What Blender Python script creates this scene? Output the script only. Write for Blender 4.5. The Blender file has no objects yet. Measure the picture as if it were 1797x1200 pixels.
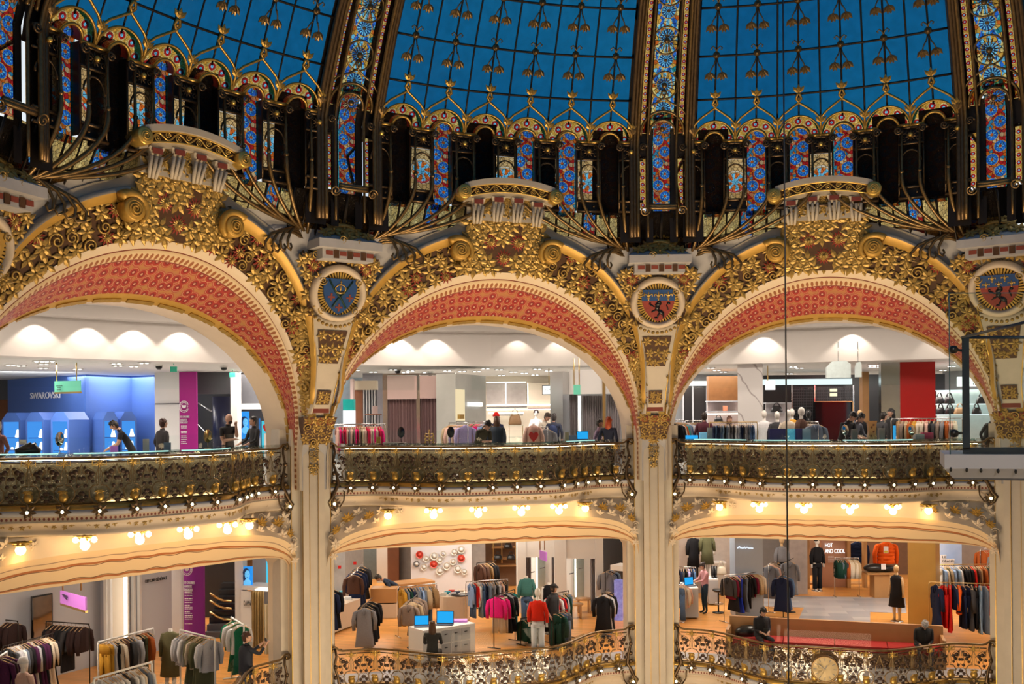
import bpy, math, random
import numpy as np
from mathutils import Vector, Matrix
random.seed(7)
S = bpy.context.scene
COL = S.collection
PI = math.pi
# ---------------------------------------------------------------- camera, exposure, world, large lights
FPX, HOR, ROLL = 1800.0, 734.97, 0.00806
cam = bpy.data.cameras.new('camera'); cam.sensor_width = 36; cam.lens = 36*FPX/1797
cam.shift_y = (HOR-600)/1797; cam.clip_start = 0.1; cam.clip_end = 300
camo = bpy.data.objects.new('camera', cam); COL.objects.link(camo)
camo.rotation_euler = (PI/2, ROLL, 0); S.camera = camo
S.view_settings.view_transform = 'Standard'; S.view_settings.look = 'None'
S.view_settings.gamma = 1; S.view_settings.exposure = 0.0; S.view_settings.use_curve_mapping = False
S.cycles.use_denoising = True
S.cycles.max_bounces = 7; S.cycles.diffuse_bounces = 2; S.cycles.glossy_bounces = 2
S.cycles.transmission_bounces = 3; S.cycles.transparent_max_bounces = 12
S.cycles.caustics_reflective = False; S.cycles.caustics_refractive = False
S.cycles.sample_clamp_indirect = 3.0
S.cycles.use_adaptive_sampling = True; S.cycles.adaptive_threshold = 0.03

w = bpy.data.worlds.new('daylight'); S.world = w; w.use_nodes = True
nt = w.node_tree; nt.nodes.clear()
o_ = nt.nodes.new('ShaderNodeOutputWorld'); b_ = nt.nodes.new('ShaderNodeBackground')
tc = nt.nodes.new('ShaderNodeTexCoord'); nz = nt.nodes.new('ShaderNodeTexNoise'); rp = nt.nodes.new('ShaderNodeValToRGB')
nz.inputs['Scale'].default_value = 3.2; nz.inputs['Detail'].default_value = 2
rp.color_ramp.elements[0].position = .35; rp.color_ramp.elements[0].color = (.62, .74, .86, 1)
rp.color_ramp.elements[1].position = .72; rp.color_ramp.elements[1].color = (1.0, 1.0, .98, 1)
nt.links.new(tc.outputs['Generated'], nz.inputs['Vector']); nt.links.new(nz.outputs['Fac'], rp.inputs[0])
nt.links.new(rp.outputs[0], b_.inputs[0]); b_.inputs[1].default_value = 1.0
nt.links.new(b_.outputs[0], o_.inputs[0])

# plan of the rotunda: camera at the origin on the same floor, y = depth
UF, LF = -1.6, -6.5                       # upper and lower sales floors
CEN = np.array([3.3, 12.5])
COLS = [np.array(c) for c in ((-9.918, 16.934), (-4.637, 23.865), (3.646, 26.482), (11.766, 23.970))]
R0 = 13.9
def rotp(p, a):
    c, s = math.cos(a), math.sin(a); return np.array([c*p[0]-s*p[1], s*p[0]+c*p[1]])
ccen = np.array([3.044, 12.61])
COLS_M1 = ccen + rotp(COLS[0]-ccen, math.radians(36))
COLS_4 = ccen + rotp(COLS[3]-ccen, -math.radians(36))
class Bay:
    def __init__(s, a, b):
        s.a, s.b = a, b; d = b-a; L = np.linalg.norm(d); s.hw = L/2
        s.t = d/L; s.n = np.array([s.t[1], -s.t[0]]); s.o = (a+b)/2
    def P(s, u, d, z):
        q = s.o+s.t*u+s.n*d; return np.array([q[0], q[1], z])
    def D(s, u, d, z): q = s.t*u+s.n*d; return np.array([q[0], q[1], z])
BAYS = [Bay(COLS[0], COLS[1]), Bay(COLS[1], COLS[2]), Bay(COLS[2], COLS[3])]
def light(name, kind, loc, energy, color, size=1.0, size_y=None, target=None, spot=None, blend=.5):
    L = bpy.data.lights.new(name, kind); L.energy = energy; L.color = color
    if kind == 'AREA':
        L.size = size
        if size_y: L.shape = 'RECTANGLE'; L.size_y = size_y
    else: L.shadow_soft_size = size
    if kind == 'SPOT': L.spot_size = math.radians(spot or 60); L.spot_blend = blend
    o = bpy.data.objects.new(name, L); COL.objects.link(o); o.location = loc
    if target is not None:
        o.rotation_euler = (Vector(target)-Vector(loc)).to_track_quat('-Z', 'Y').to_euler()
    return o
WARM = (1.0, .62, .26); WARMW = (1.0, .80, .58); WHITE = (1.0, .93, .84); COOL = (.86, .94, 1.0)
# projectors in the well that wash the arches, one pair per bay, and added fill lights
for i, B in enumerate(BAYS):
    for u in (-2.4, 2.4):
        p = B.P(u*.8, 5.5, -3.2); tg = B.P(u, .9, 2.9)
        light('arch_projector', 'SPOT', p, 400, (1.0, .72, .42), .35, target=tg, spot=70, blend=.9)
    light('gallery_projector', 'SPOT', B.P(0, 6.5, -2.0), 800, (1.0, .72, .40), .3, target=B.P(0, 1.5, 7.4), spot=75, blend=.8)
    p = B.P(0, 6.0, -7.5); light('well_glow', 'AREA', p, 330, (1.0, .76, .50), 3.0, target=B.P(0, 0, -2.0))  # unseen warm fill added in the well to lighten the balustrades
light('walkway_fill_light', 'AREA', (3.5, .5, 2.6), 150, (1, .88, .76), 2.5, target=(8, 8, -.5))  # added fill that brightens the walkway, not a lamp of the gallery

# ---------------------------------------------------------------- helpers
def unproj(x, y):
    dx, dy = x-898.5, y-600; c, s = math.cos(ROLL), math.sin(ROLL)
    X = dx*c-dy*s; Y = dx*s+dy*c            # inverse of the small roll
    return X/FPX, (HOR-600-Y)/FPX           # slopes: x per depth, z per depth
def at(x, y, Y):
    a, b = unproj(x, y); return np.array([a*Y, Y, b*Y])
def onz(x, y, z):
    a, b = unproj(x, y); Y = z/b; return np.array([a*Y, Y, z])
def nrm(v):
    v = np.asarray(v, float); return v/(np.linalg.norm(v)+1e-12)
def frame(n, up=(0, 0, 1)):
    z = nrm(n); x = np.cross(up, z)
    if np.linalg.norm(x) < 1e-4: x = np.cross((0, 1, 0), z)
    x = nrm(x); y = np.cross(z, x); return np.stack([x, y, z], 1)
def rot2(a): c, s = math.cos(a), math.sin(a); return np.array([[c, -s, 0], [s, c, 0], [0, 0, 1.]])
class MB:
    def __init__(s): s.V = []; s.F = []; s.M = []; s.UV = []; s.n = 0; s.sm = []
    def add(s, V, F, m=0, uv=None, smooth=True):
        V = np.asarray(V, float); k = s.n
        s.V.append(V); s.n += len(V)
        for q, f in enumerate(F):
            s.F.append([k+i for i in f]); s.M.append(m); s.sm.append(smooth)
            s.UV.append(None if uv is None else [uv[i] for i in f])
        return s
    def tmpl(s, T, pos, R=None, sc=1.0, m=0, smooth=True):
        V = np.asarray(T[0])*sc
        if R is not None: V = V@np.asarray(R).T
        return s.add(V+np.asarray(pos), T[1], m, None, smooth)
    def box(s, c, d, R=None, m=0, bev=0):
        x, y, z = [q/2 for q in d]
        V = np.array([(a, b, e) for a in (-x, x) for b in (-y, y) for e in (-z, z)])
        if R is not None: V = V@np.asarray(R).T
        return s.add(V+np.asarray(c), [(0, 1, 3, 2), (4, 6, 7, 5), (0, 4, 5, 1), (2, 3, 7, 6), (0, 2, 6, 4), (1, 5, 7, 3)], m, None, False)
    def hexa(s, P, m=0):   # eight corners: bottom 4 then top 4
        return s.add(P, [(3, 2, 1, 0), (4, 5, 6, 7), (0, 1, 5, 4), (1, 2, 6, 5), (2, 3, 7, 6), (3, 0, 4, 7)], m, None, False)
    def grid(s, fn, nu, nv, m=0, smooth=True, flip=False, us=None, vs=None):
        us = np.linspace(0, 1, nu+1) if us is None else us; vs = np.linspace(0, 1, nv+1) if vs is None else vs
        V = []; uv = []
        for a in us:
            for b in vs: V.append(fn(a, b)); uv.append((a, b))
        q = len(vs); F = []
        for i in range(len(us)-1):
            for j in range(q-1):
                f = (i*q+j, (i+1)*q+j, (i+1)*q+j+1, i*q+j+1); F.append(f[::-1] if flip else f)
        return s.add(V, F, m, uv, smooth)
    def tube(s, pts, r, n=6, m=0, closed=False, cap=True, flat=None):
        P = np.asarray(pts, float); k = len(P)
        if k < 2: return s
        T = np.gradient(P, axis=0) if not closed else (np.roll(P, -1, 0)-np.roll(P, 1, 0))
        T = T/(np.linalg.norm(T, axis=1)[:, None]+1e-12)
        up = np.array([0, 0, 1.]) if abs(T[0][2]) < .95 else np.array([0, 1., 0])
        N = up-T[0]*(up@T[0]); N /= np.linalg.norm(N); V = []
        rs = np.full(k, r) if np.isscalar(r) else np.asarray(r)
        fx, fy = flat if flat else (1, 1)
        for i in range(k):
            N = N-T[i]*(N@T[i]); N /= np.linalg.norm(N)+1e-12; Bn = np.cross(T[i], N)
            for j in range(n):
                a = 2*PI*j/n; V.append(P[i]+rs[i]*(fx*math.cos(a)*N+fy*math.sin(a)*Bn))
        F = []
        for i in range(k if closed else k-1):
            i2 = (i+1) % k
            for j in range(n): F.append((i*n+j, i*n+(j+1) % n, i2*n+(j+1) % n, i2*n+j))
        if cap and not closed: F.append(tuple(range(n))[::-1]); F.append(tuple((k-1)*n+j for j in range(n)))
        return s.add(V, F, m)
    def ball(s, c, r, n=8, m=0, sc=(1, 1, 1), R=None):
        T = sphere_t(n); V = T[0]*np.array(sc)*r
        if R is not None: V = V@np.asarray(R).T
        return s.add(V+np.asarray(c), T[1], m)
    def lathe(s, prof, c=(0, 0, 0), n=12, m=0, R=None, cap=True):
        V = []; F = []; k = len(prof)
        for j in range(n):
            a = 2*PI*j/n
            for r, z in prof: V.append((r*math.cos(a), r*math.sin(a), z))
        for j in range(n):
            j2 = (j+1) % n
            for i in range(k-1): F.append((j*k+i, j2*k+i, j2*k+i+1, j*k+i+1))
        if cap and prof[0][0] > 1e-5: F.append(tuple(j*k for j in range(n))[::-1])
        if cap and prof[-1][0] > 1e-5: F.append(tuple(j*k+k-1 for j in range(n)))
        V = np.array(V)
        if R is not None: V = V@np.asarray(R).T
        return s.add(V+np.asarray(c), F, m)
    def prism(s, poly, fn, h, m=0, mside=None):   # poly 2d -> fn(x, y, depth)
        k = len(poly); V = [fn(x, y, h) for x, y in poly]+[fn(x, y, 0) for x, y in poly]
        s.add(V, [tuple(range(k))], m, None, False)
        s.add(V, [tuple(range(2*k-1, k-1, -1))]+[(i, i+k, (i+1) % k+k, (i+1) % k) for i in range(k)], m if mside is None else mside, None, False)
        return s
    def build(s, name, mats, parent=None, local=False, **props):
        me = bpy.data.meshes.new(name)
        if not s.V: V = np.zeros((0, 3))
        else: V = np.concatenate(s.V)
        if parent is not None and not local:
            Mi = np.array(world_of(parent).inverted()); V = V@Mi[:3, :3].T+Mi[:3, 3]
        me.from_pydata(V.tolist(), [], s.F)
        mats = mats if isinstance(mats, (list, tuple)) else [mats]
        for q in mats: me.materials.append(q)
        me.polygons.foreach_set('material_index', s.M); me.polygons.foreach_set('use_smooth', s.sm)
        if any(q is not None for q in s.UV):
            L = me.uv_layers.new(name='map'); d = []
            for f, q in zip(s.F, s.UV): d += [0.0]*(2*len(f)) if q is None else [x for p in q for x in p]
            L.data.foreach_set('uv', d)
        me.update()
        o = bpy.data.objects.new(name, me); COL.objects.link(o)
        if parent is not None: o.parent = parent
        for k_, v_ in props.items(): o[k_] = v_
        return o
_wm = {}
def world_of(o):
    M = o.matrix_basis.copy(); 
    while o.parent: o = o.parent; M = o.matrix_basis @ M
    return M
_sph = {}
def sphere_t(n):
    if n in _sph: return _sph[n]
    V = [(0, 0, 1.)]; m = max(3, n//2)
    for i in range(1, m):
        t = PI*i/m
        for j in range(n): V.append((math.sin(t)*math.cos(2*PI*j/n), math.sin(t)*math.sin(2*PI*j/n), math.cos(t)))
    V.append((0, 0, -1.)); F = []
    for j in range(n): F.append((0, 1+j, 1+(j+1) % n))
    for i in range(m-2):
        for j in range(n): a = 1+i*n; F.append((a+j, a+n+j, a+n+(j+1) % n, a+(j+1) % n))
    a = 1+(m-2)*n
    for j in range(n): F.append((a+j, len(V)-1, a+(j+1) % n))
    _sph[n] = (np.array(V), F); return _sph[n]
def empty(name, loc=(0, 0, 0), rz=0.0, label=None, cat=None, group=None, kind=None):
    o = bpy.data.objects.new(name, None); COL.objects.link(o); o.location = tuple(loc); o.rotation_euler = (0, 0, rz)
    o.empty_display_size = .1; tag(o, label, cat, group, kind); return o
def tag(o, label=None, cat=None, group=None, kind=None):
    if label: o['label'] = label
    if cat: o['category'] = cat
    if group: o['group'] = group
    if kind: o['kind'] = kind
    return o
def copy_tree(o, parent=None):
    c = o.copy(); COL.objects.link(c)
    if parent is not None: c.parent = parent
    for ch in list(o.children): copy_tree(ch, c)
    return c
ORD = ['first', 'second', 'third', 'fourth', 'fifth', 'sixth', 'seventh', 'eighth', 'ninth', 'tenth', 'eleventh', 'twelfth', 'thirteenth',
       'fourteenth', 'fifteenth', 'sixteenth', 'seventeenth', 'eighteenth', 'nineteenth', 'twentieth', 'twenty-first', 'twenty-second', 'twenty-third',
       'twenty-fourth', 'twenty-fifth', 'twenty-sixth', 'twenty-seventh', 'twenty-eighth', 'twenty-ninth', 'thirtieth']
def ordn(k, n):    # 'third' counted from the left; names the ends
    return 'leftmost' if k == 0 else 'rightmost' if k == n-1 else ORD[k]+' from left'
BN = ['left', 'middle', 'right']

# ---------------------------------------------------------------- materials
def newmat(name):
    m = bpy.data.materials.new(name); m.use_nodes = True; nt = m.node_tree; nt.nodes.clear()
    out = nt.nodes.new('ShaderNodeOutputMaterial'); return m, nt, out
def N(nt, typ, **kw):
    n = nt.nodes.new(typ)
    for k, v in kw.items():
        if k in n.inputs: n.inputs[k].default_value = v
        else: setattr(n, k, v)
    return n
def pm(name, col, rough=.5, metal=0.0, var=.15, scale=6.0, bump=0.0, col2=None, emit=None, es=0.0, coords='Object', spec=.5, objcol=False):
    m, nt, out = newmat(name); b = N(nt, 'ShaderNodeBsdfPrincipled'); nt.links.new(b.outputs[0], out.inputs[0])
    b.inputs['Roughness'].default_value = rough; b.inputs['Metallic'].default_value = metal; b.inputs['Specular IOR Level'].default_value = spec
    c = N(nt, 'ShaderNodeTexCoord'); n = N(nt, 'ShaderNodeTexNoise', Scale=scale, Detail=3.0)
    nt.links.new(c.outputs[coords], n.inputs['Vector'])
    mx = N(nt, 'ShaderNodeMix', data_type='RGBA'); c2 = col2 or tuple(x*(1-var*2) for x in col)
    mx.inputs[6].default_value = (*col, 1); mx.inputs[7].default_value = (*c2, 1); nt.links.new(n.outputs[0], mx.inputs[0])
    src = mx.outputs[2]
    if objcol:
        oi = N(nt, 'ShaderNodeObjectInfo'); mm = N(nt, 'ShaderNodeMix', data_type='RGBA', blend_type='MULTIPLY'); mm.inputs[0].default_value = 1
        nt.links.new(src, mm.inputs[6]); nt.links.new(oi.outputs['Color'], mm.inputs[7]); src = mm.outputs[2]
    nt.links.new(src, b.inputs['Base Color'])
    if bump:
        bp = N(nt, 'ShaderNodeBump', Strength=bump, Distance=.02); nt.links.new(n.outputs[0], bp.inputs['Height']); nt.links.new(bp.outputs[0], b.inputs['Normal'])
    if emit: b.inputs['Emission Color'].default_value = (*emit, 1); b.inputs['Emission Strength'].default_value = es
    return m
def em(name, col, s):
    m, nt, out = newmat(name); e = N(nt, 'ShaderNodeEmission'); e.inputs[0].default_value = (*col, 1); e.inputs[1].default_value = s
    nt.links.new(e.outputs[0], out.inputs[0]); return m
def glassm(name, tint, gl=.12, rough=.02, noise=0.0, fres=True, bump=0.0, base=0.0):
    m, nt, out = newmat(name); t = N(nt, 'ShaderNodeBsdfTransparent'); g = N(nt, 'ShaderNodeBsdfGlossy', Roughness=rough)
    t.inputs[0].default_value = (*tint, 1); mx = N(nt, 'ShaderNodeMixShader')
    lw = N(nt, 'ShaderNodeLayerWeight', Blend=.25); ma = N(nt, 'ShaderNodeMath', operation='MULTIPLY_ADD'); ma.inputs[1].default_value = gl*3; ma.inputs[2].default_value = base
    nt.links.new(lw.outputs['Fresnel'], ma.inputs[0]); nt.links.new(ma.outputs[0], mx.inputs[0])
    nt.links.new(t.outputs[0], mx.inputs[1]); nt.links.new(g.outputs[0], mx.inputs[2]); nt.links.new(mx.outputs[0], out.inputs[0])
    if noise or bump:
        c = N(nt, 'ShaderNodeTexCoord'); n = N(nt, 'ShaderNodeTexNoise', Scale=5.0, Detail=2.0); nt.links.new(c.outputs['Object'], n.inputs['Vector'])
        if noise:
            r = N(nt, 'ShaderNodeMix', data_type='RGBA'); r.inputs[6].default_value = (*tint, 1); r.inputs[7].default_value = (*[x*(1-noise) for x in tint], 1)
            nt.links.new(n.outputs[0], r.inputs[0]); nt.links.new(r.outputs[2], t.inputs[0])
        if bump:
            bp = N(nt, 'ShaderNodeBump', Strength=bump, Distance=.05); nt.links.new(n.outputs[0], bp.inputs['Height']); nt.links.new(bp.outputs[0], g.inputs['Normal'])
    return m
M = {}
M['ivory'] = pm('ivory_plaster', (.60, .52, .41), .55, var=.12, scale=3, bump=.15)
M['ivory2'] = pm('painted_ivory', (.74, .60, .44), .5, var=.08, scale=2)
M['peach'] = pm('peach_soffit', (.80, .58, .36), .55, var=.06, scale=2)
M['stone'] = pm('grey_stone', (.52, .50, .50), .6, var=.15, scale=4)
M['gold'] = pm('gilding', (.60, .37, .09), .38, .75, var=.25, scale=9, bump=.3)
M['goldl'] = pm('bright_gilding', (.80, .52, .13), .32, .7, var=.15, scale=9)
M['ochre'] = pm('ochre_paint', (.62, .36, .07), .45, .35, var=.15, scale=5)
M['leafg'] = pm('gilded_relief', (.62, .40, .11), .42, .5, var=.3, scale=14, bump=.2)
M['ground'] = pm('relief_ground', (.11, .045, .014), .7, var=.3, scale=10)
M['redp'] = pm('red_petals', (.42, .05, .03), .55, var=.3, scale=20)
M['redb'] = pm('red_brown_paint', (.25, .05, .03), .6, var=.1)
M['bronze'] = pm('dark_bronze', (.17, .11, .06), .38, .8, var=.3, scale=12)
M['bronzeg'] = pm('gilded_bronze', (.30, .19, .08), .35, .8, var=.35, scale=12)
M['iron'] = pm('black_iron', (.03, .022, .018), .45, .6, var=.2)
M['white'] = pm('white_paint', (.80, .79, .77), .5, var=.04, scale=2)
M['ceil'] = pm('white_ceiling', (.80, .76, .72), .6, var=.03, scale=2)
M['black'] = pm('black_lacquer', (.012, .012, .014), .3, var=.2)
M['grey'] = pm('grey_laminate', (.42, .44, .47), .45, var=.06, scale=2)
M['dgrey'] = pm('dark_grey', (.09, .09, .10), .45, var=.1)
M['chrome'] = pm('chrome', (.62, .62, .62), .18, 1.0, var=.05)
M['brass'] = pm('brass', (.62, .43, .17), .28, .9, var=.1)
M['skin'] = pm('skin', (.62, .36, .25), .5, var=.08)
M['skin2'] = pm('skin_tan', (.42, .23, .15), .5, var=.08)
M['fabric'] = pm('fabric', (1, 1, 1), .85, var=.12, scale=30, bump=.3, objcol=True, spec=.2)
M['wood'] = pm('oak', (.52, .27, .10), .45, var=.12, scale=3)
M['bulb'] = em('lit_globe', (1.0, .80, .44), 5.0)
M['dot'] = em('lit_bulb', (1.0, .93, .55), 7.0)
M['lampw'] = em('lit_downlight', (1.0, .95, .88), 9.0)
M['glass'] = glassm('clear_glass', (.93, .97, .96), .16)
M['glassd'] = glassm('smoked_glass', (.70, .72, .68), .5, .06, bump=.6, base=.10)
M['mirror'] = pm('mirror', (.75, .77, .78), .04, 1.0, var=0)
# ---------------------------------------------------------------- patterned paint (procedural)
def petal_mat():
    m, nt, out = newmat('painted_petals'); b = N(nt, 'ShaderNodeBsdfPrincipled', Roughness=.5); nt.links.new(b.outputs[0], out.inputs[0])
    uv = N(nt, 'ShaderNodeTexCoord'); mp = N(nt, 'ShaderNodeMapping'); mp.inputs['Scale'].default_value = (62, 3.4, 1)
    nt.links.new(uv.outputs['UV'], mp.inputs[0])
    v = N(nt, 'ShaderNodeTexVoronoi', Scale=1.0, Randomness=.45); v.voronoi_dimensions = '2D'; nt.links.new(mp.outputs[0], v.inputs['Vector'])
    r = N(nt, 'ShaderNodeValToRGB'); e = r.color_ramp; e.interpolation = 'CONSTANT'
    for p, c in ((0, (.70, .40, .28)), (.11, (.24, .012, .01)), (.24, (.42, .03, .02)), (.43, (.68, .38, .19)), (.475, (.46, .08, .045)), (.56, (.52, .22, .07))):
        q = e.elements.new(p) if p else e.elements[0]; q.color = (*c, 1)
    while len(e.elements) > 6: e.elements.remove(e.elements[-1])
    nt.links.new(v.outputs['Distance'], r.inputs[0])
    n = N(nt, 'ShaderNodeTexNoise', Scale=9.0); nt.links.new(uv.outputs['UV'], n.inputs['Vector'])
    mx = N(nt, 'ShaderNodeMix', data_type='RGBA', blend_type='MULTIPLY'); mx.inputs[0].default_value = .35
    nt.links.new(r.outputs[0], mx.inputs[6]); nt.links.new(n.outputs['Color'], mx.inputs[7]); nt.links.new(mx.outputs[2], b.inputs['Base Color'])
    return m
M['petal'] = petal_mat()
def wave_mat():   # peach soffit with two wavy painted lines, rust red toward the well
    m, nt, out = newmat('soffit_with_painted_waves'); b = N(nt, 'ShaderNodeBsdfPrincipled', Roughness=.5); nt.links.new(b.outputs[0], out.inputs[0])
    uv = N(nt, 'ShaderNodeTexCoord'); sp = N(nt, 'ShaderNodeSeparateXYZ'); nt.links.new(uv.outputs['UV'], sp.inputs[0])
    def mth(op, a, b_=None, c=None):
        q = N(nt, 'ShaderNodeMath', operation=op)
        for i, x in enumerate((a, b_, c)):
            if x is None: continue
            if isinstance(x, (int, float)): q.inputs[i].default_value = x
            else: nt.links.new(x, q.inputs[i])
        return q.outputs[0]
    x, y = sp.outputs[0], sp.outputs[1]
    wv = mth('MULTIPLY', mth('SINE', mth('MULTIPLY', x, 88.0)), .028)
    cur = (.80, .76, .62); col = None; last = None
    src = N(nt, 'ShaderNodeRGB').outputs[0]; src.node.outputs[0].default_value = (.76, .56, .33, 1)
    side = mth('MULTIPLY', mth('GREATER_THAN', x, .075), mth('LESS_THAN', x, .925))
    ed = mth('SUBTRACT', mth('ABSOLUTE', mth('SUBTRACT', x, .5)), .33); ed = mth('MAXIMUM', ed, 0.0); ed = mth('MULTIPLY', mth('POWER', mth('MULTIPLY', ed, 10.5), 2.0), .10)
    for base, hw, c, wav, e_ in ((.13, .032, (.42, .14, .04), 0.6, 0), (.175, .013, (.16, .07, .03), 1.0, 0), (.62, .032, (.42, .14, .04), 0.6, 1), (.565, .013, (.16, .07, .03), 1.0, 1), (.80, .014, (.34, .22, .15), .5, 0)):
        yy = y
        if e_: yy = mth('ADD', y, ed)
        d = mth('ABSOLUTE', mth('SUBTRACT', mth('SUBTRACT', yy, mth('MULTIPLY', wv, wav)), base))
        k = mth('MULTIPLY', mth('LESS_THAN', d, hw), side)
        mx = N(nt, 'ShaderNodeMix', data_type='RGBA'); nt.links.new(k, mx.inputs[0]); nt.links.new(src, mx.inputs[6]); mx.inputs[7].default_value = (*c, 1); src = mx.outputs[2]
    nt.links.new(src, b.inputs['Base Color']); return m
M['wave'] = wave_mat()
def dots_mat(name, base, dot, n, r=.28, y0=.5):
    m, nt, out = newmat(name); b = N(nt, 'ShaderNodeBsdfPrincipled', Roughness=.5); nt.links.new(b.outputs[0], out.inputs[0])
    uv = N(nt, 'ShaderNodeTexCoord'); mp = N(nt, 'ShaderNodeMapping'); mp.inputs['Scale'].default_value = (n, 1, 1); nt.links.new(uv.outputs['UV'], mp.inputs[0])
    sp = N(nt, 'ShaderNodeSeparateXYZ'); nt.links.new(mp.outputs[0], sp.inputs[0])
    fr = N(nt, 'ShaderNodeMath', operation='FRACT'); nt.links.new(sp.outputs[0], fr.inputs[0])
    cb = N(nt, 'ShaderNodeCombineXYZ'); nt.links.new(fr.outputs[0], cb.inputs[0]); nt.links.new(sp.outputs[1], cb.inputs[1])
    d = N(nt, 'ShaderNodeVectorMath', operation='DISTANCE'); d.inputs[1].default_value = (.5, y0, 0); nt.links.new(cb.outputs[0], d.inputs[0])
    k = N(nt, 'ShaderNodeMath', operation='LESS_THAN'); k.inputs[1].default_value = r; nt.links.new(d.outputs['Value'], k.inputs[0])
    mx = N(nt, 'ShaderNodeMix', data_type='RGBA'); nt.links.new(k.outputs[0], mx.inputs[0]); mx.inputs[6].default_value = (*base, 1); mx.inputs[7].default_value = (*dot, 1)
    nt.links.new(mx.outputs[2], b.inputs['Base Color']); return m
M['dots'] = dots_mat('ivory_strip_with_dots', (.60, .47, .34), (.22, .05, .03), 110)
M['bead'] = dots_mat('beaded_moulding', (.66, .49, .29), (.30, .10, .03), 120, .30, .3)

# ---------------------------------------------------------------- geometry of the arch bays
WZ = [-9, -.85, -.2, .5, 1.5, 2.8, 3.8, 5.2]; WD = [0, 0, .20, .56, .93, 1.30, 1.62, 1.75]
def W(z): return float(np.interp(z, WZ, WD))
def DW(u, z): return W(z)-.45*max(0, 1-(u/4.3)**2)*min(1, max(0, (z+.5)/3.0))
def superell(a, b, zs, n, d0, d1, legs=None):
    th = np.linspace(0, PI, 181); c, s = np.cos(th), np.sin(th)
    u = a*np.sign(c)*np.abs(c)**(2/n); q = np.clip(s, 0, 1)**(2/n); z = zs+b*q; d = d0+(d1-d0)*q
    zl = np.linspace(-1.62, zs, 24)[:-1]
    if legs: ul = np.array([legs(x)[0] for x in zl]); dl = np.array([legs(x)[1] for x in zl])
    else: ul = np.full(len(zl), a); dl = np.full(len(zl), d0)
    U = np.concatenate([ul, u, -ul[::-1]]); Z = np.concatenate([zl, z, zl[::-1]]); Dd = np.concatenate([dl, d, dl[::-1]])
    ph = np.arctan2(Z+.5, U); ph = np.where(ph < -1.6, ph+2*PI, ph)
    return ph, U, Dd, Z
def ringfn(*a, **k):
    ph, U, Dd, Z = superell(*a, **k)
    def f(p): return np.array([np.interp(p, ph, U), np.interp(p, ph, Dd), np.interp(p, ph, Z)])
    return f
PH0, PH1 = -.27, PI+.27
def lerpf(f, g, k, dd=0.0): return lambda p: f(p)*(1-k)+g(p)*k+np.array([0, dd, 0])
# templates for relief
def leaf_t(w=.22, h=.12, cup=.5):
    V = [(0, 0, .02), (-w*.8, .3, h*.35), (w*.8, .3, h*.35), (-w, .58, h*.3), (w, .58, h*.3), (0, 1, 0), (0, .3, h*.95), (0, .62, h), (-w*.8, .3, -.1), (w*.8, .3, -.1), (-w, .58, -.1), (w, .58, -.1), (0, 1, -.1)]
    F = [(0, 6, 1), (0, 2, 6), (1, 6, 7, 3), (6, 2, 4, 7), (3, 7, 5), (7, 4, 5), (1, 3, 10, 8), (2, 9, 11, 4), (3, 5, 12, 10), (4, 11, 12, 5)]
    return np.array(V, float), F
LEAF = leaf_t(); LEAFN = leaf_t(.13, .1)
def spiral_pts(r, turns=1.6, k=22, hand=1, lift=.35, phase=0.0):
    out = []
    for i in range(k):
        q = i/(k-1); a = phase+hand*q*turns*2*PI; rr = r*(1-q*.88)
        out.append((rr*math.cos(a), rr*math.sin(a), r*lift*q))
    return np.array(out)
def put_cluster(mb, pos, R, size, n=6, m=0, rnd=random, spread=2*PI, start=None):
    a0 = rnd.uniform(0, PI) if start is None else start
    for i in range(n):
        a = a0+spread*i/n; Rz = rot2(a)
        mb.tmpl(LEAF, pos, R@Rz, size*rnd.uniform(.85, 1.1), m, smooth=False)
    mb.ball(np.asarray(pos)+R@np.array([0, 0, size*.1]), size*.16, 5, m)
def put_spiral(mb, pos, R, r, m=0, hand=1, phase=0.0, th=.17, turns=1.7):
    P = spiral_pts(r, turns, 22, hand, .35, phase)@R.T+pos
    mb.tube(P, np.linspace(r*th, r*th*.7, len(P)), 5, m)
def put_rosette(mb, pos, R, size, mg=0, mr=1, n=12):
    for i in range(n):
        a = 2*PI*i/n
        mb.tmpl(LEAFN, pos, R@rot2(a), size, mr, smooth=False)
        mb.tmpl(LEAFN, np.asarray(pos)+R@np.array([0, 0, size*.12]), R@rot2(a+PI/n), size*.66, mg, smooth=False)
    mb.ball(np.asarray(pos)+R@np.array([0, 0, size*.18]), size*.24, 7, mg)
def spiral_disc(mb, pos, R, r, m=0, hand=1, depth=.12):   # a full volute: drum with a raised spiral
    mb.lathe([(r*.2, -depth), (r, -depth), (r, 0), (r*.9, .02), (.001, .02)], pos, 20, m, R)
    P = spiral_pts(r*.92, 3.2, 60, hand, .25)@R.T+pos
    mb.tube(P, r*.085, 5, m)
def nml(S, a, b, e=1e-3):
    p = S(a, b); du = S(a+e, b)-p; dv = S(a, b+e)-p; n = np.cross(du, dv); return p, nrm(n), nrm(dv)
def sframe(S, a, b, ref):
    p, n, v = nml(S, a, b)
    if n@ref < 0: n = -n
    x = nrm(np.cross(v, n)); return p, np.stack([x, v, n], 1)

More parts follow.
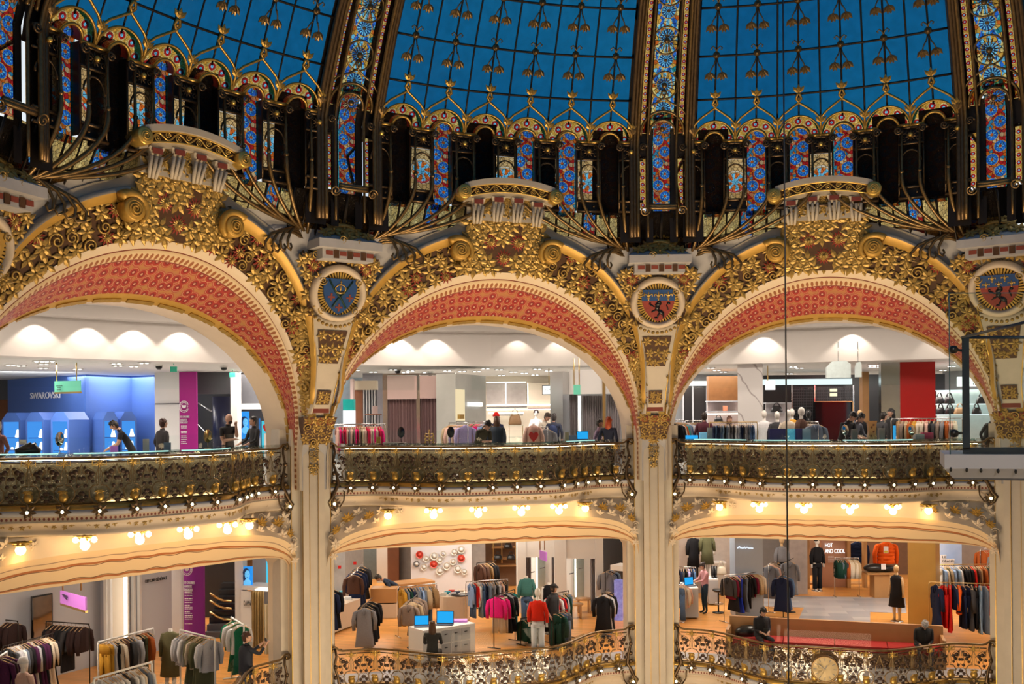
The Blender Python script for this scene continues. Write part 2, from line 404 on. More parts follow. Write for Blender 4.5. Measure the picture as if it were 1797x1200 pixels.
# ---------------------------------------------------------------- pillars
PILR = []
def col_frame(i):
    c = COLS[i]; r = nrm(CEN_ARCH-c); return c, r, np.array([-r[1], r[0]])
CEN_ARCH = ccen
def colP(i):
    c, r, t = col_frame(i)
    t = -t if (t[0] < 0) else t
    def P(u, d, z): q = c+t*u+r*d; return np.array([q[0], q[1], z])
    def Rm():  # columns: right, up, toward the well
        return np.stack([np.array([t[0], t[1], 0]), np.array([0, 0, 1.]), np.array([r[0], r[1], 0])], 1)
    return P, Rm()
def boxP(mb, P, u0, u1, d0, d1, z0, z1, m=0, tu0=None, tu1=None, td0=None, td1=None):
    tu0 = u0 if tu0 is None else tu0; tu1 = u1 if tu1 is None else tu1; td0 = d0 if td0 is None else td0; td1 = d1 if td1 is None else td1
    mb.hexa([P(u0, d1, z0), P(u1, d1, z0), P(u1, d0, z0), P(u0, d0, z0), P(tu0, td1, z1), P(tu1, td1, z1), P(tu1, td0, z1), P(tu0, td0, z1)], m)
def leaf_panel(mb, S, nu, nv, size, ref, m=0, mr=1, seed=3, ros=.12, sp=.25):
    rn = random.Random(seed)
    for i in range(nu):
        for j in range(nv):
            a = (i+.5+rn.uniform(-.18, .18))/nu; b = (j+.5+rn.uniform(-.18, .18))/nv
            p, R = sframe(S, a, b, ref); k = rn.random()
            if k < ros: put_rosette(mb, p, R, size*.95, m, mr, 9)
            elif k < ros+sp: put_spiral(mb, p, R, size*.8, m, rn.choice((-1, 1)), rn.uniform(0, 6))
            else: put_cluster(mb, p, R, size, rn.choice((5, 6)), m, rn)
where_col = ['at the far left edge', 'between the left and middle arches', 'between the middle and right arches', 'at the right edge']
for i in range(4):
    P, Rm = colP(i); ref = Rm[:, 2]
    root = empty('pillar', P(0, 0, LF-3.0), 0, None, None, None, 'structure')
    b = MB(); boxP(b, P, -.26, .26, -1.0, 0, LF-3, -.55)
    for s in (-1, 1):
        boxP(b, P, s*.19-.075, s*.19+.075, 0, .035, LF-3, -.55)          # raised borders of the sunk panel
        boxP(b, P, s*.20-.07, s*.20+.07, 0, .075, -.55, -.40)             # small ear capitals
        boxP(b, P, s*.375-.11, s*.375+.11, -1.0, -.14, LF-3, -.2)         # side pilasters
        boxP(b, P, s*.55-.12, s*.55+.12, -1.1, -.36, LF-3, -.2)
    b.build('shaft', M['ivory'], root)
    g = MB()
    for s in (-1, 1):
        boxP(g, P, s*.112-.006, s*.112+.006, .035, .042, LF-3, -.6); boxP(g, P, s*.262-.006, s*.262+.006, -.02, .02, LF-3, -.6)
        boxP(g, P, s*.488-.008, s*.488+.008, -.16, -.13, LF-3, -.6)
    g.build('gold_line', M['gold'], root)
    # carved console that carries the spandrel and its pendant
    def Scon(a, q):
        z = -.55+q*.62; return P((a-.5)*(.64+.18*q), .16+.30*q**1.2, z)
    c = MB(); c.grid(Scon, 4, 6, 1)
    c.add([P(-.32, .15, -.55), P(.32, .15, -.55), P(.32, -.3, -.55), P(-.32, -.3, -.55), P(-.41, .45, .07), P(.41, .45, .07), P(.41, -.3, .07), P(-.41, -.3, .07)], [(0, 3, 7, 4), (1, 5, 6, 2), (3, 2, 1, 0), (4, 7, 6, 5), (0, 1, 5, 4)], 1, None, False)
    for a in (-.21, 0.0, .21):
        p, R = sframe(Scon, .5+a*1.5, .84, ref); put_rosette(c, p, R, .125, 0, 2, 10)
    leaf_panel(c, Scon, 4, 4, .135, ref, 0, 2, 11+i, .0, .2)
    Spen = lambda a, q: P((a-.5)*(.24 if q > .25 else .12), .06, -1.28+q*.75)
    leaf_panel(c, Spen, 2, 5, .095, ref, 0, 0, 5+i, 0.0, .3)
    c.build('carved_console', [M['leafg'], M['ground'], M['redp'], M['ivory2']], root)
    g = MB()
    for s in (-1, 1): boxP(g, P, s*.2-.10, s*.2+.10, .2, .42, .07, .15)
    g.build('gold_bar', M['goldl'], root)
    # tapering spandrel above the console: ivory field with two gilded panels
    sp = MB()
    def Ssp(a, q):
        z = .07+q*3.55; k = .26+.47*max(0, (z-.6)/3.0)**1.15
        wz = W(z)/math.cos(PI/10)
        return P((a-.5)*2*k, wz-.0, z)
    sp.grid(Ssp, 4, 20, 0); sp.build('spandrel', M['ivory'], root)
    def sub(z0, z1, w0, w1, nx, ny, nm, sz):
        q = MB(); S_ = lambda a, t: P((a-.5)*2*(w0+(w1-w0)*t), W(z0+(z1-z0)*t)/math.cos(PI/10)+.03, z0+(z1-z0)*t)
        q.grid(S_, 1, 3, 1); leaf_panel(q, S_, nx, ny, sz, ref, 0, 0, 9, 0, 0); q.build(nm, [M['leafg'], M['ground']], root)
    sub(1.28, 2.0, .22, .36, 3, 3, 'gilded_panel', .14); sub(.36, .68, .16, .17, 2, 2, 'gilded_panel', .11)
    q = MB(); boxP(q, P, -.20, .20, W(.2)+.02, W(.2)+.06, .17, .27, 0); q.build('dentil_slot', M['redb'], root)
    for s in (-1, 1):
        q = MB(); f = lambda t: Ssp(.5+s*.5, t)
        q.tube([f(t)+ref*.01 for t in np.linspace(.02, .93, 20)], .014, 5); q.build('gilded_edge', M['goldl'], root)
    # ---- medallion
    zc, dc = 2.80, 1.51
    tilt = -.25
    n3 = nrm(ref*math.cos(tilt)+np.array([0, 0, math.sin(tilt)])); Rz = frame(n3)
    Rz = np.stack([Rm[:, 0], nrm(np.cross(n3, Rm[:, 0])), n3], 1); pc = P(0, dc-.04, zc)
    desc = [('red and gold shield', 'a gold shield'), ('blue shield', 'a blue shield, gold crown and crosses'), ('lion shield', 'a lion below three gold fleurs'), ('fleur shield', 'many gold fleurs above dark red')][i]
    md = empty('coat_of_arms', pc-np.array([0, 0, .6]), 0, 'oval medallion with '+desc[1]+', '+where_col[i], 'coat of arms', 'heraldic medallions above the pillars')
    q = MB(); q.lathe([(.50, .02), (.53, .09), (.58, .11), (.65, .06), (.68, -.12), (.50, -.12)], pc, 36, 0, Rz@np.diag([1, .95, 1]), cap=False); q.build('ring', M['ivory2'], md)
    q = MB(); q.lathe([(.001, 0), (.53, 0)], pc, 36, 1, Rz@np.diag([1, .95, 1]))
    for k in range(44):
        a = 2*PI*k/44; q.box(pc+Rz@np.array([.43*math.cos(a), .41*math.sin(a), .012]), (.19, .038, .03), Rz@rot2(a), 0)
    q.build('sunburst', [M['goldl'], M['ground']], md)
    def shp(x, y, dd): return pc+Rz@np.array([x, y, .03+dd])
    def outline(s=1.0):
        pts = [(-.36, .33), (-.40, .18), (-.385, .0), (-.33, -.16), (-.22, -.30), (-.10, -.40), (0, -.45)]
        return [(x*s, y*s) for x, y in pts]+[(-x*s, y*s) for x, y in pts[-2::-1]]
    q = MB(); cA = {0: 'goldl', 1: 'blue', 2: 'redp', 3: 'redp'}[i]
    if 'blue' not in M: M['blue'] = pm('heraldic_blue', (.01, .07, .24), .45, var=.1)
    q.prism(outline(), shp, .05, 0); q.build('shield', M[cA], md)
    e = MB()
    def plane(x, y, dd=.06): return pc+Rz@np.array([x, y, .03+dd])
    def blob(x, y, sx, sy, m=0, a=0): e.ball(plane(x, y, .055), 1, 7, m, (sx, sy, .02), Rz@rot2(a))
    def fleur(x, y, s):
        blob(x, y+.02*s, .022*s, .085*s)
        for g_ in (-1, 1): e.tube([plane(x+g_*t*s, y+h*s) for t, h in ((.01, -.02), (.045, .03), (.085, .03), (.085, -.015))], .014*s, 5)
        blob(x, y-.05*s, .05*s, .012*s); blob(x, y-.085*s, .02*s, .03*s)
    if i in (2, 3):
        c = MB(); top = [(-.37, .33), (-.405, .18), (-.395, .06), (.395, .06), (.405, .18), (.37, .33)]; c.prism(top, shp, .056, 0); c.build('blue_chief', M['blue'], md)
        if i == 2:
            for x in (-.24, 0, .24): fleur(x, .19, 1.1)
        else:
            for x, y in ((-.26, .12), (0, .12), (.26, .12), (-.13, .25), (.13, .25)): fleur(x, y, .8)
        l = MB(); sv = e; e = l
        for a in ((0, -.02, .10, .06, .4), (-.02, -.10, .07, .10, .0), (.07, -.22, .11, .06, -.6), (.02, .03, .06, .05, 0), (-.16, -.05, .10, .022, -.5), (-.2, 0, .03, .03, 0), (-.10, -.18, .09, .022, .5),
                  (.0, -.30, .09, .024, 1.2), (-.05, -.35, .05, .02, 0), (.13, -.31, .07, .022, 1.5), (.22, -.10, .018, .09, .3), (.25, .0, .05, .04, 0)): blob(a[0], a[1], a[2], a[3], 0, a[4])
        e = sv; l.build('lion', M['black'], md)
    elif i == 1:
        e.tube([plane(-.10, .05), plane(-.13, .13), plane(-.07, .19), plane(0, .21), plane(.07, .19), plane(.13, .13), plane(.10, .05)], .014, 5)
        e.tube([plane(-.10, .04), plane(0, .02), plane(.10, .04)], .024, 5); blob(0, .26, .012, .05); blob(0, .265, .035, .012); blob(0, .12, .02, .08)
        l = MB()
        for x, y in ((-.2, -.08), (.24, -.08), (0, -.30)):
            l.box(plane(x, y, .053), (.17, .04, .012), Rz); l.box(plane(x, y, .0535), (.04, .17, .012), Rz)
        l.build('cross', M['redb'], md); M['hgreen'] = pm('dark_green', (.01, .05, .03), .5)
        l = MB()
        for s in (-1, 1): l.tube([plane(s*-.28, .30), plane(s*-.12, .05), plane(s*.05, -.12), plane(s*.16, -.30)], .022, 5)
        l.build('laurel_branch', M['hgreen'], md)
    else:
        l = MB()
        for x, y in ((-.15, .1), (.15, .1), (-.15, -.12), (.15, -.12), (0, -.3)): l.ball(plane(x, y, .05), 1, 8, 0, (.08, .09, .02), Rz)
        l.build('red_field', M['redp'], md)
    if e.V: e.build('gold_charge', M['goldl'], md)
    q = MB()
    for sx in (-1, 1):
        for yy, s_ in ((.27, .10), (-.36, .10)):
            put_spiral(q, pc+Rz@np.array([sx*(.43 if yy > 0 else .40), yy, .08]), Rz, s_, 0, sx, 0, .2)
            put_cluster(q, pc+Rz@np.array([sx*(.52 if yy > 0 else .5), yy+.08, .06]), Rz, .12, 5)
    for k in range(15):
        a = PI*1.18+k*PI*.64/14; q.ball(pc+Rz@np.array([.76*math.cos(a), .73*math.sin(a), .02]), .045, 6)
    q.build('gilt_scrolls', M['leafg'], md)
    # ---- foliage around the medallion head
    q = MB(); rn = random.Random(40+i)
    for s in (-1, 1):
        for x, z, k in ((.62, 3.35, 'r'), (.80, 3.2, 'l'), (.68, 3.05, 'l'), (.78, 3.5, 'l'), (.45, 3.5, 'l'), (.70, 2.75, 'l'), (.25, 3.53, 'l'), (.60, 3.6, 's'), (.9, 3.42, 'l'), (.74, 2.35, 'l')):
            p = P(s*x, W(z)/math.cos(PI/10)+.02, z)
            if k == 'r': put_rosette(q, p, Rz, .17, 0, 1)
            elif k == 's': put_spiral(q, p, Rz, .1, 0, s)
            else: put_cluster(q, p, Rz, .17, 6, 0, rn)
    S_ = lambda a, t: P((a-.5)*2*(.62+.3*t), W(2.3+1.3*t)/math.cos(PI/10)-.0, 2.3+1.3*t)
    q.grid(S_, 2, 6, 2); q.build('foliage', [M['leafg'], M['redp'], M['ground']], root)
    # ---- pedestal above it
    pd = empty('corner_pedestal', P(0, 1.6, 3.5), 0, 'stone block with red squares and leaf crest '+where_col[i], 'pedestal', 'leaf-crested pedestals above the medallions')
    q = MB(); boxP(q, P, -.74, .74, 1.0, 2.15, 3.69, 3.87); boxP(q, P, -.74, .74, 1.0, 2.15, 3.87, 4.25, 0, -.30, .30, .8, 1.35)
    boxP(q, P, -.60, .60, 1.1, 1.98, 3.47, 3.69, 0); q.build('block', M['stone'], pd)
    q = MB()
    for k in range(4): boxP(q, P, -.52+k*.32, -.36+k*.32, 1.975, 1.995, 3.55, 3.64)
    q.build('red_square', M['redb'], pd)
    q = MB()
    for k in range(3): boxP(q, P, -.34+k*.32, -.22+k*.32, 1.975, 2.0, 3.49, 3.66)
    q.build('dark_dentil', M['ground'], pd)
    q = MB(); Rt = np.stack([Rm[:, 0], nrm(np.cross(nrm(ref+np.array([0, 0, .9])), Rm[:, 0])), nrm(ref+np.array([0, 0, .9]))], 1)
    for x, z, s_ in ((0, 4.12, .25), (-.26, 4.08, .23), (.26, 4.08, .23), (-.5, 3.98, .18), (.5, 3.98, .18), (0, 3.92, .2), (-.14, 4.3, .2), (.14, 4.3, .2)):
        put_cluster(q, P(x, 1.35+(4.35-z)*1.3+.12, z+.05), Rt, s_, 6, 0, rn)
    put_spiral(q, P(-.18, 2.12, 3.86), Rm, .10, 0, 1, 0, .2); put_spiral(q, P(.2, 2.12, 3.84), Rm, .08, 0, -1, 0, .2)
    P_ = [P(x, 1.75, 4.25-.9*x*x) for x in np.linspace(-.45, .45, 12)]; q.tube(P_, .05, 6)
    q.build('leaf_crest', M['leafg'], pd)

# ---------------------------------------------------------------- the three great arches
for bi, B in enumerate(BAYS):
    k_ = B.hw/4.34
    leg6 = lambda z: ((4.34-.31-W(z)*.325), W(z))
    r0 = ringfn(4.0, 2.93, -.52, 2.05, -.46, -.44); r0b = ringfn(4.0, 2.93, -.52, 2.05, -1.25, -1.25)
    r2 = ringfn(4.005, 3.93, -.80, 1.96, -.31, .55); r4 = ringfn(3.97, 4.0, -.507, 1.98, -.05, .92)
    r6 = ringfn(3.80, 3.72, .67, 2.2, W(.67), 1.12, legs=leg6); r5 = lerpf(r4, r6, .93)
    r1 = lerpf(r0, r2, .20); r0a = lerpf(r0, r2, .07); r3 = lerpf(r2, r4, .16); r3b = lerpf(r2, r4, .50, .02)
    def PT(f, a): q = f(PH0+(PH1-PH0)*a); return B.P(q[0]*k_, q[1], q[2])
    root = empty('wall_'+BN[bi], B.P(0, 0, UF), 0, None, None, None, 'structure')
    def strip(name, fa, fb, mats, nv=1, nu=96, bulge=0.0, m=0):
        q = MB(); q.grid(lambda a, v: PT(fa, a)*(1-v)+PT(fb, a)*v+np.array([*B.n, 0])*bulge*math.sin(PI*v), nu, nv, m); return q.build(name, mats, root)
    strip('arch_reveal', r0b, r0, M['ivory2'])
    strip('ochre_band', r0a, r1, M['ochre'])
    strip('painted_soffit', r1, r2, M['petal'], 4)
    strip('red_line', r2, lerpf(r2, r4, .05), M['redb'])
    strip('beaded_moulding', lerpf(r2, r4, .05), r3b, M['bead'], 4, 96, .05)
    strip('red_line', r3b, lerpf(r2, r4, .56), M['redb'])
    strip('ivory_band', lerpf(r2, r4, .56), r4, M['ivory2'], 3, 96, .02)
    q = MB(); rn = random.Random(bi)
    q.grid(lambda a, v: PT(r0, a)*(1-v)+PT(r0a, a)*v, 96, 1, 1)
    for j in range(66):
        a = .06+.88*(j+.5)/66
        if j % 5 == 4: continue
        p, R = sframe(lambda x, v: PT(r0, x)*(1-v)+PT(r0a, x)*v, a, .5, np.array([*B.n, -.8])); q.box(p, (.10, .16, .05), R@rot2(PI/2), 0)
    q.build('gilded_strip', [M['gold'], M['ochre']], root)
    # leaf band
    q = MB(); Sb = lambda a, v: PT(r4, a)*(1-v)+PT(r5, a)*v
    for a0, a1, m_ in ((0, .112, 3), (.112, .888, 1), (.888, 1, 3)): q.grid(lambda a, v: Sb(a0+(a1-a0)*a, v)-np.array([*B.n, 0])*.03, 60 if m_ == 1 else 8, 3, m_)
    ref = np.array([*B.n, -.2]); L = 0; a = .116; side = 1
    while a < .884:
        wdt = np.linalg.norm(PT(r5, a)-PT(r4, a)); da = np.linalg.norm(PT(r4, a+.004)-PT(r4, a))/.004
        step = max(.13, min(.30, wdt*.42)); rows = max(1, int(round(wdt/.24)))
        for j in range(rows):
            v = (j+.5+rn.uniform(-.2, .2))/rows
            p, R = sframe(Sb, a+rn.uniform(-.2, .2)*step/da, v, ref); kk = rn.random(); sz = min(.25, wdt*.5/max(1, rows)*1.05+.07)
            if kk < .14: put_rosette(q, p, R, sz*.95, 0, 2, 10)
            elif kk < .36: put_spiral(q, p, R, sz*.72, 0, side, rn.uniform(0, 6))
            else: put_cluster(q, p, R, sz*1.08, rn.choice((5, 6, 7)), 0, rn)
        a += step*.95/da; side = -side
    q.build('leaf_relief', [M['leafg'], M['ground'], M['redp'], M['ivory']], root)
    # hood moulding, one each side, curling into a volute
    for s in (-1, 1):
        q = MB(); phs = np.linspace(.15, math.atan2(4.05+.5, 1.06), 44)
        def prof(p_, v):
            p = p_ if s > 0 else PI-p_
            f = r6(p); g = r4(p); outw = nrm((f-g)*np.array([1, 0, 1])); t = (p_+.05)/1.4; wd = .05+.17*t; pr = .05+.15*t
            off, dd = [(-wd, 0), (-wd*.75, pr*.6), (-wd*.25, pr), (wd*.1, pr*.92), (wd*.18, pr*.5), (wd*.2, -.25)][v]
            x = f+outw*off; return B.P(x[0]*k_, x[1]+dd, x[2])
        V = [prof(p, v) for p in phs for v in range(6)]
        for i_ in range(len(phs)-1):
            pass
        F = [[], []]
        for i_ in range(len(phs)-1):
            for v in range(5):
                f_ = (i_*6+v, (i_+1)*6+v, (i_+1)*6+v+1, i_*6+v+1); F[1 if v >= 2 else 0].append(f_)
        q.add(V, F[0], 0); q.add(V, F[1], 1)
        e = r6(phs[-1] if s > 0 else PI-phs[-1])
        Rv = np.stack([np.array([*B.t, 0]), np.array([0, 0, 1.]), np.array([*B.n, 0])], 1)
        vc = B.P(s*1.11*k_, 1.42, 3.875)
        spiral_disc(q, vc, Rv, .215, 0, s, .24)
        # closing curl over the volute
        cp = [vc+Rv@np.array([s*(.27+.05*max(0, t))*math.sin(t), (.27+.05*max(0, t))*math.cos(t), -.07]) for t in np.linspace(.9, -2.4, 18)]
        q.tube(cp, np.linspace(.10, .05, 18), 6, 0, flat=(1, 1.3))
        q.build('hood_moulding', [M['ochre'], M['ivory']], root)
    # ---- crown over the arch
    cr = root
    def Sc(a, v):
        z = 3.45+v*1.33; hwz = 1.0-.12*v; return B.P((a-.5)*2*hwz*(1.0 if v > .35 else 1.0+.0), 1.03+.30*v, z)
    q = MB(); q.grid(Sc, 6, 6, 1); rn = random.Random(70+bi)
    for j in range(8):
        for i_ in range(9):
            a_ = (i_+.5+.5*(j % 2)-.25)/9; v_ = (j+.5)/8
            if a_ < 0 or a_ > 1: continue
            p, R = sframe(Sc, a_, v_, ref); x = (a_-.5)*2
            d1 = min(math.hypot(x-qx, (v_-qv)*.7) for qx, qv in ((-.36, .52), (.36, .52), (0, .25)))
            if d1 < .22: continue
            put_cluster(q, p, R, .255, rn.choice((5, 6)), 0, rn)
    for qx, qv in ((-.36, .52), (.36, .52), (0, .25)):
        p, R = sframe(Sc, .5+qx/2, qv, ref); put_rosette(q, p, R, .21, 0, 2, 14)
    q.build('crown_relief', [M['leafg'], M['ground'], M['redp']], cr)
    q = MB()    # flanks, corbels and curved cornice
    poly = [(-1.02, 5.02), (-.90, 4.82), (-.98, 4.62), (-1.25, 4.42), (-1.75, 4.25), (-2.3, 3.95), (-2.3, 3.7), (-.95, 3.7), (-.85, 4.75), (.85, 4.75), (.95, 3.7), (2.3, 3.7), (2.3, 3.95), (1.75, 4.25), (1.25, 4.42), (.98, 4.62), (.90, 4.82), (1.02, 5.02)]
    for s in (-1, 1):
        pl = [(-1.02, 5.02), (-.90, 4.82), (-.98, 4.62), (-1.25, 4.45), (-1.75, 4.28), (-2.4, 3.98), (-2.4, 3.80), (-1.7, 4.1), (-1.3, 4.22), (-.95, 4.2), (-.78, 5.02)]
        if s > 0: pl = [(-x, z) for x, z in pl][::-1]
        q.prism(pl, lambda x, z, dd: B.P(x*k_, .25+dd*(.82+.12*(z-3.7)), z), 1.0)
    boxP(q, B.P, -.95, .95, .3, 1.34, 4.6, 5.05)
    def arc(x): return .16*(1-(x/1.05)**2)-.03
    xs = np.linspace(-1.08, 1.08, 15)
    for x0, x1 in zip(xs[:-1], xs[1:]):
        for (d1, z0, z1) in ((1.52, 5.0, 5.08), (1.60, 5.08, 5.28), (1.72, 5.28, 5.40)):
            q.hexa([B.P(x0, d1, z0+arc(x0)), B.P(x1, d1, z0+arc(x1)), B.P(x1, .5, z0+arc(x1)), B.P(x0, .5, z0+arc(x0)), B.P(x0, d1, z1+arc(x0)), B.P(x1, d1, z1+arc(x1)), B.P(x1, .5, z1+arc(x1)), B.P(x0, .5, z1+arc(x0))])
    for x in (-.72, -.24, .24, .72):       # corbels
        zt = 5.0+arc(x)
        q.hexa([B.P(x-.07, 1.36, zt-.34), B.P(x+.07, 1.36, zt-.34), B.P(x+.07, 1.2, zt-.34), B.P(x-.07, 1.2, zt-.34), B.P(x-.16, 1.54, zt), B.P(x+.16, 1.54, zt), B.P(x+.16, 1.2, zt), B.P(x-.16, 1.2, zt)])
        for s in (-1, 0, 1): q.tube([B.P(x+s*.07, 1.37, zt-.55), B.P(x+s*.09, 1.42, zt-.4), B.P(x+s*.11, 1.52, zt-.16)], [.03, .04, .035], 6)
    q.build('crown', M['ivory'], cr)
    for x in (-.72, -.24, .24, .72):
        q = MB(); zt = 5.0+arc(x); boxP(q, B.P, x-.105, x+.105, 1.535, 1.56, zt-.12, zt-.02); q.build('red_square', M['redb'], cr)
    for x in (-.48, 0, .48):
        q = MB(); zt = 5.0+arc(x); Rv2 = np.stack([np.array([*B.t, 0]), np.array([0, 0, 1.]), np.array([*B.n, 0])], 1)
        for dx, dz in ((-.07, -.1), (.07, -.1), (0, -.24), (0, -.02)): put_cluster(q, B.P(x+dx, 1.40, zt+dz), Rv2, .11, 6, 0, rn)
        q.build('leaf_spray', M['leafg'], cr)
    q = MB(); Rv = np.stack([np.array([*B.t, 0]), np.array([0, 0, 1.]), np.array([*B.n, 0])], 1)
    for s in (-1, 1): spiral_disc(q, B.P(s*1.10, 1.75, 5.155), Rv, .165, 0, s, .6)
    xs = np.linspace(-.9, .9, 60); q.tube([B.P(x, 1.63, 5.18+arc(x)+.065*math.sin(x*4.6*PI/1.0)) for x in xs], .018, 5)
    for j in range(8):
        x = -.78+j*.2226; put_spiral(q, B.P(x, 1.63, 5.18+arc(x)+.02*(1 if j % 2 else -1)), Rv, .065, 0, 1 if j % 2 else -1, 0, .2)
    for zz in (5.085, 5.275): q.tube([B.P(x, 1.63, zz+arc(x)) for x in np.linspace(-.98, .98, 24)], .02, 5)
    q.build('scroll_frieze', M['goldl'], cr)
    q = MB(); xs = np.linspace(-.98, .98, 15)
    for x0, x1 in zip(xs[:-1], xs[1:]): q.add([B.P(x0, 1.605, 5.09+arc(x0)), B.P(x1, 1.605, 5.09+arc(x1)), B.P(x1, 1.605, 5.27+arc(x1)), B.P(x0, 1.605, 5.27+arc(x0))], [(0, 1, 2, 3)], 0)
    q.build('frieze_ground', M['ground'], cr)
    # ---- sloping ledge above the hood, lit by the dome
    q = MB()
    for s in (-1, 1):
        def Sl(a, v):
            p_ = -.0+a*math.atan2(4.05+.5, 1.0); p_ = .42+a*(1.33-.42); p = p_ if s > 0 else PI-p_
            f = r6(p); lift = .06+.35*v; return B.P(f[0]*k_, f[1]+.12-1.5*v*min(1, .45+.55*a), f[2]+lift*.6)
        q.grid(Sl, 24, 2, 0)
        # spandrel field between hood and corner, reaching the mitre
        def Sf(a, v):
            p_ = -.3+a*1.75; p = p_ if s > 0 else PI-p_
            f = r6(p); zz = f[2]; um = (4.34-W(zz)*.325+.02)*s; u = f[0]*(1-v)+max(abs(f[0]), abs(um))*s*v
            return B.P(u*k_, DW(u, zz)*v+f[1]*(1-v)-.06, zz)
        q.grid(Sf, 24, 2, 0)
    q.build('ledge', M['stone'], root)
# ---------------------------------------------------------------- dome: stained glass (procedural), panes, ribs, gallery
def stained(name, kind, dark=1.0):
    """kind: 'flow' gold ground with rose discs, 'rose' blue discs on red, 'wheel' orange and blue wheel, 'beads' red discs on gold, 'gold' plain rippled gold"""
    m, nt, out = newmat(name); uv = N(nt, 'ShaderNodeTexCoord'); sp = N(nt, 'ShaderNodeSeparateXYZ'); nt.links.new(uv.outputs['UV'], sp.inputs[0])
    def mth(op, *a):
        q = N(nt, 'ShaderNodeMath', operation=op)
        for i, x in enumerate(a):
            if isinstance(x, (int, float)): q.inputs[i].default_value = x
            else: nt.links.new(x, q.inputs[i])
        return q.outputs[0]
    def mix(k, a, b, mode='MIX'):
        q = N(nt, 'ShaderNodeMix', data_type='RGBA', blend_type=mode)
        for i, x in ((0, k), (6, a), (7, b)):
            if isinstance(x, tuple): q.inputs[i].default_value = (*x, 1)
            elif isinstance(x, (int, float)): q.inputs[i].default_value = x
            else: nt.links.new(x, q.inputs[i])
        return q.outputs[2]
    x, y = sp.outputs[0], sp.outputs[1]
    def vor(sx, sy, feat='F1', rnd=1.0):
        mp = N(nt, 'ShaderNodeMapping'); mp.inputs['Scale'].default_value = (sx, sy, 1); nt.links.new(uv.outputs['UV'], mp.inputs[0])
        v = N(nt, 'ShaderNodeTexVoronoi', Scale=1.0, Randomness=rnd); v.voronoi_dimensions = '2D'; v.feature = feat; nt.links.new(mp.outputs[0], v.inputs['Vector']); return v
    def disc(cx, cy, r):   # distance in a cell, in unit radius
        return mth('DIVIDE', mth('SQRT', mth('ADD', mth('POWER', cx, 2.0), mth('POWER', cy, 2.0))), r)
    def ramp(k, stops, const=True):
        r = N(nt, 'ShaderNodeValToRGB'); e = r.color_ramp; e.interpolation = 'CONSTANT' if const else 'LINEAR'
        e.elements.remove(e.elements[1]); e.elements[0].position = stops[0][0]; e.elements[0].color = (*stops[0][1], 1)
        for p, c in stops[1:]: q = e.elements.new(p); q.color = (*c, 1)
        nt.links.new(k, r.inputs[0]); return r.outputs[0]
    G, O, R_, Bl, Cy, Te = (.85, .45, .07), (.80, .17, .02), (.55, .02, .02), (.03, .22, .85), (.22, .72, 1.0), (.02, .35, .38)
    cells = {'flow': (9, 3.2), 'rose': (7, 3.2), 'wheel': (9, 4), 'beads': (6, 2.2), 'gold': (5, 2)}[kind]
    asp = {'flow': 1, 'rose': 1, 'wheel': 1, 'beads': 1, 'gold': 1}[kind]
    v = vor(6, 6); ve = vor(6, 6, 'DISTANCE_TO_EDGE')
    rnd = N(nt, 'ShaderNodeSeparateXYZ'); nt.links.new(v.outputs['Color'], rnd.inputs[0]); rc = rnd.outputs[0]
    lead = mth('LESS_THAN', ve.outputs['Distance'], .05)
    if kind == 'flow':     # long strip, x 0..1 across, y in widths
        base = ramp(rc, [(0, G), (.30, O), (.42, (1, .74, .25)), (.62, Te), (.70, Bl), (.80, Cy), (.88, (.95, .80, .35))])
        ed = mth('ABSOLUTE', mth('SUBTRACT', x, .5)); wav = mth('MULTIPLY', mth('SINE', mth('MULTIPLY', y, 2*PI/1.05)), .09)
        band = mth('MULTIPLY', mth('GREATER_THAN', mth('ADD', ed, wav), .20), mth('LESS_THAN', mth('ADD', ed, wav), .34))
        base = mix(band, base, ramp(rc, [(0, Bl), (.4, Cy), (.7, (.02, .12, .5))]))
        base = mix(mth('LESS_THAN', ed, .07), base, Cy)
        cx = mth('SUBTRACT', x, .5); fy = mth('SUBTRACT', mth('FRACT', mth('DIVIDE', y, 1.05)), .5); cy = mth('MULTIPLY', fy, 1.05)
        d = disc(cx, cy, .34); ang = mth('ARCTAN2', cy, cx); sp_ = mth('GREATER_THAN', mth('SINE', mth('MULTIPLY', ang, 14.0)), .1)
        wheel = mix(sp_, (.01, .07, .30), Cy)
        base = mix(mth('LESS_THAN', d, 1.0), base, wheel)
        ring = mth('MULTIPLY', mth('GREATER_THAN', d, .88), mth('LESS_THAN', d, 1.0)); base = mix(ring, base, G)
        base = mix(mth('LESS_THAN', d, .22), base, (.12, .06, .02))
    elif kind == 'rose':   # staggered blue discs with stars on red swirls
        base = ramp(rc, [(0, R_), (.35, O), (.55, (.75, .25, .10)), (.72, (.9, .6, .3)), (.82, (.05, .3, .5))])
        row = mth('FLOOR', mth('DIVIDE', y, .62)); sh = mth('MULTIPLY', mth('SUBTRACT', mth('MULTIPLY', mth('FRACT', mth('MULTIPLY', row, .5)), 2.0), .5), .38)
        cx = mth('SUBTRACT', mth('SUBTRACT', x, .5), sh); cy = mth('MULTIPLY', mth('SUBTRACT', mth('FRACT', mth('DIVIDE', y, .62)), .5), .62)
        d = disc(cx, cy, .30); ang = mth('ARCTAN2', cy, cx); st = mth('GREATER_THAN', mth('COSINE', mth('MULTIPLY', ang, 7.0)), mth('SUBTRACT', mth('MULTIPLY', d, 3.4), 1.2))
        w_ = mix(st, Bl, Cy); w_ = mix(mth('LESS_THAN', d, .26), w_, O); w_ = mix(mth('GREATER_THAN', d, .93), w_, (.8, .45, .1))
        base = mix(mth('LESS_THAN', d, 1.05), base, w_)
        eb = mth('GREATER_THAN', mth('ABSOLUTE', mth('SUBTRACT', x, .5)), .45); base = mix(eb, base, (.05, .55, .62))
    elif kind == 'wheel':
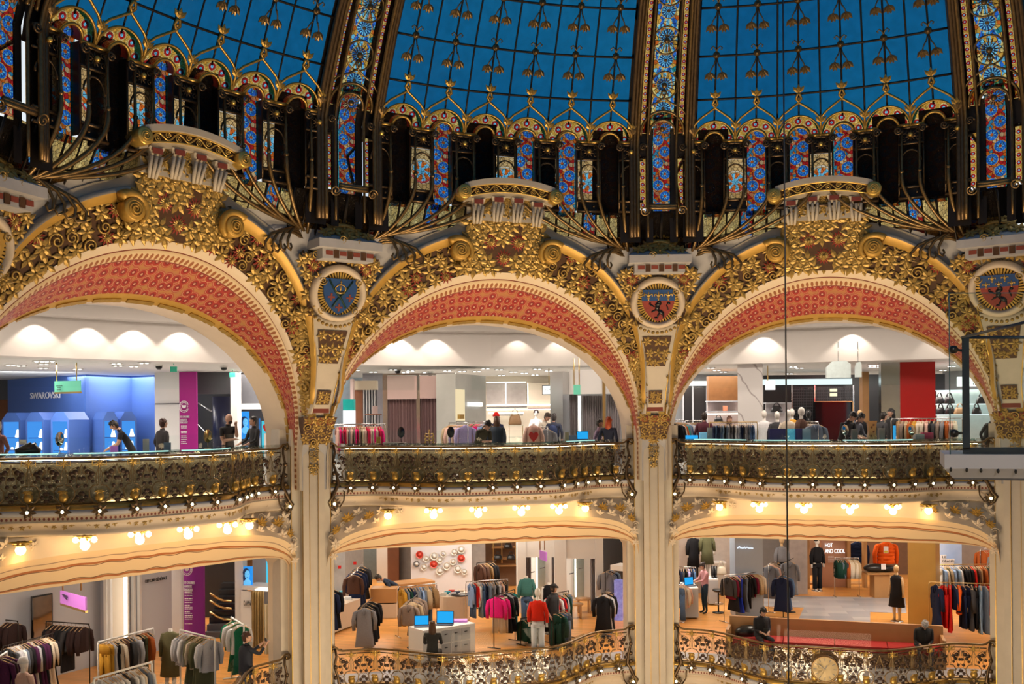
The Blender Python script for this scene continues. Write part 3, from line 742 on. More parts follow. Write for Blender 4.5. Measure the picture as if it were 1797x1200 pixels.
        base = ramp(rc, [(0, (.80, .50, .20)), (.5, (.62, .35, .12)), (.8, (.88, .60, .28))])
        cx = mth('SUBTRACT', x, .5); cy = mth('SUBTRACT', y, .78); d = disc(cx, cy, .40); ang = mth('ARCTAN2', cy, cx)
        p = mth('GREATER_THAN', mth('COSINE', mth('ADD', mth('MULTIPLY', ang, 6.0), mth('MULTIPLY', d, 2.0))), .15)
        w_ = mix(p, O, Cy); w_ = mix(mth('LESS_THAN', d, .36), w_, Cy); base = mix(mth('LESS_THAN', d, 1.0), base, w_)
        rg = mth('MULTIPLY', mth('GREATER_THAN', d, 1.12), mth('LESS_THAN', d, 1.25)); base = mix(rg, base, (.9, .8, .62))
        lo = mth('MULTIPLY', mth('MULTIPLY', mth('GREATER_THAN', d, 1.0), mth('LESS_THAN', d, 1.22)), mth('LESS_THAN', y, .6)); base = mix(lo, base, (.65, .08, .07))
    elif kind == 'beads':
        base = ramp(rc, [(0, G), (.45, (.95, .45, .06)), (.75, (1, .68, .2))])
        cx = mth('MULTIPLY', mth('SUBTRACT', x, .5), 1.0); cy = mth('SUBTRACT', mth('FRACT', y), .5); d = disc(cx, cy, .36)
        w_ = mix(mth('LESS_THAN', d, .30), R_, Cy); w_ = mix(mth('GREATER_THAN', d, .8), w_, (1, .75, .3)); base = mix(mth('LESS_THAN', d, 1.0), base, w_)
    else:
        base = ramp(rc, [(0, (.75, .50, .16)), (.5, (.60, .42, .16)), (.8, (.9, .66, .25))])
    nz = N(nt, 'ShaderNodeTexNoise', Scale=38.0, Detail=2.0); nt.links.new(uv.outputs['UV'], nz.inputs['Vector'])
    k = mth('MULTIPLY_ADD', nz.outputs[0], 1.7, -.05)
    n2 = N(nt, 'ShaderNodeTexNoise', Scale=2.2, Detail=1.0); nt.links.new(uv.outputs['UV'], n2.inputs['Vector']); k = mth('MULTIPLY', k, mth('MULTIPLY_ADD', n2.outputs[0], 1.6, .2))
    base = mix(1.0, base, mix(k, (0.0, 0.0, 0.0), (dark, dark, dark)), 'MULTIPLY')
    base = mix(lead, base, (.004, .003, .003))
    t = N(nt, 'ShaderNodeBsdfTransparent'); nt.links.new(base, t.inputs[0]); g = N(nt, 'ShaderNodeBsdfPrincipled', Roughness=.12)
    g.inputs['Base Color'].default_value = (.03, .02, .015, 1); bp = N(nt, 'ShaderNodeBump', Strength=.6, Distance=.03); nt.links.new(nz.outputs[0], bp.inputs['Height']); nt.links.new(bp.outputs[0], g.inputs['Normal'])
    mx = N(nt, 'ShaderNodeMixShader'); mx.inputs[0].default_value = .22; nt.links.new(t.outputs[0], mx.inputs[1]); nt.links.new(g.outputs[0], mx.inputs[2]); nt.links.new(mx.outputs[0], out.inputs[0])
    return m
for k_ in ('flow', 'rose', 'wheel', 'beads', 'gold'): M['s_'+k_] = stained('stained_glass_'+k_, k_, .8 if k_ == 'rose' else 1.0)
M['blueglass'] = glassm('blue_dome_glass', (.006, .135, .30), .10, .12, noise=.4)
DC = np.array([3.5, 12.43])
AZ = [math.atan2(*(c-DC)) for c in COLS]
RL, ZL = 12.1, 6.57
PROF = [(4.9, 12.1), (6.57, 12.1), (7.45, 11.69), (8.31, 11.25), (9.20, 10.68), (10.05, 10.05), (11.0, 9.25), (12.2, 8.1), (13.4, 6.6), (14.4, 4.6), (15.0, 2.0), (15.1, 0.0)]
def rz_(z): return float(np.interp(z, [p[0] for p in PROF], [p[1] for p in PROF]))
def DP(az, z, dr=0.0, r=None):
    q = (rz_(z) if r is None else r)+dr; return np.array([DC[0]+q*math.sin(az), DC[1]+q*math.cos(az), z])
def DR(az, z):   # right, up along glass, toward the inside
    u = DP(az, z+.05)-DP(az, z-.05); u = nrm(u); r = np.array([math.cos(az), -math.sin(az), 0]); n = np.cross(r, u)
    inn = -np.array([math.sin(az), math.cos(az), 0])
    if n@inn < 0: n = -n
    return np.stack([r, u, n], 1)
RW = math.radians(3.55); CW = (math.radians(36)-2*RW)/6
def strip_uv(mb, az0, az1, z0, z1, nv, m, dr=0.0, ulen=1.0, nu=1):
    w_ = rz_((z0+z1)/2)*abs(az1-az0); L = 0; V = []; uv = []; zs = np.linspace(z0, z1, nv+1); prev = None
    for z in zs:
        p = DP((az0+az1)/2, z, dr); L += 0 if prev is None else np.linalg.norm(p-prev); prev = p
        for i in range(nu+1): V.append(DP(az0+(az1-az0)*i/nu, z, dr)); uv.append((i/nu, L/w_))
    F = [(j*(nu+1)+i, j*(nu+1)+i+1, (j+1)*(nu+1)+i+1, (j+1)*(nu+1)+i) for j in range(nv) for i in range(nu)]
    mb.add(V, F, m, uv, True)
# blue glazing, one window per bay
BAYAZ = []
for bi in range(3):
    a0 = AZ[bi]+RW; a1 = AZ[bi+1]-RW; BAYAZ.append((a0, a1)); cw = (a1-a0)/6
    root = empty('window_%d' % (bi+1), DP((a0+a1)/2, ZL), 0, None, None, None, 'structure')
    q = MB()
    def zlo(a):   # panes start above the horseshoe arches
        x = ((a*6) % 1.0-.5)*cw*RL; r = .44*cw*RL; return ZL+math.sqrt(max(0, r*r-x*x))
    aus = sorted(set([round(k/6+f/6, 5) for k in range(6) for f in (0, .02, .07, .15, .27, .4, .5, .6, .73, .85, .93, .98)]+[1.0]))
    q.grid(lambda a, v: DP(a0+(a1-a0)*a, zlo(min(a, .99999))+v*(12.2-zlo(min(a, .99999))), .06), 0, 14, 0, us=np.array(aus)); q.build('blue_pane', M['blueglass'], root)
    q = MB()
    for i in range(13):
        a = a0+cw*i/2; q.tube([DP(a, z) for z in np.linspace(ZL+.35, 12.1, 16)], .022, 4, 0)
    for z in (7.45, 8.31, 9.20, 10.05, 11.0): q.tube([DP(a0+(a1-a0)*t, z) for t in np.linspace(0, 1, 13)], .028, 4, 0)
    q.build('glazing_bar', M['iron'], root)
# dome ribs
for i in range(4):
    az = AZ[i]; root = empty('dome_rib', DP(az, 4.2), 0, 'blue and gold stained glass dome rib '+['at the far left edge', 'left of the middle window', 'right of the middle window', 'at the right edge'][i], 'dome rib', 'stained glass ribs of the dome')
    hw_ = RW*.40; q = MB(); strip_uv(q, az-hw_, az+hw_, 7.05, 12.1, 24, 0, .02, nu=2); q.build('centre_glass', M['s_flow'], root)
    for s in (-1, 1):
        q = MB(); a_, b_ = sorted((az+s*RW*.50, az+s*RW*.72)); strip_uv(q, a_, b_, 6.75, 12.1, 24, 0, .0); q.build('side_glass', M['s_beads'], root)
        q = MB(); a_, b_ = sorted((az+s*RW*.50, az+s*RW*.72)); strip_uv(q, a_, b_, 5.0, 6.25, 4, 0, .0); q.build('lower_side_glass', M['s_beads'], root)
        for k, (f, r_, dr) in enumerate(((.46, .03, -.05), (.78, .045, -.08), (.98, .065, -.02), (.88, .05, -.05))):
            q = MB(); q.tube([DP(az+s*RW*f, z, dr-.03) for z in np.linspace(4.3, 12.1, 26)], r_, 6); q.build('bronze_rail', M['bronzeg'] if k < 2 else M['bronze'], root)
    q = MB(); strip_uv(q, az-hw_*.72, az+hw_*.72, 4.9, 7.12, 6, 0, .05); q.build('lower_glass', M['s_rose'], root)
    q = MB(); cs = DP(az, 6.78); Rr = DR(az, 6.9)
    def ringp(t, r, dn=-.02): return cs+Rr@np.array([r*math.cos(t), r*math.sin(t), dn])
    V = []; uv = []; 
    for t in np.linspace(0, PI, 19):
        for k, r in enumerate((.30, .50)): V.append(ringp(t, r)); uv.append((k, t*.5*1.3*2/PI*2))
    q.add(V, [(j*2, j*2+1, j*2+3, j*2+2) for j in range(18)], 0, uv); q.build('horseshoe_arch', M['s_beads'], root)
    q = MB()
    for r, th in ((.30, .035), (.51, .035)): q.tube([ringp(t, r, .03) for t in np.linspace(-.1, PI+.1, 22)], th, 6)
    # ogee over it
    for s in (-1, 1):
        q.tube([cs+Rr@np.array([s*x, y, .05]) for x, y in ((.62, .10), (.60, .36), (.42, .58), (.16, .70), (.02, .80), (-.06, .92), (0, 1.02))], .025, 5)
    for z, x in ((6.62, .72), (6.62, -.72)):
        p = DP(az, z, -.12)+Rr@np.array([x, 0, 0]); put_rosette(q, p, Rr, .13, 0, 0, 10)
        for dx in (-.08, 0, .08): q.tmpl(LEAF, p+Rr@np.array([0, .1, .02]), Rr@rot2(-dx*6), .22, 0, False)
    for z in (5.05, 5.0): q.tube([DP(az, z, -.2)+Rr@np.array([x, 0, .1*math.cos(x*3)]) for x in np.linspace(-.34, .34, 9)], .05, 6)
    for s in (-1, 1): put_spiral(q, DP(az, 4.90, -.28)+Rr@np.array([s*.44, 0, 0]), Rr, .12, 0, s, 0, .2)
    q.build('gilt_frame', M['bronzeg'], root)
    q = MB(); z = 8.0
    for z in (7.75, 8.62, 9.5, 10.4):
        R_ = DR(az, z); p = DP(az, z, -.03)
        r = MB(); r.tube([p+R_@np.array([.31*math.cos(t), .31*math.sin(t), 0]) for t in np.linspace(0, 2*PI, 25)[:-1]], .022, 5, 0, True)
        r.ball(p, .075, 8)
        for k in range(16): t = 2*PI*k/16; r.tube([p+R_@np.array([.09*math.cos(t), .09*math.sin(t), 0]), p+R_@np.array([.25*math.cos(t), .25*math.sin(t), 0])], .012, 4); 
        r.build('rose_wheel', M['bronzeg'], root)
    p = DP(az, 6.85, -.03); R_ = DR(az, 6.8); r = MB(); r.ball(p, .07, 8)
    for k in range(16): t = 2*PI*k/16; r.tube([p+R_@np.array([.09*math.cos(t), .09*math.sin(t), 0]), p+R_@np.array([.24*math.cos(t), .24*math.sin(t), 0])], .012, 4)
    r.build('rose_wheel', M['bronzeg'], root)
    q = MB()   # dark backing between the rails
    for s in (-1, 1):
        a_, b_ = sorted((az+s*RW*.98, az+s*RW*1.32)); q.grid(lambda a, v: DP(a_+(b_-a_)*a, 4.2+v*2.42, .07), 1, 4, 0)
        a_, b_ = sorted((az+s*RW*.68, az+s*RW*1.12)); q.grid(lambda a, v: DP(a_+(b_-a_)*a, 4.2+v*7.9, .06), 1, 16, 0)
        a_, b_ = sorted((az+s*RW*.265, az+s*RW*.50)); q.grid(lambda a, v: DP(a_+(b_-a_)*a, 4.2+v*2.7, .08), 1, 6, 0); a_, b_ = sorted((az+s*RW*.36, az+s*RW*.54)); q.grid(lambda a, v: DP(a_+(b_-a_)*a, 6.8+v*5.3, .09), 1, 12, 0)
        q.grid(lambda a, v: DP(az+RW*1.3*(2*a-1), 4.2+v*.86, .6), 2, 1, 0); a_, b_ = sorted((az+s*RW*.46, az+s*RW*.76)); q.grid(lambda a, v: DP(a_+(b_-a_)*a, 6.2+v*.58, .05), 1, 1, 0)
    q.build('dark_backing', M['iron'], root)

# gallery: six horseshoe arches per bay with niches and panels below
def bay_cell(bi, k): a0, a1 = BAYAZ[bi]; cw = (a1-a0)/6; return a0+cw*(k+.5), cw
posn = ['first', 'second', 'third', 'fourth', 'fifth', 'sixth']
DARKN = {0: (1, 3, 5), 1: (0, 2, 5), 2: (0, 4, 5)}; DARKP = {0: (), 1: (1, 3, 5), 2: (1, 3, 4, 5)}
backs = MB()
for bi in range(3):
    for k in range(6):
        az, cw = bay_cell(bi, k); Rr = DR(az, 6.0); Ru = DR(az, 7.1); hwm = RL*cw/2
        root = empty('gallery_arch', DP(az, 4.9), 0, 'gold glass horseshoe arch, %s from left under the %s blue window' % (posn[k], BN[bi]), 'gallery arch', 'horseshoe arches round the foot of the dome')
        cs = DP(az, ZL-.02, -.05); ri, ro = .23, hwm*.985
        def rp_(t, r, dn=0.0): return cs+Ru@np.array([r*math.cos(t), r*math.sin(t), dn])
        q = MB(); V = []; uv = []
        for t in np.linspace(-.12, PI+.12, 21):
            for j, r in enumerate((ri, ro)): V.append(rp_(t, r)); uv.append((j, (t+.12)*4.9/3.4))
        q.add(V, [(j*2, j*2+1, j*2+3, j*2+2) for j in range(20)], 0, uv); q.build('arch_glass', M['s_beads'], root)
        q = MB()
        for r, th in ((ri, .032), (ro, .026)): q.tube([rp_(t, r, .03) for t in np.linspace(-.12, PI+.12, 22)], th, 6)
        for s in (-1, 1):
            q.tube([cs+Ru@np.array([s*x, y, .05]) for x, y in ((hwm*1.0, .12), (hwm*.97, .40), (hwm*.72, .54), (.16, .68), (.02, .77), (-.06, .87), (-.03, .97), (0, .99))], .030, 5)
            q.tube([cs+Rr@np.array([s*x, 0, .04]) for x in (ri-.02, hwm-.01)], .04, 5)
        q.tmpl(sphere_t(6), cs+Ru@np.array([0, .88, .05]), Ru, .035)
        q.build('gilt_ogee', M['gold'], root)
        q = MB(); p = cs+Ru@np.array([0, 1.0, .05])
        for d_ in (-.7, 0, .7): q.tmpl(LEAF, p, Ru@rot2(d_), .20, 0, False)
        p = cs+Ru@np.array([hwm, .30, .06]); 
        for d_ in (-.7, 0, .7): q.tmpl(LEAF, p, Ru@rot2(d_), .19, 0, False)
        q.build('leaf_finial', M['gold'], root)
        # niche window under the arch
        q = MB(); wn = ri/RL; strip_uv(q, az-wn, az+wn, 4.80, ZL+.0, 5, 0, .16)
        V = [DP(az, ZL, .16)+Rr@np.array([0, 0, 0])]; uv = [(.5, 3)]
        for t in np.linspace(0, PI, 13): V.append(DP(az, ZL, .16)+Ru@np.array([.29*math.cos(t), .31*math.sin(t), 0])); uv.append((.5+.5*math.cos(t), 3+.5*math.sin(t)))
        q.add(V, [(0, j+1, j+2) for j in range(12)], 0, uv); q.build('niche_window', M['s_rose'], root)
        q = MB()   # niche reveal
        for s in (-1, 1): q.grid(lambda a, v: DP(az, 4.95+v*(ZL-4.95), -.05+a*.25)+Rr@np.array([s*ri, 0, 0]), 1, 1, 0)
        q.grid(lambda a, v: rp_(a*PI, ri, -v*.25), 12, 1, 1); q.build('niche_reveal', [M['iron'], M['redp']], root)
        if k in DARKN[bi]: q = MB(); q.grid(lambda a, v: DP(az-cw*.36+a*cw*.72, 4.9+v*2.0, .3), 3, 1, 0); q.build('shutter', M['iron'], root)  # opaque blocker added behind the glass to keep this niche dark
        # pier panel to the right of the niche (centred on the cell border)
        for ap, e_ in ((az+cw/2, k == 5), (az-cw/2, 2))[:2 if k == 0 else 1]:
            Rp = DR(ap, 6.0); hp = hwm-ri; a_, b_ = ap-hp/RL, ap+hp/RL
            if e_ == 1: b_ = ap+.10/RL
            if e_ == 2: a_ = ap-.10/RL
            q = MB(); strip_uv(q, a_, b_, 5.18, 6.12, 3, 0, -.02, nu=2); q.build('panel_window', M['s_wheel'], root)
            q = MB(); x0 = -hp
            q.tube([DP(ap, 5.72, -.06)+Rp@np.array([hp*.82*math.cos(t), hp*1.0*math.sin(t)+.02, 0]) for t in np.linspace(0, PI, 12)], .02, 5)
            for zz, th in ((6.14, .028), (6.50, .035), (5.16, .035), (4.92, .035)): q.tube([DP(ap+a*(hp+.01)/RL, zz, -.06) for a in (-1, 0, 1)], th, 5)
            put_rosette(q, DP(ap, 6.32, -.08), Rp, .13, 0, 0, 10)
            for s in (-1, 1):
                for zz in (6.24, 6.41): put_spiral(q, DP(ap, zz, -.08)+Rp@np.array([s*hp*.6, 0, 0]), Rp, .065, 0, s, zz*3, .2, 1.3)
                put_spiral(q, DP(ap, 6.43, -.16)+Rp@np.array([s*hp, 0, 0]), Rp, .09, 0, s, 0, .3)
            for e in (a_, b_): q.tube([DP(e, z, -.03) for z in (4.9, 6.5)], .022, 5)
            for x in (-.12, .12): q.ball(DP(ap, 5.04, -.05)+Rp@np.array([x, 0, 0]), .035, 6)
            q.build('filigree', M['bronze'], root)
            q = MB(); q.grid(lambda a, v: DP(a_+(b_-a_)*a, 4.88+v*.30, .0), 1, 1, 0); q.grid(lambda a, v: DP(a_+(b_-a_)*a, 6.14+v*.40, .03), 1, 1, 0)
            q.build('dark_band', M['iron'], root)
            q = MB(); q.ball(DP(ap, 6.32, -.14), .055, 8); q.build('gilt_boss', M['goldl'], root)
            if k in DARKP[bi]: q = MB(); q.grid(lambda a, v: DP(a_+(b_-a_)*a, 5.0+v*1.2, .25), 1, 1, 0); q.build('shutter', M['iron'], root)  # same kind of added blocker, keeps daylight out of this panel
# bowl of glass and ribs that sweep into the fan brackets beside each pedestal
for bi in range(3):
    B = BAYS[bi]; a0, a1 = BAYAZ[bi]; k_ = B.hw/4.34
    for s in (-1, 1):
        root = empty('fan_bracket', B.P(s*3.2, 1.2, 3.8), 0, 'sweeping bronze fan bracket on the %s side of the %s arch' % ('left' if s < 0 else 'right', BN[bi]), 'fan bracket', 'bronze fan brackets under the dome')
        foot = B.P(s*3.18*k_, 1.15, 4.02)
        ends = []
        for k in range(6):      # bars coming down from the piers of this half
            az, cw = bay_cell(bi, (k//2) if s < 0 else 5-(k//2)); sg = (1 if k % 2 else -1)*(1 if s < 0 else -1)
            aa = az+sg*.30/RL
            top = DP(aa, 6.42, -.14); mid = DP(aa, 5.35, -.16); tg = foot-mid
            c1 = mid+np.array([0, 0, -.55]); hor = np.array([tg[0], tg[1], 0])
            pts = [top, DP(aa, 5.9, -.15), DP(aa, 5.5, -.16)]
            for t in np.linspace(0, 1, 12):
                p0, p1, p2, p3 = mid, c1, foot+np.array([-hor[0]*.35, -hor[1]*.35, .02]), foot+np.array([0, 0, .05*k])
                pts.append((1-t)**3*p0+3*(1-t)**2*t*p1+3*(1-t)*t*t*p2+t**3*p3)
            q = MB(); q.tube(pts, [.028, .028, .03]+[.045]*12, 6); q.ball(pts[2], .055, 6); q.build('rib_bar', M['bronzeg'], root)
            if k < 4:          # tendril returning outward over the hood
                o_ = foot+np.array([0, 0, -.04*k]); L = .62+.20*k
                tp = [o_]+[o_+np.array([*(-s*B.t), 0])*x*L+np.array([0, 0, z])+np.array([*B.n, 0])*(.12*x) for x, z in ((.3, .13), (.6, .12), (.85, 0), (1.0, -.2), (.98, -.36), (.86, -.40), (.80, -.32), (.86, -.25))]
                q = MB(); q.tube(tp, [.05, .045, .04, .035, .032, .03, .028, .026, .022], 6); q.build('tendril', M['bronzeg'], root)
        q = MB()     # main S-shaped stem with a foot scroll and an upper scroll against the rib
        Rv = np.stack([np.array([*B.t, 0]), np.array([0, 0, 1.]), np.array([*B.n, 0])], 1)
        def F3(x, z, d=0.0): return foot+Rv@np.array([s*x, z, d])
        q.tube([F3(*c) for c in ((-.03, .35), (-.02, .1), (.05, -.15), (.08, -.35), (.02, -.50), (-.10, -.52), (-.15, -.42), (-.08, -.36))], [.05, .055, .06, .055, .05, .045, .04, .03], 7)
        q.tube([F3(*c) for c in ((.10, -.45), (.16, -.2), (.18, .05), (.26, .25), (.40, .30), (.46, .20), (.40, .12), (.34, .17))], [.06, .055, .05, .05, .045, .04, .035, .03], 7)
        q.tube([F3(0, .15), F3(.05, .7, -.1), F3(.30, 1.3, -.3), F3(.42, 2.0, -.42), DP(AZ[bi if s < 0 else bi+1]-s*RW*.98, 6.6, -.1)], [.05, .05, .045, .04, .035], 7)
        q.build('stem', M['bronzeg'], root)
    # curved lower glazing
    q = MB(); nn = 24
    def Sbowl(a, v):
        az = AZ[bi]+(AZ[bi+1]-AZ[bi])*a; top = DP(az, 4.90, .04)
        u = (a-.5)*2*B.hw; f6 = 4.05-max(0, abs(u)-1.0)*.10-max(0, abs(u)-2.2)*.28
        bot = B.P(u, min(.30, 2.6-.0*abs(u)), f6)
        dr = np.array([top[0]-bot[0], top[1]-bot[1]]); t = v
        x = t**.55; return np.array([bot[0]+dr[0]*x, bot[1]+dr[1]*x, bot[2]+(top[2]-bot[2])*t**1.5])
    sw = root
    bw = empty('trim_%d' % (bi+1), B.P(0, 1, 4), 0, None, None, None, 'structure')
    us = np.linspace(0, 1, 25)
    for c in range(24):
        m_ = 's_gold' if (c % 4 in (0, 1)) else 's_rose' if c % 4 == 2 else 's_gold'
        g = MB(); V = []; uv = []
        for v in np.linspace(0, 1, 9):
            for e in (0, 1): V.append(Sbowl(us[c+e], v)); uv.append((e, v*3.6))
        g.add(V, [(j*2, j*2+1, j*2+3, j*2+2) for j in range(8)], 0, uv); g.build('bowl_glass', M[m_], bw)
    g = MB()
    for c in range(0, 25): g.tube([Sbowl(us[c], v)+np.array([*B.n, 0])*.02 for v in np.linspace(0, 1, 9)], .022 if c % 2 else .03, 4)
    for v in (.33, .66): g.tube([Sbowl(a, v)+np.array([*B.n, 0])*.02 for a in us], .015, 4)
    g.build('glazing_bar', M['iron'], bw)

# leaf pendants hanging over the blue panes
proto = None
for bi in range(3):
    for rw, z in enumerate((8.31, 9.20)):
        for k in range(6):
            az, cw = bay_cell(bi, k); R_ = DR(az, z-.2); p = DP(az, z, -.06)
            Rm4 = Matrix([[*R_[0], p[0]], [*R_[1], p[1]], [*R_[2], p[2]], [0, 0, 0, 1]])
            lab = 'gilt leaf pendant on the %s pane column of the %s blue window, %s row' % (posn[k], BN[bi], ['lower', 'upper'][rw])
            if proto is None:
                proto = empty('leaf_pendant', (0, 0, 0)); I3 = np.eye(3)
                q = MB(); q.ball((0, 0, .02), .055, 8); q.lathe([(.001, .05), (.07, .03), (.085, 0)], (0, 0, 0), 10)
                for s in (-1, 1):
                    q.tube([(0, .05, 0), (s*.02, .14, .01), (s*.08, .20, .02), (s*.13, .16, .02), (s*.10, .12, .02)], .016, 5)
                q.build('boss', M['bronzeg'], proto, local=True)
                for s in (-1, 1):
                    q = MB(); q.tube([(s*.01, -.05, .02), (s*.04, -.18, .03), (s*.11, -.30, .03), (s*.14, -.40, .02)], .015, 5)
                    q.ball((s*.06, -.22, .04), .024, 5); q.build('stem', M['bronze'], proto, local=True)
                    q = MB()
                    for a in (2.55, 3.0, 3.35, 3.8): q.tmpl(LEAF, (s*.14, -.36, .02), rot2(a), .21, 0, False)
                    q.build('leaf', M['bronzeg'], proto, local=True)
                o = proto
            else: o = copy_tree(proto)
            o.matrix_basis = Rm4; tag(o, lab, 'leaf pendant', 'gilt leaf pendants on the blue glass')
# rest of the rotunda, behind and beside the camera
sh = empty('wall_round_the_well', (DC[0], DC[1], LF), 0, None, None, None, 'structure')
q = MB(); A0, A1 = AZ[3]+RW, AZ[0]+2*PI-RW
q.grid(lambda a, v: np.array([DC[0]+15.6*math.sin(AZ[3]+.18+a*(2*PI-(AZ[3]-AZ[0])-.3)), DC[1]+15.6*math.cos(AZ[3]+.18+a*(2*PI-(AZ[3]-AZ[0])-.3)), -11+v*15.8]), 40, 2, 0); q.build('plaster', M['ivory'], sh)
q = MB(); q.grid(lambda a, v: DP(A0+(A1-A0)*a, 4.8+v*7.4, .1), 40, 12, 0); q.build('blue_glass', M['blueglass'], sh)
q = MB(); q.grid(lambda a, v: DP(2*PI*a, 12.1+v*3.0, .1), 40, 8, 0); q.build('blue_glass', M['blueglass'], sh)
q = MB(); q.grid(lambda a, v: np.array([DC[0]+(12.1+v*3.8)*math.sin(2*PI*a), DC[1]+(12.1+v*3.8)*math.cos(2*PI*a), 4.8-.9*v]), 60, 1, 0, us=np.linspace((AZ[3]+.1)/(2*PI), (AZ[0]+2*PI-.1)/(2*PI), 40)); q.build('soffit', M['ivory'], sh)
q = MB()
for k in range(84):
    a = AZ[3]+.32+(2*PI-(AZ[3]-AZ[0])-.64)*(k//3+.5)/28; q.ball((DC[0]+14.7*math.sin(a), DC[1]+14.7*math.cos(a), (-2.1, -1.0, -6.9)[k % 3]), .11, 8)
q.build('opposite_gallery_lamps', em('far_lamps', (1, .78, .45), 26), sh)
q = MB(); q.grid(lambda a, v: np.array([DC[0]+16*v*math.sin(2*PI*a), DC[1]+16*v*math.cos(2*PI*a), -11.0]), 40, 1, 0); q.build('base_floor', M['ivory2'], sh)
# ---------------------------------------------------------------- balconies, fascias, lamps
def sm(x): x = min(1, max(0, x)); return x*x*(3-2*x)
def Bp(u): return -.42+1.32*sm((3.15-abs(u))/2.1)
DZL = -4.85
def ring2(a, b, zs, n, d0, d1, zb=-6.6, cz=-4.4):
    th = np.linspace(0, PI, 241); c, s = np.cos(th), np.sin(th); u = a*np.sign(c)*np.abs(c)**(2/n); q = np.clip(s, 0, 1)**(2/n); z = zs+b*q
    zl = np.linspace(zb, zs, 12)[:-1]; U = np.concatenate([np.full(11, a), u, np.full(11, -a)]); Z = np.concatenate([zl, z, zl[::-1]])
    Dd = np.concatenate([np.full(11, d0), d0+(d1-d0)*q, np.full(11, d0)])
    ph = np.arctan2(Z-cz, U); ph = np.where(ph < -1.8, ph+2*PI, ph)
    return lambda p: np.array([np.interp(p, ph, U), np.interp(p, ph, Dd), np.interp(p, ph, Z)])
g0 = ring2(3.98, .80, -3.9, 9, -.46, -.46); g0b = ring2(3.98, .80, -3.9, 9, -1.2, -1.2); g1 = ring2(4.02, 1.46, -3.9, 4.2, -.36, .02)
def module_parts(h=.86, w=.64):
    """flat ironwork module: x across, y up; returns polylines, discs"""
    T = []; Dk = []
    T.append(([(0, .98), (0, .80), (-.05, .68), (-.07, .52), (-.05, .44)], .010)); T.append(([(0, .80), (.05, .68), (.07, .52), (.05, .44)], .010))
    T.append(([(.02, .44), (.02, .98)], .008)); T.append(([(-.02, .44), (-.02, .98)], .008))
    for s in (-1, 1):
        T.append(([(s*x, y) for x, y in ((.02, .42), (.12, .40), (.19, .30), (.18, .16), (.10, .05), (.02, .02))], .017))
        T.append(([(s*x, y) for x, y in ((.04, .62), (.13, .74), (.22, .80), (.30, .74), (.29, .66), (.23, .66))], .011))
        T.append(([(s*x, y) for x, y in ((.32, .86), (.24, .60), (.22, .48), (.27, .38), (.32, .44))], .011))
        T.append(([(s*x, y) for x, y in ((.19, .26), (.26, .34), (.32, .30), (.31, .22), (.26, .22))], .009))
        T.append(([(s*x, y) for x, y in ((.12, .06), (.20, .12), (.27, .10), (.32, .04))], .009))
        for x, y, r in ((.13, .66, .048), (.21, .70, .052), (.17, .58, .046), (.29, .56, .040), (.12, .50, .036), (.25, .40, .040), (.30, .24, .042), (.24, .17, .040), (.30, .09, .036), (.26, .78, .030)): Dk.append((s*x, y, r))
    return T, Dk
TP, DK = module_parts()
M['bronzes'] = pm('light_bronze', (.34, .23, .11), .3, .75, var=.3, scale=12); M['disc'] = pm('round_leaf_bronze', (.07, .038, .022), .4, .3)
NM = 14
bal_mesh = {}
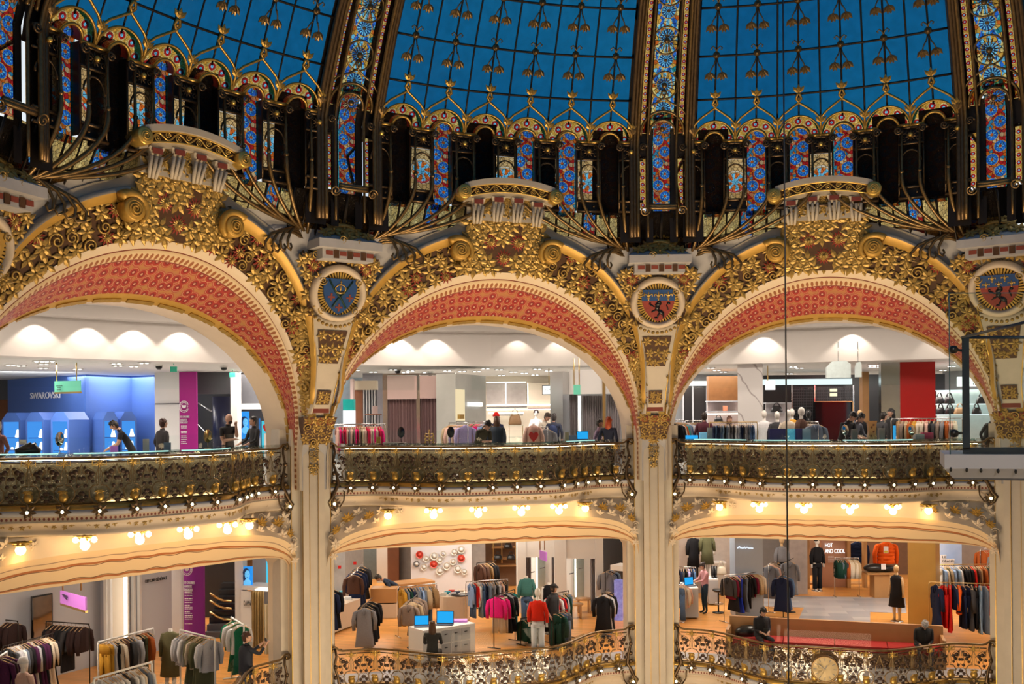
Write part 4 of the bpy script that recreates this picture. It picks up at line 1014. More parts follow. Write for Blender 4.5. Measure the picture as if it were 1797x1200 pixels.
for bi, B in enumerate(BAYS):
    k_ = B.hw/4.34; ue = 3.93*k_
    us = np.linspace(-ue, ue, 201); pts = np.array([B.P(u, Bp(u), 0)[:2] for u in us]); sl = np.concatenate([[0], np.cumsum(np.linalg.norm(np.diff(pts, axis=0), axis=1))]); LT = sl[-1]
    def along(s, off=0.0, z=0.0):
        u = np.interp(s, sl, us); p = B.P(u, Bp(u), z); q = B.P(u+.02, Bp(u+.02), z); t = nrm(q-p); n = np.array([t[1], -t[0], 0]); return p+n*off, t, n
    for lv in (0, 1):
        dz = lv*DZL; zb = -1.50+dz; ht = .85
        lab = 'gilded iron balustrade with round leaves and a brown handrail, %s bay, %s floor' % (BN[bi], ['upper', 'lower'][lv])
        root = empty('balustrade', along(LT/2, 0, zb)[0], 0, lab, 'balustrade', 'curved balustrades of the galleries')
        q = MB(); P_ = [along(s, 0, zb+ht)[0] for s in np.linspace(.30, LT-.30, 80)]
        e0 = [along(max(0, .30-x), -.0, zb+ht+z)[0] for x, z in ((.26, .10), (.18, .10), (.08, .02))]
        e1 = [along(min(LT, LT-.30+x), -.0, zb+ht+z)[0] for x, z in ((.08, .02), (.18, .10), (.26, .10))]
        q.tube(e0+P_+e1, .032, 8, 0, flat=(.8, 1.2))
        for s_, c in ((1, e0[0]), (-1, e1[-1])):
            t = along(.1 if s_ > 0 else LT-.1)[1]
            q.tube([c+t*s_*(-.0)+np.array([0, 0, -.07])+(-t*s_*math.sin(a)*.07+np.array([0, 0, math.cos(a)*.07]))*(1-a/9) for a in np.linspace(0, 5.2, 14)], .03, 6)
        q.build('handrail', M['bronzeg'], root)
        q = MB()
        for z in (.77, .03): q.tube([along(s, 0, zb+z*ht/.85)[0] for s in np.linspace(.2, LT-.2, 70)], .014, 5)
        q.build('rail_bar', M['bronze'], root)
        # iron scrollwork
        q = MB(); mw = (LT-.40)/NM; D7 = sphere_t(7)
        def mp(k, x, y, o=0.0): return along(.20+mw*(k+.5)+x*mw/.64, o+.02, zb+y*.86*ht/.85)[0]
        for k in range(NM):
            for T_, r in TP: q.tube([mp(k, x, y) for x, y in T_], r*.8, 4, 0, cap=False)
            _, t, n = along(.20+mw*(k+.5)); Rr = np.stack([t, np.array([0, 0, 1.]), n], 1)
            for x, y, r in DK: q.tmpl(D7, mp(k, x, y, .02), Rr@np.diag([1, 1, .35]), r*1.12, 1)
        q.build('scrollwork', [M['bronzes'], M['disc']], root)
        for k in range(NM):
            _, t, n = along(.20+mw*(k+.5)); Rr = np.stack([t, np.array([0, 0, 1.]), n], 1)
            q = MB(); c = mp(k, 0, .88, .04); q.ball(c, .035, 7)
            for a in range(8): q.tmpl(LEAFN, c, Rr@rot2(a*PI/4), .085, 0, False)
            for s in (-1, 1): q.tube([c+Rr@np.array([s*.05, .03, 0]), c+Rr@np.array([s*.12, .05, 0]), c+Rr@np.array([s*.12, -.04, 0]), c+Rr@np.array([s*.05, -.03, 0])], .010, 4)
            q.build('gilt_rosette', M['goldl'], root)
            q = MB(); c = mp(k, 0, .20, .06); q.lathe([(.001, .08), (.03, .075), (.07, .03), (.085, -.03), (.07, -.08), (.03, -.12), (.001, -.13)], c, 10)
            for a in range(5): q.tmpl(LEAF, c+Rr@np.array([0, .10, .05]), Rr@rot2(PI+(a-2)*.6), .10, 0, False)
            q.build('gilt_pod', M['gold'], root)
        # glass sheet behind the ironwork, taller than the rail where the balcony swings out
        q = MB(); s0, s1 = (LT*.17, LT*.83) if lv else (.1, LT-.1)
        q.grid(lambda a, v: along(s0+(s1-s0)*a, -.10, zb+.02+v*(.86 if lv else .93))[0], 40, 1, 0); q.build('glass_sheet', M['glassd'], root)
        if lv:
            q = MB(); q.grid(lambda a, v: along(s0+(s1-s0)*a, -.14, zb+.9+v*.42)[0], 40, 1, 0); q.build('glass_guard', M['glass'], root)
        # fascia mouldings
        fr = empty('trim_%d' % (4+bi*2+lv), along(LT/2, 0, zb-.3)[0], 0, None, None, None, 'structure')
        def mould(name, prof, mat, n=64, s0=0.0, s1=LT):
            q = MB(); q.grid(lambda a, v: along(s0+(s1-s0)*a, np.interp(v, np.linspace(0, 1, len(prof)), [p[0] for p in prof]), np.interp(v, np.linspace(0, 1, len(prof)), [p[1] for p in prof])+dz)[0], n, len(prof)-1, 0, True)
            return q.build(name, mat, fr)
        mould('gold_band', [(-.25, -1.49), (.02, -1.49), (.07, -1.51), (.07, -1.585)], M['gold'])
        mould('grey_moulding', [(.07, -1.585), (.11, -1.60), (.12, -1.64), (.09, -1.69), (.05, -1.70)], M['stone'])
        mould('dotted_strip', [(.05, -1.70), (.05, -1.79)], M['dots'])
        mould('cove', [(.05, -1.79), (.075, -1.80), (.075, -1.815), (.05, -1.83), (-.01, -1.90), (.0, -1.98), (.03, -2.02), (.02, -2.05), (-.04, -2.06)], M['ivory2'])
        q = MB()
        for k in range(9):
            s_ = LT*(.17+.66*k/8); _, t, n = along(s_); Rr = np.stack([t, np.array([0, 0, 1.]), n], 1)
            for x in (-.24, -.1, .08, .2): p = along(s_+x, .02, -1.88+dz-.03*math.cos(x*12))[0]; put_cluster(q, p, Rr, .06, 5, 0)
        q.build('garland', M['leafg'], fr)
        # recess with the lamps, soffit, reveal
        PHa, PHb = -.50, PI+.50
        def GP(f, a): q_ = f(PHa+(PHb-PHa)*a); return np.array([q_[0]*k_, q_[1], q_[2]+dz])
        def rec(a, v):
            g = GP(g1, a); u = g[0]; top = np.array([u, Bp(u)-.04 if abs(u) < ue else -.46, -2.06+dz])
            if g[2] > top[2]-.05: g[2] = top[2]-.05
            side = sm((abs(u)-2.3)/.7); e = .16*(1-side)+1.0*side
            dd = top[1]+(g[1]-top[1])*(v**e); return B.P(u, dd, top[2]+(g[2]-top[2])*v)
        aa = [a for a in np.linspace(0, 1, 161) if GP(g1, a)[2]-dz > -6.5]
        q = MB(); q.grid(rec, 0, 6, 0, us=np.array(aa), vs=np.array([0, .02, .08, .3, .6, 1])); q.build('recess', M['ivory2'], fr)
        if lv == 0:
            q = MB(); q.grid(lambda a, v: B.P(*(GP(g0, a)*(1-v)+GP(g1, a)*v)), 120, 5, 0); q.build('painted_soffit', M['wave'], fr)
            q = MB(); q.grid(lambda a, v: B.P(*(GP(g0b, a)*(1-v)+GP(g0, a)*v)), 120, 1, 0); q.build('reveal', M['ivory2'], fr)
        # plaster flowers in the corners
        rn = random.Random(bi*2+lv)
        for s in (-1, 1):
            q = MB()
            for x, z, kk, sz in ((3.75, -2.25, 'l', .19), (3.5, -2.35, 'r', .19), (3.25, -2.22, 'l', .17), (3.0, -2.3, 'r', .17), (2.72, -2.2, 'l', .16), (2.5, -2.28, 'r', .13), (3.78, -2.6, 'r', .15), (3.82, -2.9, 'l', .15), (3.5, -2.6, 'l', .16),
                                 (3.86, -3.2, 'l', .11), (3.2, -2.45, 'l', .15), (2.85, -2.42, 'l', .13), (3.7, -2.05, 'l', .14), (3.3, -2.02, 'l', .10), (3.88, -2.38, 'l', .14), (3.9, -2.75, 's', .10), (3.62, -2.45, 's', .09), (3.1, -2.15, 's', .08), (2.3, -2.22, 'l', .11)):
                u = s*x*k_; q_ = (1-min(1, x/4.02)**4.2)**(1/4.2); gz = -3.9+1.46*q_; vv = min(1, max(0, (z+2.06)/(gz+2.06))); p = B.P(u, (Bp(u)-.04)*(1-vv)+(-.36+.38*q_)*vv+.02, z+dz); tl = nrm(np.array([*B.n, 0])+np.array([*B.t, 0])*s*(-.2)+np.array([0, 0, -.25])); Rr = frame(tl)
                if kk == 'r': put_rosette(q, p, Rr, sz, 1, 1, 10)
                elif kk == 's': put_spiral(q, p, Rr, sz, 0, s)
                else: put_cluster(q, p, Rr, sz, 6, 0, rn)
            q.build('plaster_flowers', [M['ivory2'], M['ochre']], fr)
        # rosette lamps
        for k in range(NM):
            if lv and 3 < k < 10: pass
            p, t, n = along(.20+mw*(k+.5), .13, -1.60+dz); nn = nrm(n+np.array([0, 0, -.25])); Rr = frame(nn)
            rl = empty('rosette_lamp', p, 0, 'bronze flower lamp below the %s %s balustrade, %s' % (['upper', 'lower'][lv], BN[bi], ordn(k, NM)), 'lamp', 'flower lamps under the balustrades')
            q = MB()
            for a in range(7): q.tmpl(LEAF, p, Rr@rot2(a*2*PI/7), .155, 0, False)
            q.lathe([(.055, -.12), (.07, -.03), (.045, 0), (.04, .03)], p, 9, 0, Rr); q.build('flower', M['bronze'], rl)
            q = MB(); q.ball(p+Rr@np.array([0, 0, .045]), .030, 8); q.build('bulb', M['dot'], rl)
        # scroll lamps at both ends, hanging from the handrail
        for s in (-1, 1):
            s_ = .12 if s < 0 else LT-.12; p, t, n = along(s_, .14, -1.96+dz)
            sl_ = empty('scroll_lamp', p, 0, 'bronze branch with lit bud at the %s end of the %s %s balustrade' % (['left', 'right'][s > 0], ['upper', 'lower'][lv], BN[bi]), 'lamp', 'branch lamps at the balustrade ends')
            q = MB(); tt = t*(-s)
            q.tube([along(s_, o, -1.96+dz+z)[0]+tt*x for o, z, x in ((0, 1.38, .0), (.03, 1.2, .03), (.05, .95, -.02), (.06, .7, .06), (.08, .45, .10), (.10, .3, .02), (.12, .12, -.06), (.13, .02, -.16), (.13, -.10, -.10), (.13, -.16, .0))], [.028, .03, .03, .035, .045, .05, .045, .04, .03, .03], 7)
            q.tube([along(s_, o, -1.96+dz+z)[0]+tt*x for o, z, x in ((.06, .45, .10), (.10, .25, .24), (.12, .05, .22), (.13, -.10, .12))], .018, 5)
            Rr = frame(nrm(n+np.array([0, 0, -.2])+t*.2*s))
            for a in range(8): q.tmpl(LEAF, p, Rr@rot2(a*PI/4), .15, 0, False)
            for z in (.95, .7, .5): q.tmpl(sphere_t(7), along(s_, .07, -1.96+dz+z)[0], None, .06)
            q.build('branch', M['bronze'], sl_)
            q = MB(); q.ball(p+Rr@np.array([0, 0, .07]), .036, 8); q.build('bulb', M['dot'], sl_)
    # globe clusters in the upper recess
    for k, u in enumerate((-2.62, -1.60, -.52, .56, 1.55, 2.38)):
        single = k in (0, 5); d = .56 if not single else .16
        if k in (1, 4): d = .50
        p = B.P(u*k_, d, -2.07 if not single else -2.12)
        gl = empty('globe_lamp', p, 0, ('single lit globe on a gilt flower mount, %s end of the %s recess' % ('left' if k == 0 else 'right', BN[bi])) if single else 'cluster of lit globes, %s of six lamps in the %s recess' % (posn[k], BN[bi]), 'lamp', 'lit globes under the upper galleries')
        q = MB(); rn = random.Random(k); Rd = frame((0, 0, -1))
        for a in range(9): q.tmpl(LEAF, p+np.array([0, 0, -.01]), Rd@rot2(a*2*PI/9), .20, 0, False)
        for a in range(7): q.tmpl(LEAF, p+np.array([0, 0, -.05]), Rd@rot2(a*2*PI/7+.3), .14, 0, False)
        q.lathe([(.001, -.12), (.05, -.11), (.07, -.04), (.09, 0)], p, 10); q.build('gilt_mount', M['goldl'], gl)
        lst = [((0, 0, -.19 if not single else -.14), .092)]
        if not single:
            for a in (0.2, 1.75, 3.3, 4.9): lst.append(((math.cos(a)*.16, math.sin(a)*.16, -.085), .058))
        for c, r in lst: q = MB(); q.ball(p+np.array(c), r, 12); q.build('globe', M['bulb'], gl)
        light('lamp_glow', 'POINT', p+np.array([0, 0, -.32]), 5 if single else 9, (1.0, .53, .15), .10)
# floors, slabs, ceilings of the two galleries
def fan(r, z, n=40, a0=-1.75, a1=1.35): return [np.array([ccen[0]+r*math.sin(a), ccen[1]+r*math.cos(a), z]) for a in np.linspace(a0, a1, n)]
def floormat(name, wood, tile, sw):
    m, nt, out = newmat(name); b = N(nt, 'ShaderNodeBsdfPrincipled', Roughness=.32); nt.links.new(b.outputs[0], out.inputs[0]); c = N(nt, 'ShaderNodeTexCoord')
    br = N(nt, 'ShaderNodeTexBrick'); br.inputs['Scale'].default_value = 1.0; br.inputs['Color1'].default_value = (*wood, 1); br.inputs['Color2'].default_value = (*[x*.78 for x in wood], 1); br.inputs['Mortar'].default_value = (*[x*.6 for x in wood], 1)
    br.inputs['Brick Width'].default_value = 1.4; br.inputs['Row Height'].default_value = .14; br.inputs['Mortar Size'].default_value = .004; mp = N(nt, 'ShaderNodeMapping'); mp.inputs['Rotation'].default_value = (0, 0, .3)
    nt.links.new(c.outputs['Object'], mp.inputs[0]); nt.links.new(mp.outputs[0], br.inputs[0]); nt.links.new(br.outputs[0], b.inputs['Base Color']); return m
M['woodfloor'] = floormat('oak_floor', (.80, .36, .085), None, 0)
def tilemat(name, c1, c2, w_, h_, rot=0.0, rough=.25):
    m, nt, out = newmat(name); b = N(nt, 'ShaderNodeBsdfPrincipled', Roughness=rough); nt.links.new(b.outputs[0], out.inputs[0]); c = N(nt, 'ShaderNodeTexCoord')
    br = N(nt, 'ShaderNodeTexBrick'); br.inputs['Scale'].default_value = 1.0; br.inputs['Color1'].default_value = (*c1, 1); br.inputs['Color2'].default_value = (*c2, 1); br.inputs['Mortar'].default_value = (*[x*.7 for x in c1], 1)
    br.inputs['Brick Width'].default_value = w_; br.inputs['Row Height'].default_value = h_; br.inputs['Mortar Size'].default_value = .006; mp = N(nt, 'ShaderNodeMapping'); mp.inputs['Rotation'].default_value = (0, 0, rot)
    nt.links.new(c.outputs['Object'], mp.inputs[0]); nt.links.new(mp.outputs[0], br.inputs[0]); nt.links.new(br.outputs[0], b.inputs['Base Color']); return m
M['tile'] = tilemat('pale_marble_tiles', (.52, .50, .50), (.36, .36, .39), 1.3, .5, .15)
M['tileu'] = tilemat('ivory_floor_tiles', (.62, .57, .52), (.58, .53, .48), 1.0, 1.0, .2)
def slab(name, rin, rout, z0, z1, mats, n=40):
    q = MB(); V = fan(rin, z1, n)+fan(rout, z1, n)+fan(rin, z0, n)+fan(rout, z0, n); F = []
    for i in range(n-1): F += [(i, i+1, n+i+1, n+i), (3*n+i, 3*n+i+1, 2*n+i+1, 2*n+i)]
    q.add(V, F[0::2], 0, None, False); q.add(V, F[1::2], 1, None, False)
    q.add(V, [(2*n+i, 2*n+i+1, i+1, i) for i in range(n-1)], 1, None, False)
    o = q.build(name, mats); o['kind'] = 'structure'; return o
def balc_floor(name, z, mat):
    q = MB()
    for B in BAYS:
        us = np.linspace(-B.hw, B.hw, 41); V = [B.P(u, Bp(u)-.03 if abs(u) < 3.95 else -.5, z) for u in us]+[B.P(u*1.05, -2.2, z) for u in us]
        q.add(V, [(i, i+1, 42+i, 41+i) for i in range(40)], 0, None, False)
    o = q.build(name, mat); o['kind'] = 'structure'
balc_floor('floor_upper_balcony', UF+.003, M['tileu']); balc_floor('floor_lower_balcony', LF+.003, M['tile'])
slab('floor_upper', 14.6, 44, UF-1.25, UF, [M['tileu'], M['ceil']]); slab('floor_lower', 14.6, 44, LF-.3, LF, [M['woodfloor'], M['ceil']])
slab('ceiling_upper_low', 21.5, 44, 1.75, 2.0, [M['ceil'], M['ceil']])
q = MB()
def ringwall(r0_, z0, r1_, z1, mi=0, n=60):
    V = fan(r0_, z0, n)+fan(r1_, z1, n); q.add(V, [(i+1, i, n+i, n+i+1) for i in range(n-1)], mi, None, False)
ringwall(21.5, 1.75, 21.5, 2.84); ringwall(21.5, 2.84, 20.9, 2.84); ringwall(20.9, 2.84, 20.9, 3.16); ringwall(20.9, 3.16, 20.2, 3.2); ringwall(20.2, 3.2, 20.2, 3.45, 1); ringwall(20.2, 3.45, 13.0, 3.5)
o = q.build('ceiling_upper_cove', [M['ceil'], M['dgrey']]); o['kind'] = 'structure'
q = MB(); ringwall(42, LF, 42, 3.5); o = q.build('wall_back', M['ivory2']); o['kind'] = 'structure'
for x, y, e in ((75, 632, 60), (165, 632, 60), (245, 632, 60), (325, 632, 60), (600, 640, 50), (705, 640, 60), (770, 640, 60), (912, 640, 22), (985, 640, 25), (1342, 640, 60), (1495, 640, 60), (1655, 640, 30), (1240, 640, 15)):
    b, a = 21.1, 0; sx, _ = unproj(x, y)
    # intersection of the sight line with the ring of downlights
    A_ = sx*sx+1; B_ = -2*(sx*ccen[0]+ccen[1]); C_ = ccen@ccen-b*b; Yq = (-B_+math.sqrt(B_*B_-4*A_*C_))/(2*A_); X_ = sx*Yq
    out = nrm(np.array([X_-ccen[0], Yq-ccen[1]]))
    light('cove_spot', 'SPOT', (X_, Yq, 2.78), e*1.0, (1.0, .86, .72), .03, target=(X_+out[0]*.30, Yq+out[1]*.30, 1.75), spot=100, blend=.35)
# ---------------------------------------------------------------- garments, racks, figures
def loft(mb, rings, n=10, m=0, cap=True, sq=1.0):
    V = []
    for cx, cy, z, rx, ry in rings:
        for j in range(n):
            a = 2*PI*j/n; c, s = math.cos(a), math.sin(a)
            V.append((cx+rx*math.copysign(abs(c)**sq, c), cy+ry*math.copysign(abs(s)**sq, s), z))
    F = [(i*n+j, (i+1)*n+j, (i+1)*n+(j+1) % n, i*n+(j+1) % n) for i in range(len(rings)-1) for j in range(n)]
    if cap: F += [tuple(range(n)), tuple((len(rings)-1)*n+j for j in range(n))[::-1]]
    return mb.add(V, F, m)
def folds(V, amp, f, seed):
    return V
def garment_mesh(kind):
    q = MB(); L = {'jacket': .62, 'coat': 1.12, 'shirt': .74, 'dress': 1.18, 'sweater': .62, 'top': .66, 'puffer': .66}.get(kind, .6); rn = random.Random(kind)
    if kind == 'trousers':
        loft(q, [(0, 0, -.06, .17, .02), (0, 0, -.10, .19, .04), (0, 0, -.30, .20, .05)], 12)
        for s in (-1, 1): loft(q, [(s*.09, 0, -.26, .105, .05), (s*.10, .005*s, -.6, .085, .04), (s*.11, 0, -1.08, .10, .035)], 10)
    elif kind == 'skirt':
        loft(q, [(0, 0, -.06, .15, .02), (0, 0, -.12, .17, .03), (0, 0, -.4, .21, .05), (0, 0, -.72, .25, .07)], 14)
    else:
        w = {'coat': .23, 'puffer': .25, 'top': .19, 'dress': .20}.get(kind, .22); t = {'coat': .06, 'puffer': .10, 'jacket': .065}.get(kind, .045)
        hem = {'dress': .27, 'coat': .27, 'top': .21}.get(kind, w)
        R = [(0, 0, -.03, .06, .03), (0, 0, -.05, .08, t*.8), (0, 0, -.10, w*.80, t*.95), (0, 0, -.15, w, t), (0, 0, -.30, w*.93, t), (0, 0, -.30-(L-.3)*.45, w*.88 if kind == 'dress' else w*.95, t), (0, 0, -L+.03, hem, t*1.1), (0, 0, -L, hem*.98, t*.9)]
        loft(q, R, 14)
        if kind == 'puffer':
            for z in (-.2, -.3, -.4, -.5, -.6): loft(q, [(0, 0, z+.045, w*.95, t), (0, 0, z, w*1.05, t*1.2), (0, 0, z-.045, w*.95, t)], 14)
        if kind not in ('top', 'dress'):
            sl = .56 if kind != 'shirt' else .52
            for s in (-1, 1): loft(q, [(s*(w-.05), 0, -.10, .05, t*.8), (s*(w+.02), 0, -.15, .065, t*.9), (s*(w+.07), .01, -.38, .058, t*.85), (s*(w+.06), .02, -.10-sl, .045, t*.7)], 8)
        if kind in ('jacket', 'coat', 'shirt', 'puffer'):
            q.tube([(-.07, -t*.7, -.05), (-.04, -t*1.1, -.14), (0, -t*1.15, -.24)], .014, 4); q.tube([(.07, -t*.7, -.05), (.04, -t*1.1, -.14), (0, -t*1.15, -.24)], .014, 4)
            for z in (-.32, -.44, -.55): q.ball((.012, -t*1.08, z), .012, 5)
    # soft vertical folds
    for i, V in enumerate(q.V):
        a = .012+.02*np.clip(-V[:, 2]-.15, 0, 1); V[:, 1] += a*np.sin(V[:, 0]*41+i*2.0+V[:, 2]*3); V[:, 0] += .006*np.sin(V[:, 2]*23+i)
    return q
def mesh_of(mb, name, mat):
    o = mb.build(name, mat); me = o.data; bpy.data.objects.remove(o); return me
GM = {}
def gmesh(kind):
    if kind not in GM: GM[kind] = mesh_of(garment_mesh(kind), kind, M['fabric'])
    return GM[kind]
hq = MB(); hq.tube([(-.20, 0, -.10), (-.08, 0, -.045), (0, 0, -.03), (.08, 0, -.045), (.20, 0, -.10)], .011, 5)
M['hang'] = pm('hanger_beech', (.62, .40, .20), .5); HW = mesh_of(hq, 'hanger', M['hang'])
hk = MB(); hk.tube([(0, 0, -.03), (0, 0, .0), (.018, 0, .02), (.0, 0, .035), (-.015, 0, .025)], .004, 4); HK = mesh_of(hk, 'hook', M['chrome'])
HB = HW.copy(); HB.materials[0] = M['black']; HWt = HW.copy(); HWt.materials[0] = M['white']
CN = {'black': (.012, .012, .015), 'navy': (.012, .02, .06), 'denim': (.09, .16, .30), 'ldenim': (.25, .36, .50), 'white': (.75, .75, .76), 'cream': (.70, .60, .47), 'beige': (.50, .38, .24), 'tan': (.34, .21, .10),
      'brown': (.10, .05, .035), 'dbrown': (.04, .022, .022), 'olive': (.11, .11, .055), 'green': (.01, .14, .07), 'dgreen': (.01, .05, .035), 'red': (.62, .015, .012), 'wine': (.16, .008, .03), 'pink': (.75, .04, .22), 'hotpink': (.80, .015, .20),
      'crimson': (.55, .01, .06), 'blush': (.72, .46, .38), 'grey': (.22, .22, .24), 'lgrey': (.48, .48, .52), 'charcoal': (.05, .05, .055), 'blue': (.02, .05, .55), 'sky': (.30, .45, .75), 'lilac': (.45, .40, .70), 'orange': (.85, .12, .01),
      'mustard': (.55, .28, .03), 'rust': (.42, .10, .02), 'plum': (.07, .015, .06), 'teal': (.03, .30, .30), 'slate': (.16, .20, .27), 'taupe': (.28, .21, .17)}
CW_ = {'ldenim': 'faded denim', 'denim': 'denim blue', 'dbrown': 'dark brown', 'dgreen': 'dark green', 'lgrey': 'light grey', 'hotpink': 'hot pink', 'sky': 'sky blue'}
KW = {'top': 'sleeveless top', 'puffer': 'quilted jacket'}
def garment(kind, col, loc, rz, label, group, hanger='wood', sc=1.0):
    o = bpy.data.objects.new(kind if kind not in ('top',) else 'sleeveless_top', gmesh(kind)); COL.objects.link(o); o.location = tuple(loc); o.rotation_euler = (0, 0, rz); o.scale = (sc,)*3
    c = CN[col] if isinstance(col, str) else col; o.color = (*c, 1)
    tag(o, label, 'garment', group)
    for nm, me in (('hanger', {'wood': HW, 'black': HB, 'white': HWt}[hanger]), ('hook', HK)):
        h = bpy.data.objects.new(nm, me); COL.objects.link(h); h.parent = o
    return o
def rack(p0, p1, zf, h, items, where, mat='chrome', style='rail', hanger='wood', span=(.08, .92), jit=.12, drop=0.0, name='clothes_rail', r=.014, sc=1.0):
    """items: list of (kind, colour); each hangs on its own hanger"""
    p0 = np.array([p0[0], p0[1]]); p1 = np.array([p1[0], p1[1]]); d = p1-p0; L = np.linalg.norm(d); t = d/L; n = np.array([t[1], -t[0]]); mt = M[mat]
    if n[1] > 0: n = -n
    c = (p0+p1)/2; root = empty(name, (c[0], c[1], zf), 0, None); P3 = lambda s, o, z: np.array([*(p0+t*s+n*o), zf+z])
    q = MB(); q.tube([P3(0, 0, h), P3(L, 0, h)], r, 6)
    q.build('hanging_bar', mt, root)
    if style == 'rail':
        for s in (0, L):
            q = MB(); q.tube([P3(s, 0, 0.02), P3(s, 0, h-.05), P3(s+(.03 if s == 0 else -.03), 0, h)], r, 6); q.build('post', mt, root)
            q = MB(); q.tube([P3(s, -.22, .02), P3(s, .22, .02)], r, 6); q.build('foot', mt, root)
    elif style == 'tee':
        q = MB(); q.tube([P3(L/2, 0, 0.02), P3(L/2, 0, h)], r, 6); q.build('post', mt, root)
        q = MB(); q.lathe([(.001, .03), (.16, .02), (.18, 0), (.001, 0)], P3(L/2, 0, 0), 16); q.build('base', mt, root)
    nn = len(items)
    tag(root, where[0], 'clothes rail', 'clothes rails of the sales floors')
    ang = math.atan2(t[1], t[0])-PI/2
    for k, (kd, col) in enumerate(items):
        f = span[0]+(span[1]-span[0])*(k+.5)/nn; s = f*L; rn = random.Random(k*7+int(L*100))
        cw = CW_.get(col, col)
        lab = '%s %s, %s on %s' % (cw, KW.get(kd, kd), ordn(k, nn) if nn > 1 else 'alone', where[1])
        garment(kd, col, P3(s, 0, h-.035-drop), ang+rn.uniform(-jit, jit)+(PI if k % 2 else 0), lab, 'clothes on '+where[1], hanger, sc)
    return root
def ik(a, b, l1, l2, pole):
    d = b-a; D = min(np.linalg.norm(d), (l1+l2)*.999); u = nrm(d); x = (l1*l1-l2*l2+D*D)/(2*D); h = math.sqrt(max(0, l1*l1-x*x)); p = pole-u*(pole@u); return a+u*x+nrm(p)*h
HEADM = None
def person(loc, rz, label, top=(.02, .02, .025), legs=(.03, .04, .07), skin='skin', hair=(.02, .012, .008), pose='stand', hands=None, lean=0.0, hairstyle='short', height=1.74, sleeves=True, headturn=0.0, nod=0.0, extras=(), group=None, shoes=(.02, .02, .02), seat=.45, build=1.0):
    """body: one continuous skinned surface, local frame: x to the figure's left, -y the way it faces, z up"""
    s = height/1.74; v = lambda *a: np.array(a, float)*s
    root = empty('person', loc, rz, label, 'person', group)
    sit = pose == 'sit'; hz = seat+.10 if sit else .93*s
    pel = np.array([0, 0, hz]); bend = lambda p: np.array([p[0], -(p[2]-0)*math.sin(lean)+p[1]*math.cos(lean), (p[2])*math.cos(lean)+p[1]*math.sin(lean)])
    up = lambda x, y, z: pel+bend(v(x, y, z))
    sp, ch, nk = up(0, 0, .20), up(0, 0, .42), up(0, .0, .56)
    hd = nk+v(0, -.015-.07*math.sin(lean+nod), .055*math.cos(lean*.5))
    shL, shR = up(.185*build, 0, .485), up(-.185*build, 0, .485)
    if hands is None: hands = ((.24, -.06, -.12), (-.24, -.06, -.12))
    hL, hR = pel+v(*hands[0]), pel+v(*hands[1])
    lim = lambda a, b: b if np.linalg.norm(b-a) < .50*s else a+nrm(b-a)*.50*s
    hL, hR = lim(shL, hL), lim(shR, hR)
    eL = ik(shL, hL, .29*s, .26*s, v(.35, .5, -.6)); eR = ik(shR, hR, .29*s, .26*s, v(-.35, .5, -.6))
    Vt, Ed, Rd, Lb = [], [], [], []
    def add(p, r, par, lab):
        Vt.append(tuple(p)); Rd.append(r if isinstance(r, tuple) else (r, r)); i = len(Vt)-1
        if par is not None: Ed.append((par, i))
        Lb.append(lab); return i
    b = build
    i0 = add(pel, (.155*b*s, .115*b*s), None, 'legs'); i1 = add(sp, (.14*b*s, .105*b*s), i0, 'top'); i2 = add(ch, (.165*b*s, .12*b*s), i1, 'top'); i25 = add(ch*.35+nk*.65, (.10*b*s, .075*b*s), i2, 'top'); i3 = add(nk, .058*s, i25, 'skin'); i4 = add(hd, .055*s, i3, 'skin')
    for sg, sh_, el, ha in ((1, shL, eL, hL), (-1, shR, eR, hR)):
        a = add(sh_, .068*b*s, i2, 'top'); m1 = add((sh_+el)/2, .052*b*s, a, 'top'); c = add(el, .043*s, m1, 'top' if sleeves else 'skin'); m2 = add(el*.45+ha*.55, .036*s, c, 'top' if sleeves else 'skin'); w_ = add(ha, .026*s, m2, 'skin')
        dr = nrm(ha-el); sd = nrm(np.cross(dr, (0, 0, 1)))*1.0 if abs(dr[2]) < .95 else np.array([0, 1., 0]); pm_ = add(ha+dr*.055*s, .030*s, w_, 'skin')
        for k, (o_, l) in enumerate(((-.026, .065), (-.009, .078), (.009, .073), (.026, .058))):
            k1 = add(ha+dr*.095*s+sd*o_*s, .0095*s, pm_, 'skin'); cu = nrm(dr+np.array([0, -.25, -.5])); add(ha+dr*.095*s+sd*o_*s+cu*l*.8*s, .0075*s, k1, 'skin')
        t1 = add(ha+dr*.045*s+sd*.04*s*sg+np.array([0, -.02, 0]), .011*s, pm_, 'skin'); add(ha+dr*.085*s+sd*.055*s*sg+np.array([0, -.03, 0]), .009*s, t1, 'skin')
    for sg in (1, -1):
        hp = pel+v(sg*.095, 0, -.05)
        if sit: kn = hp+v(sg*.06, -.43, .03); an = np.array([sg*.13*s, -.43*s-.02, .09])
        else: kn = v(sg*.10, -.02, .50); an = v(sg*.11, .02, .09)
        if pose == 'crossed' and sg > 0: an = an+v(-.12, -.1, 0)
        a = add(hp, .098*b*s, i0, 'legs'); m1 = add((hp+kn)/2, .078*b*s, a, 'legs'); c = add(kn, .060*s, m1, 'legs'); m2 = add(kn*.6+an*.4, .055*s, c, 'legs'); e = add(an, .040*s, m2, 'legs'); f = add(an+v(0, -.05, -.045), .042*s, e, 'shoe'); add(an+v(sg*.01, -.17, -.055), .034*s, f, 'shoe')
    me = bpy.data.meshes.new('body'); me.from_pydata(Vt, Ed, []); o = bpy.data.objects.new('body', me); COL.objects.link(o)
    md = o.modifiers.new('s', 'SKIN'); 
    for i, r in enumerate(Rd): me.skin_vertices[0].data[i].radius = r; me.skin_vertices[0].data[i].use_root = (i == 0)
    md.branch_smoothing = .3; ss = o.modifiers.new('u', 'SUBSURF'); ss.levels = ss.render_levels = 1
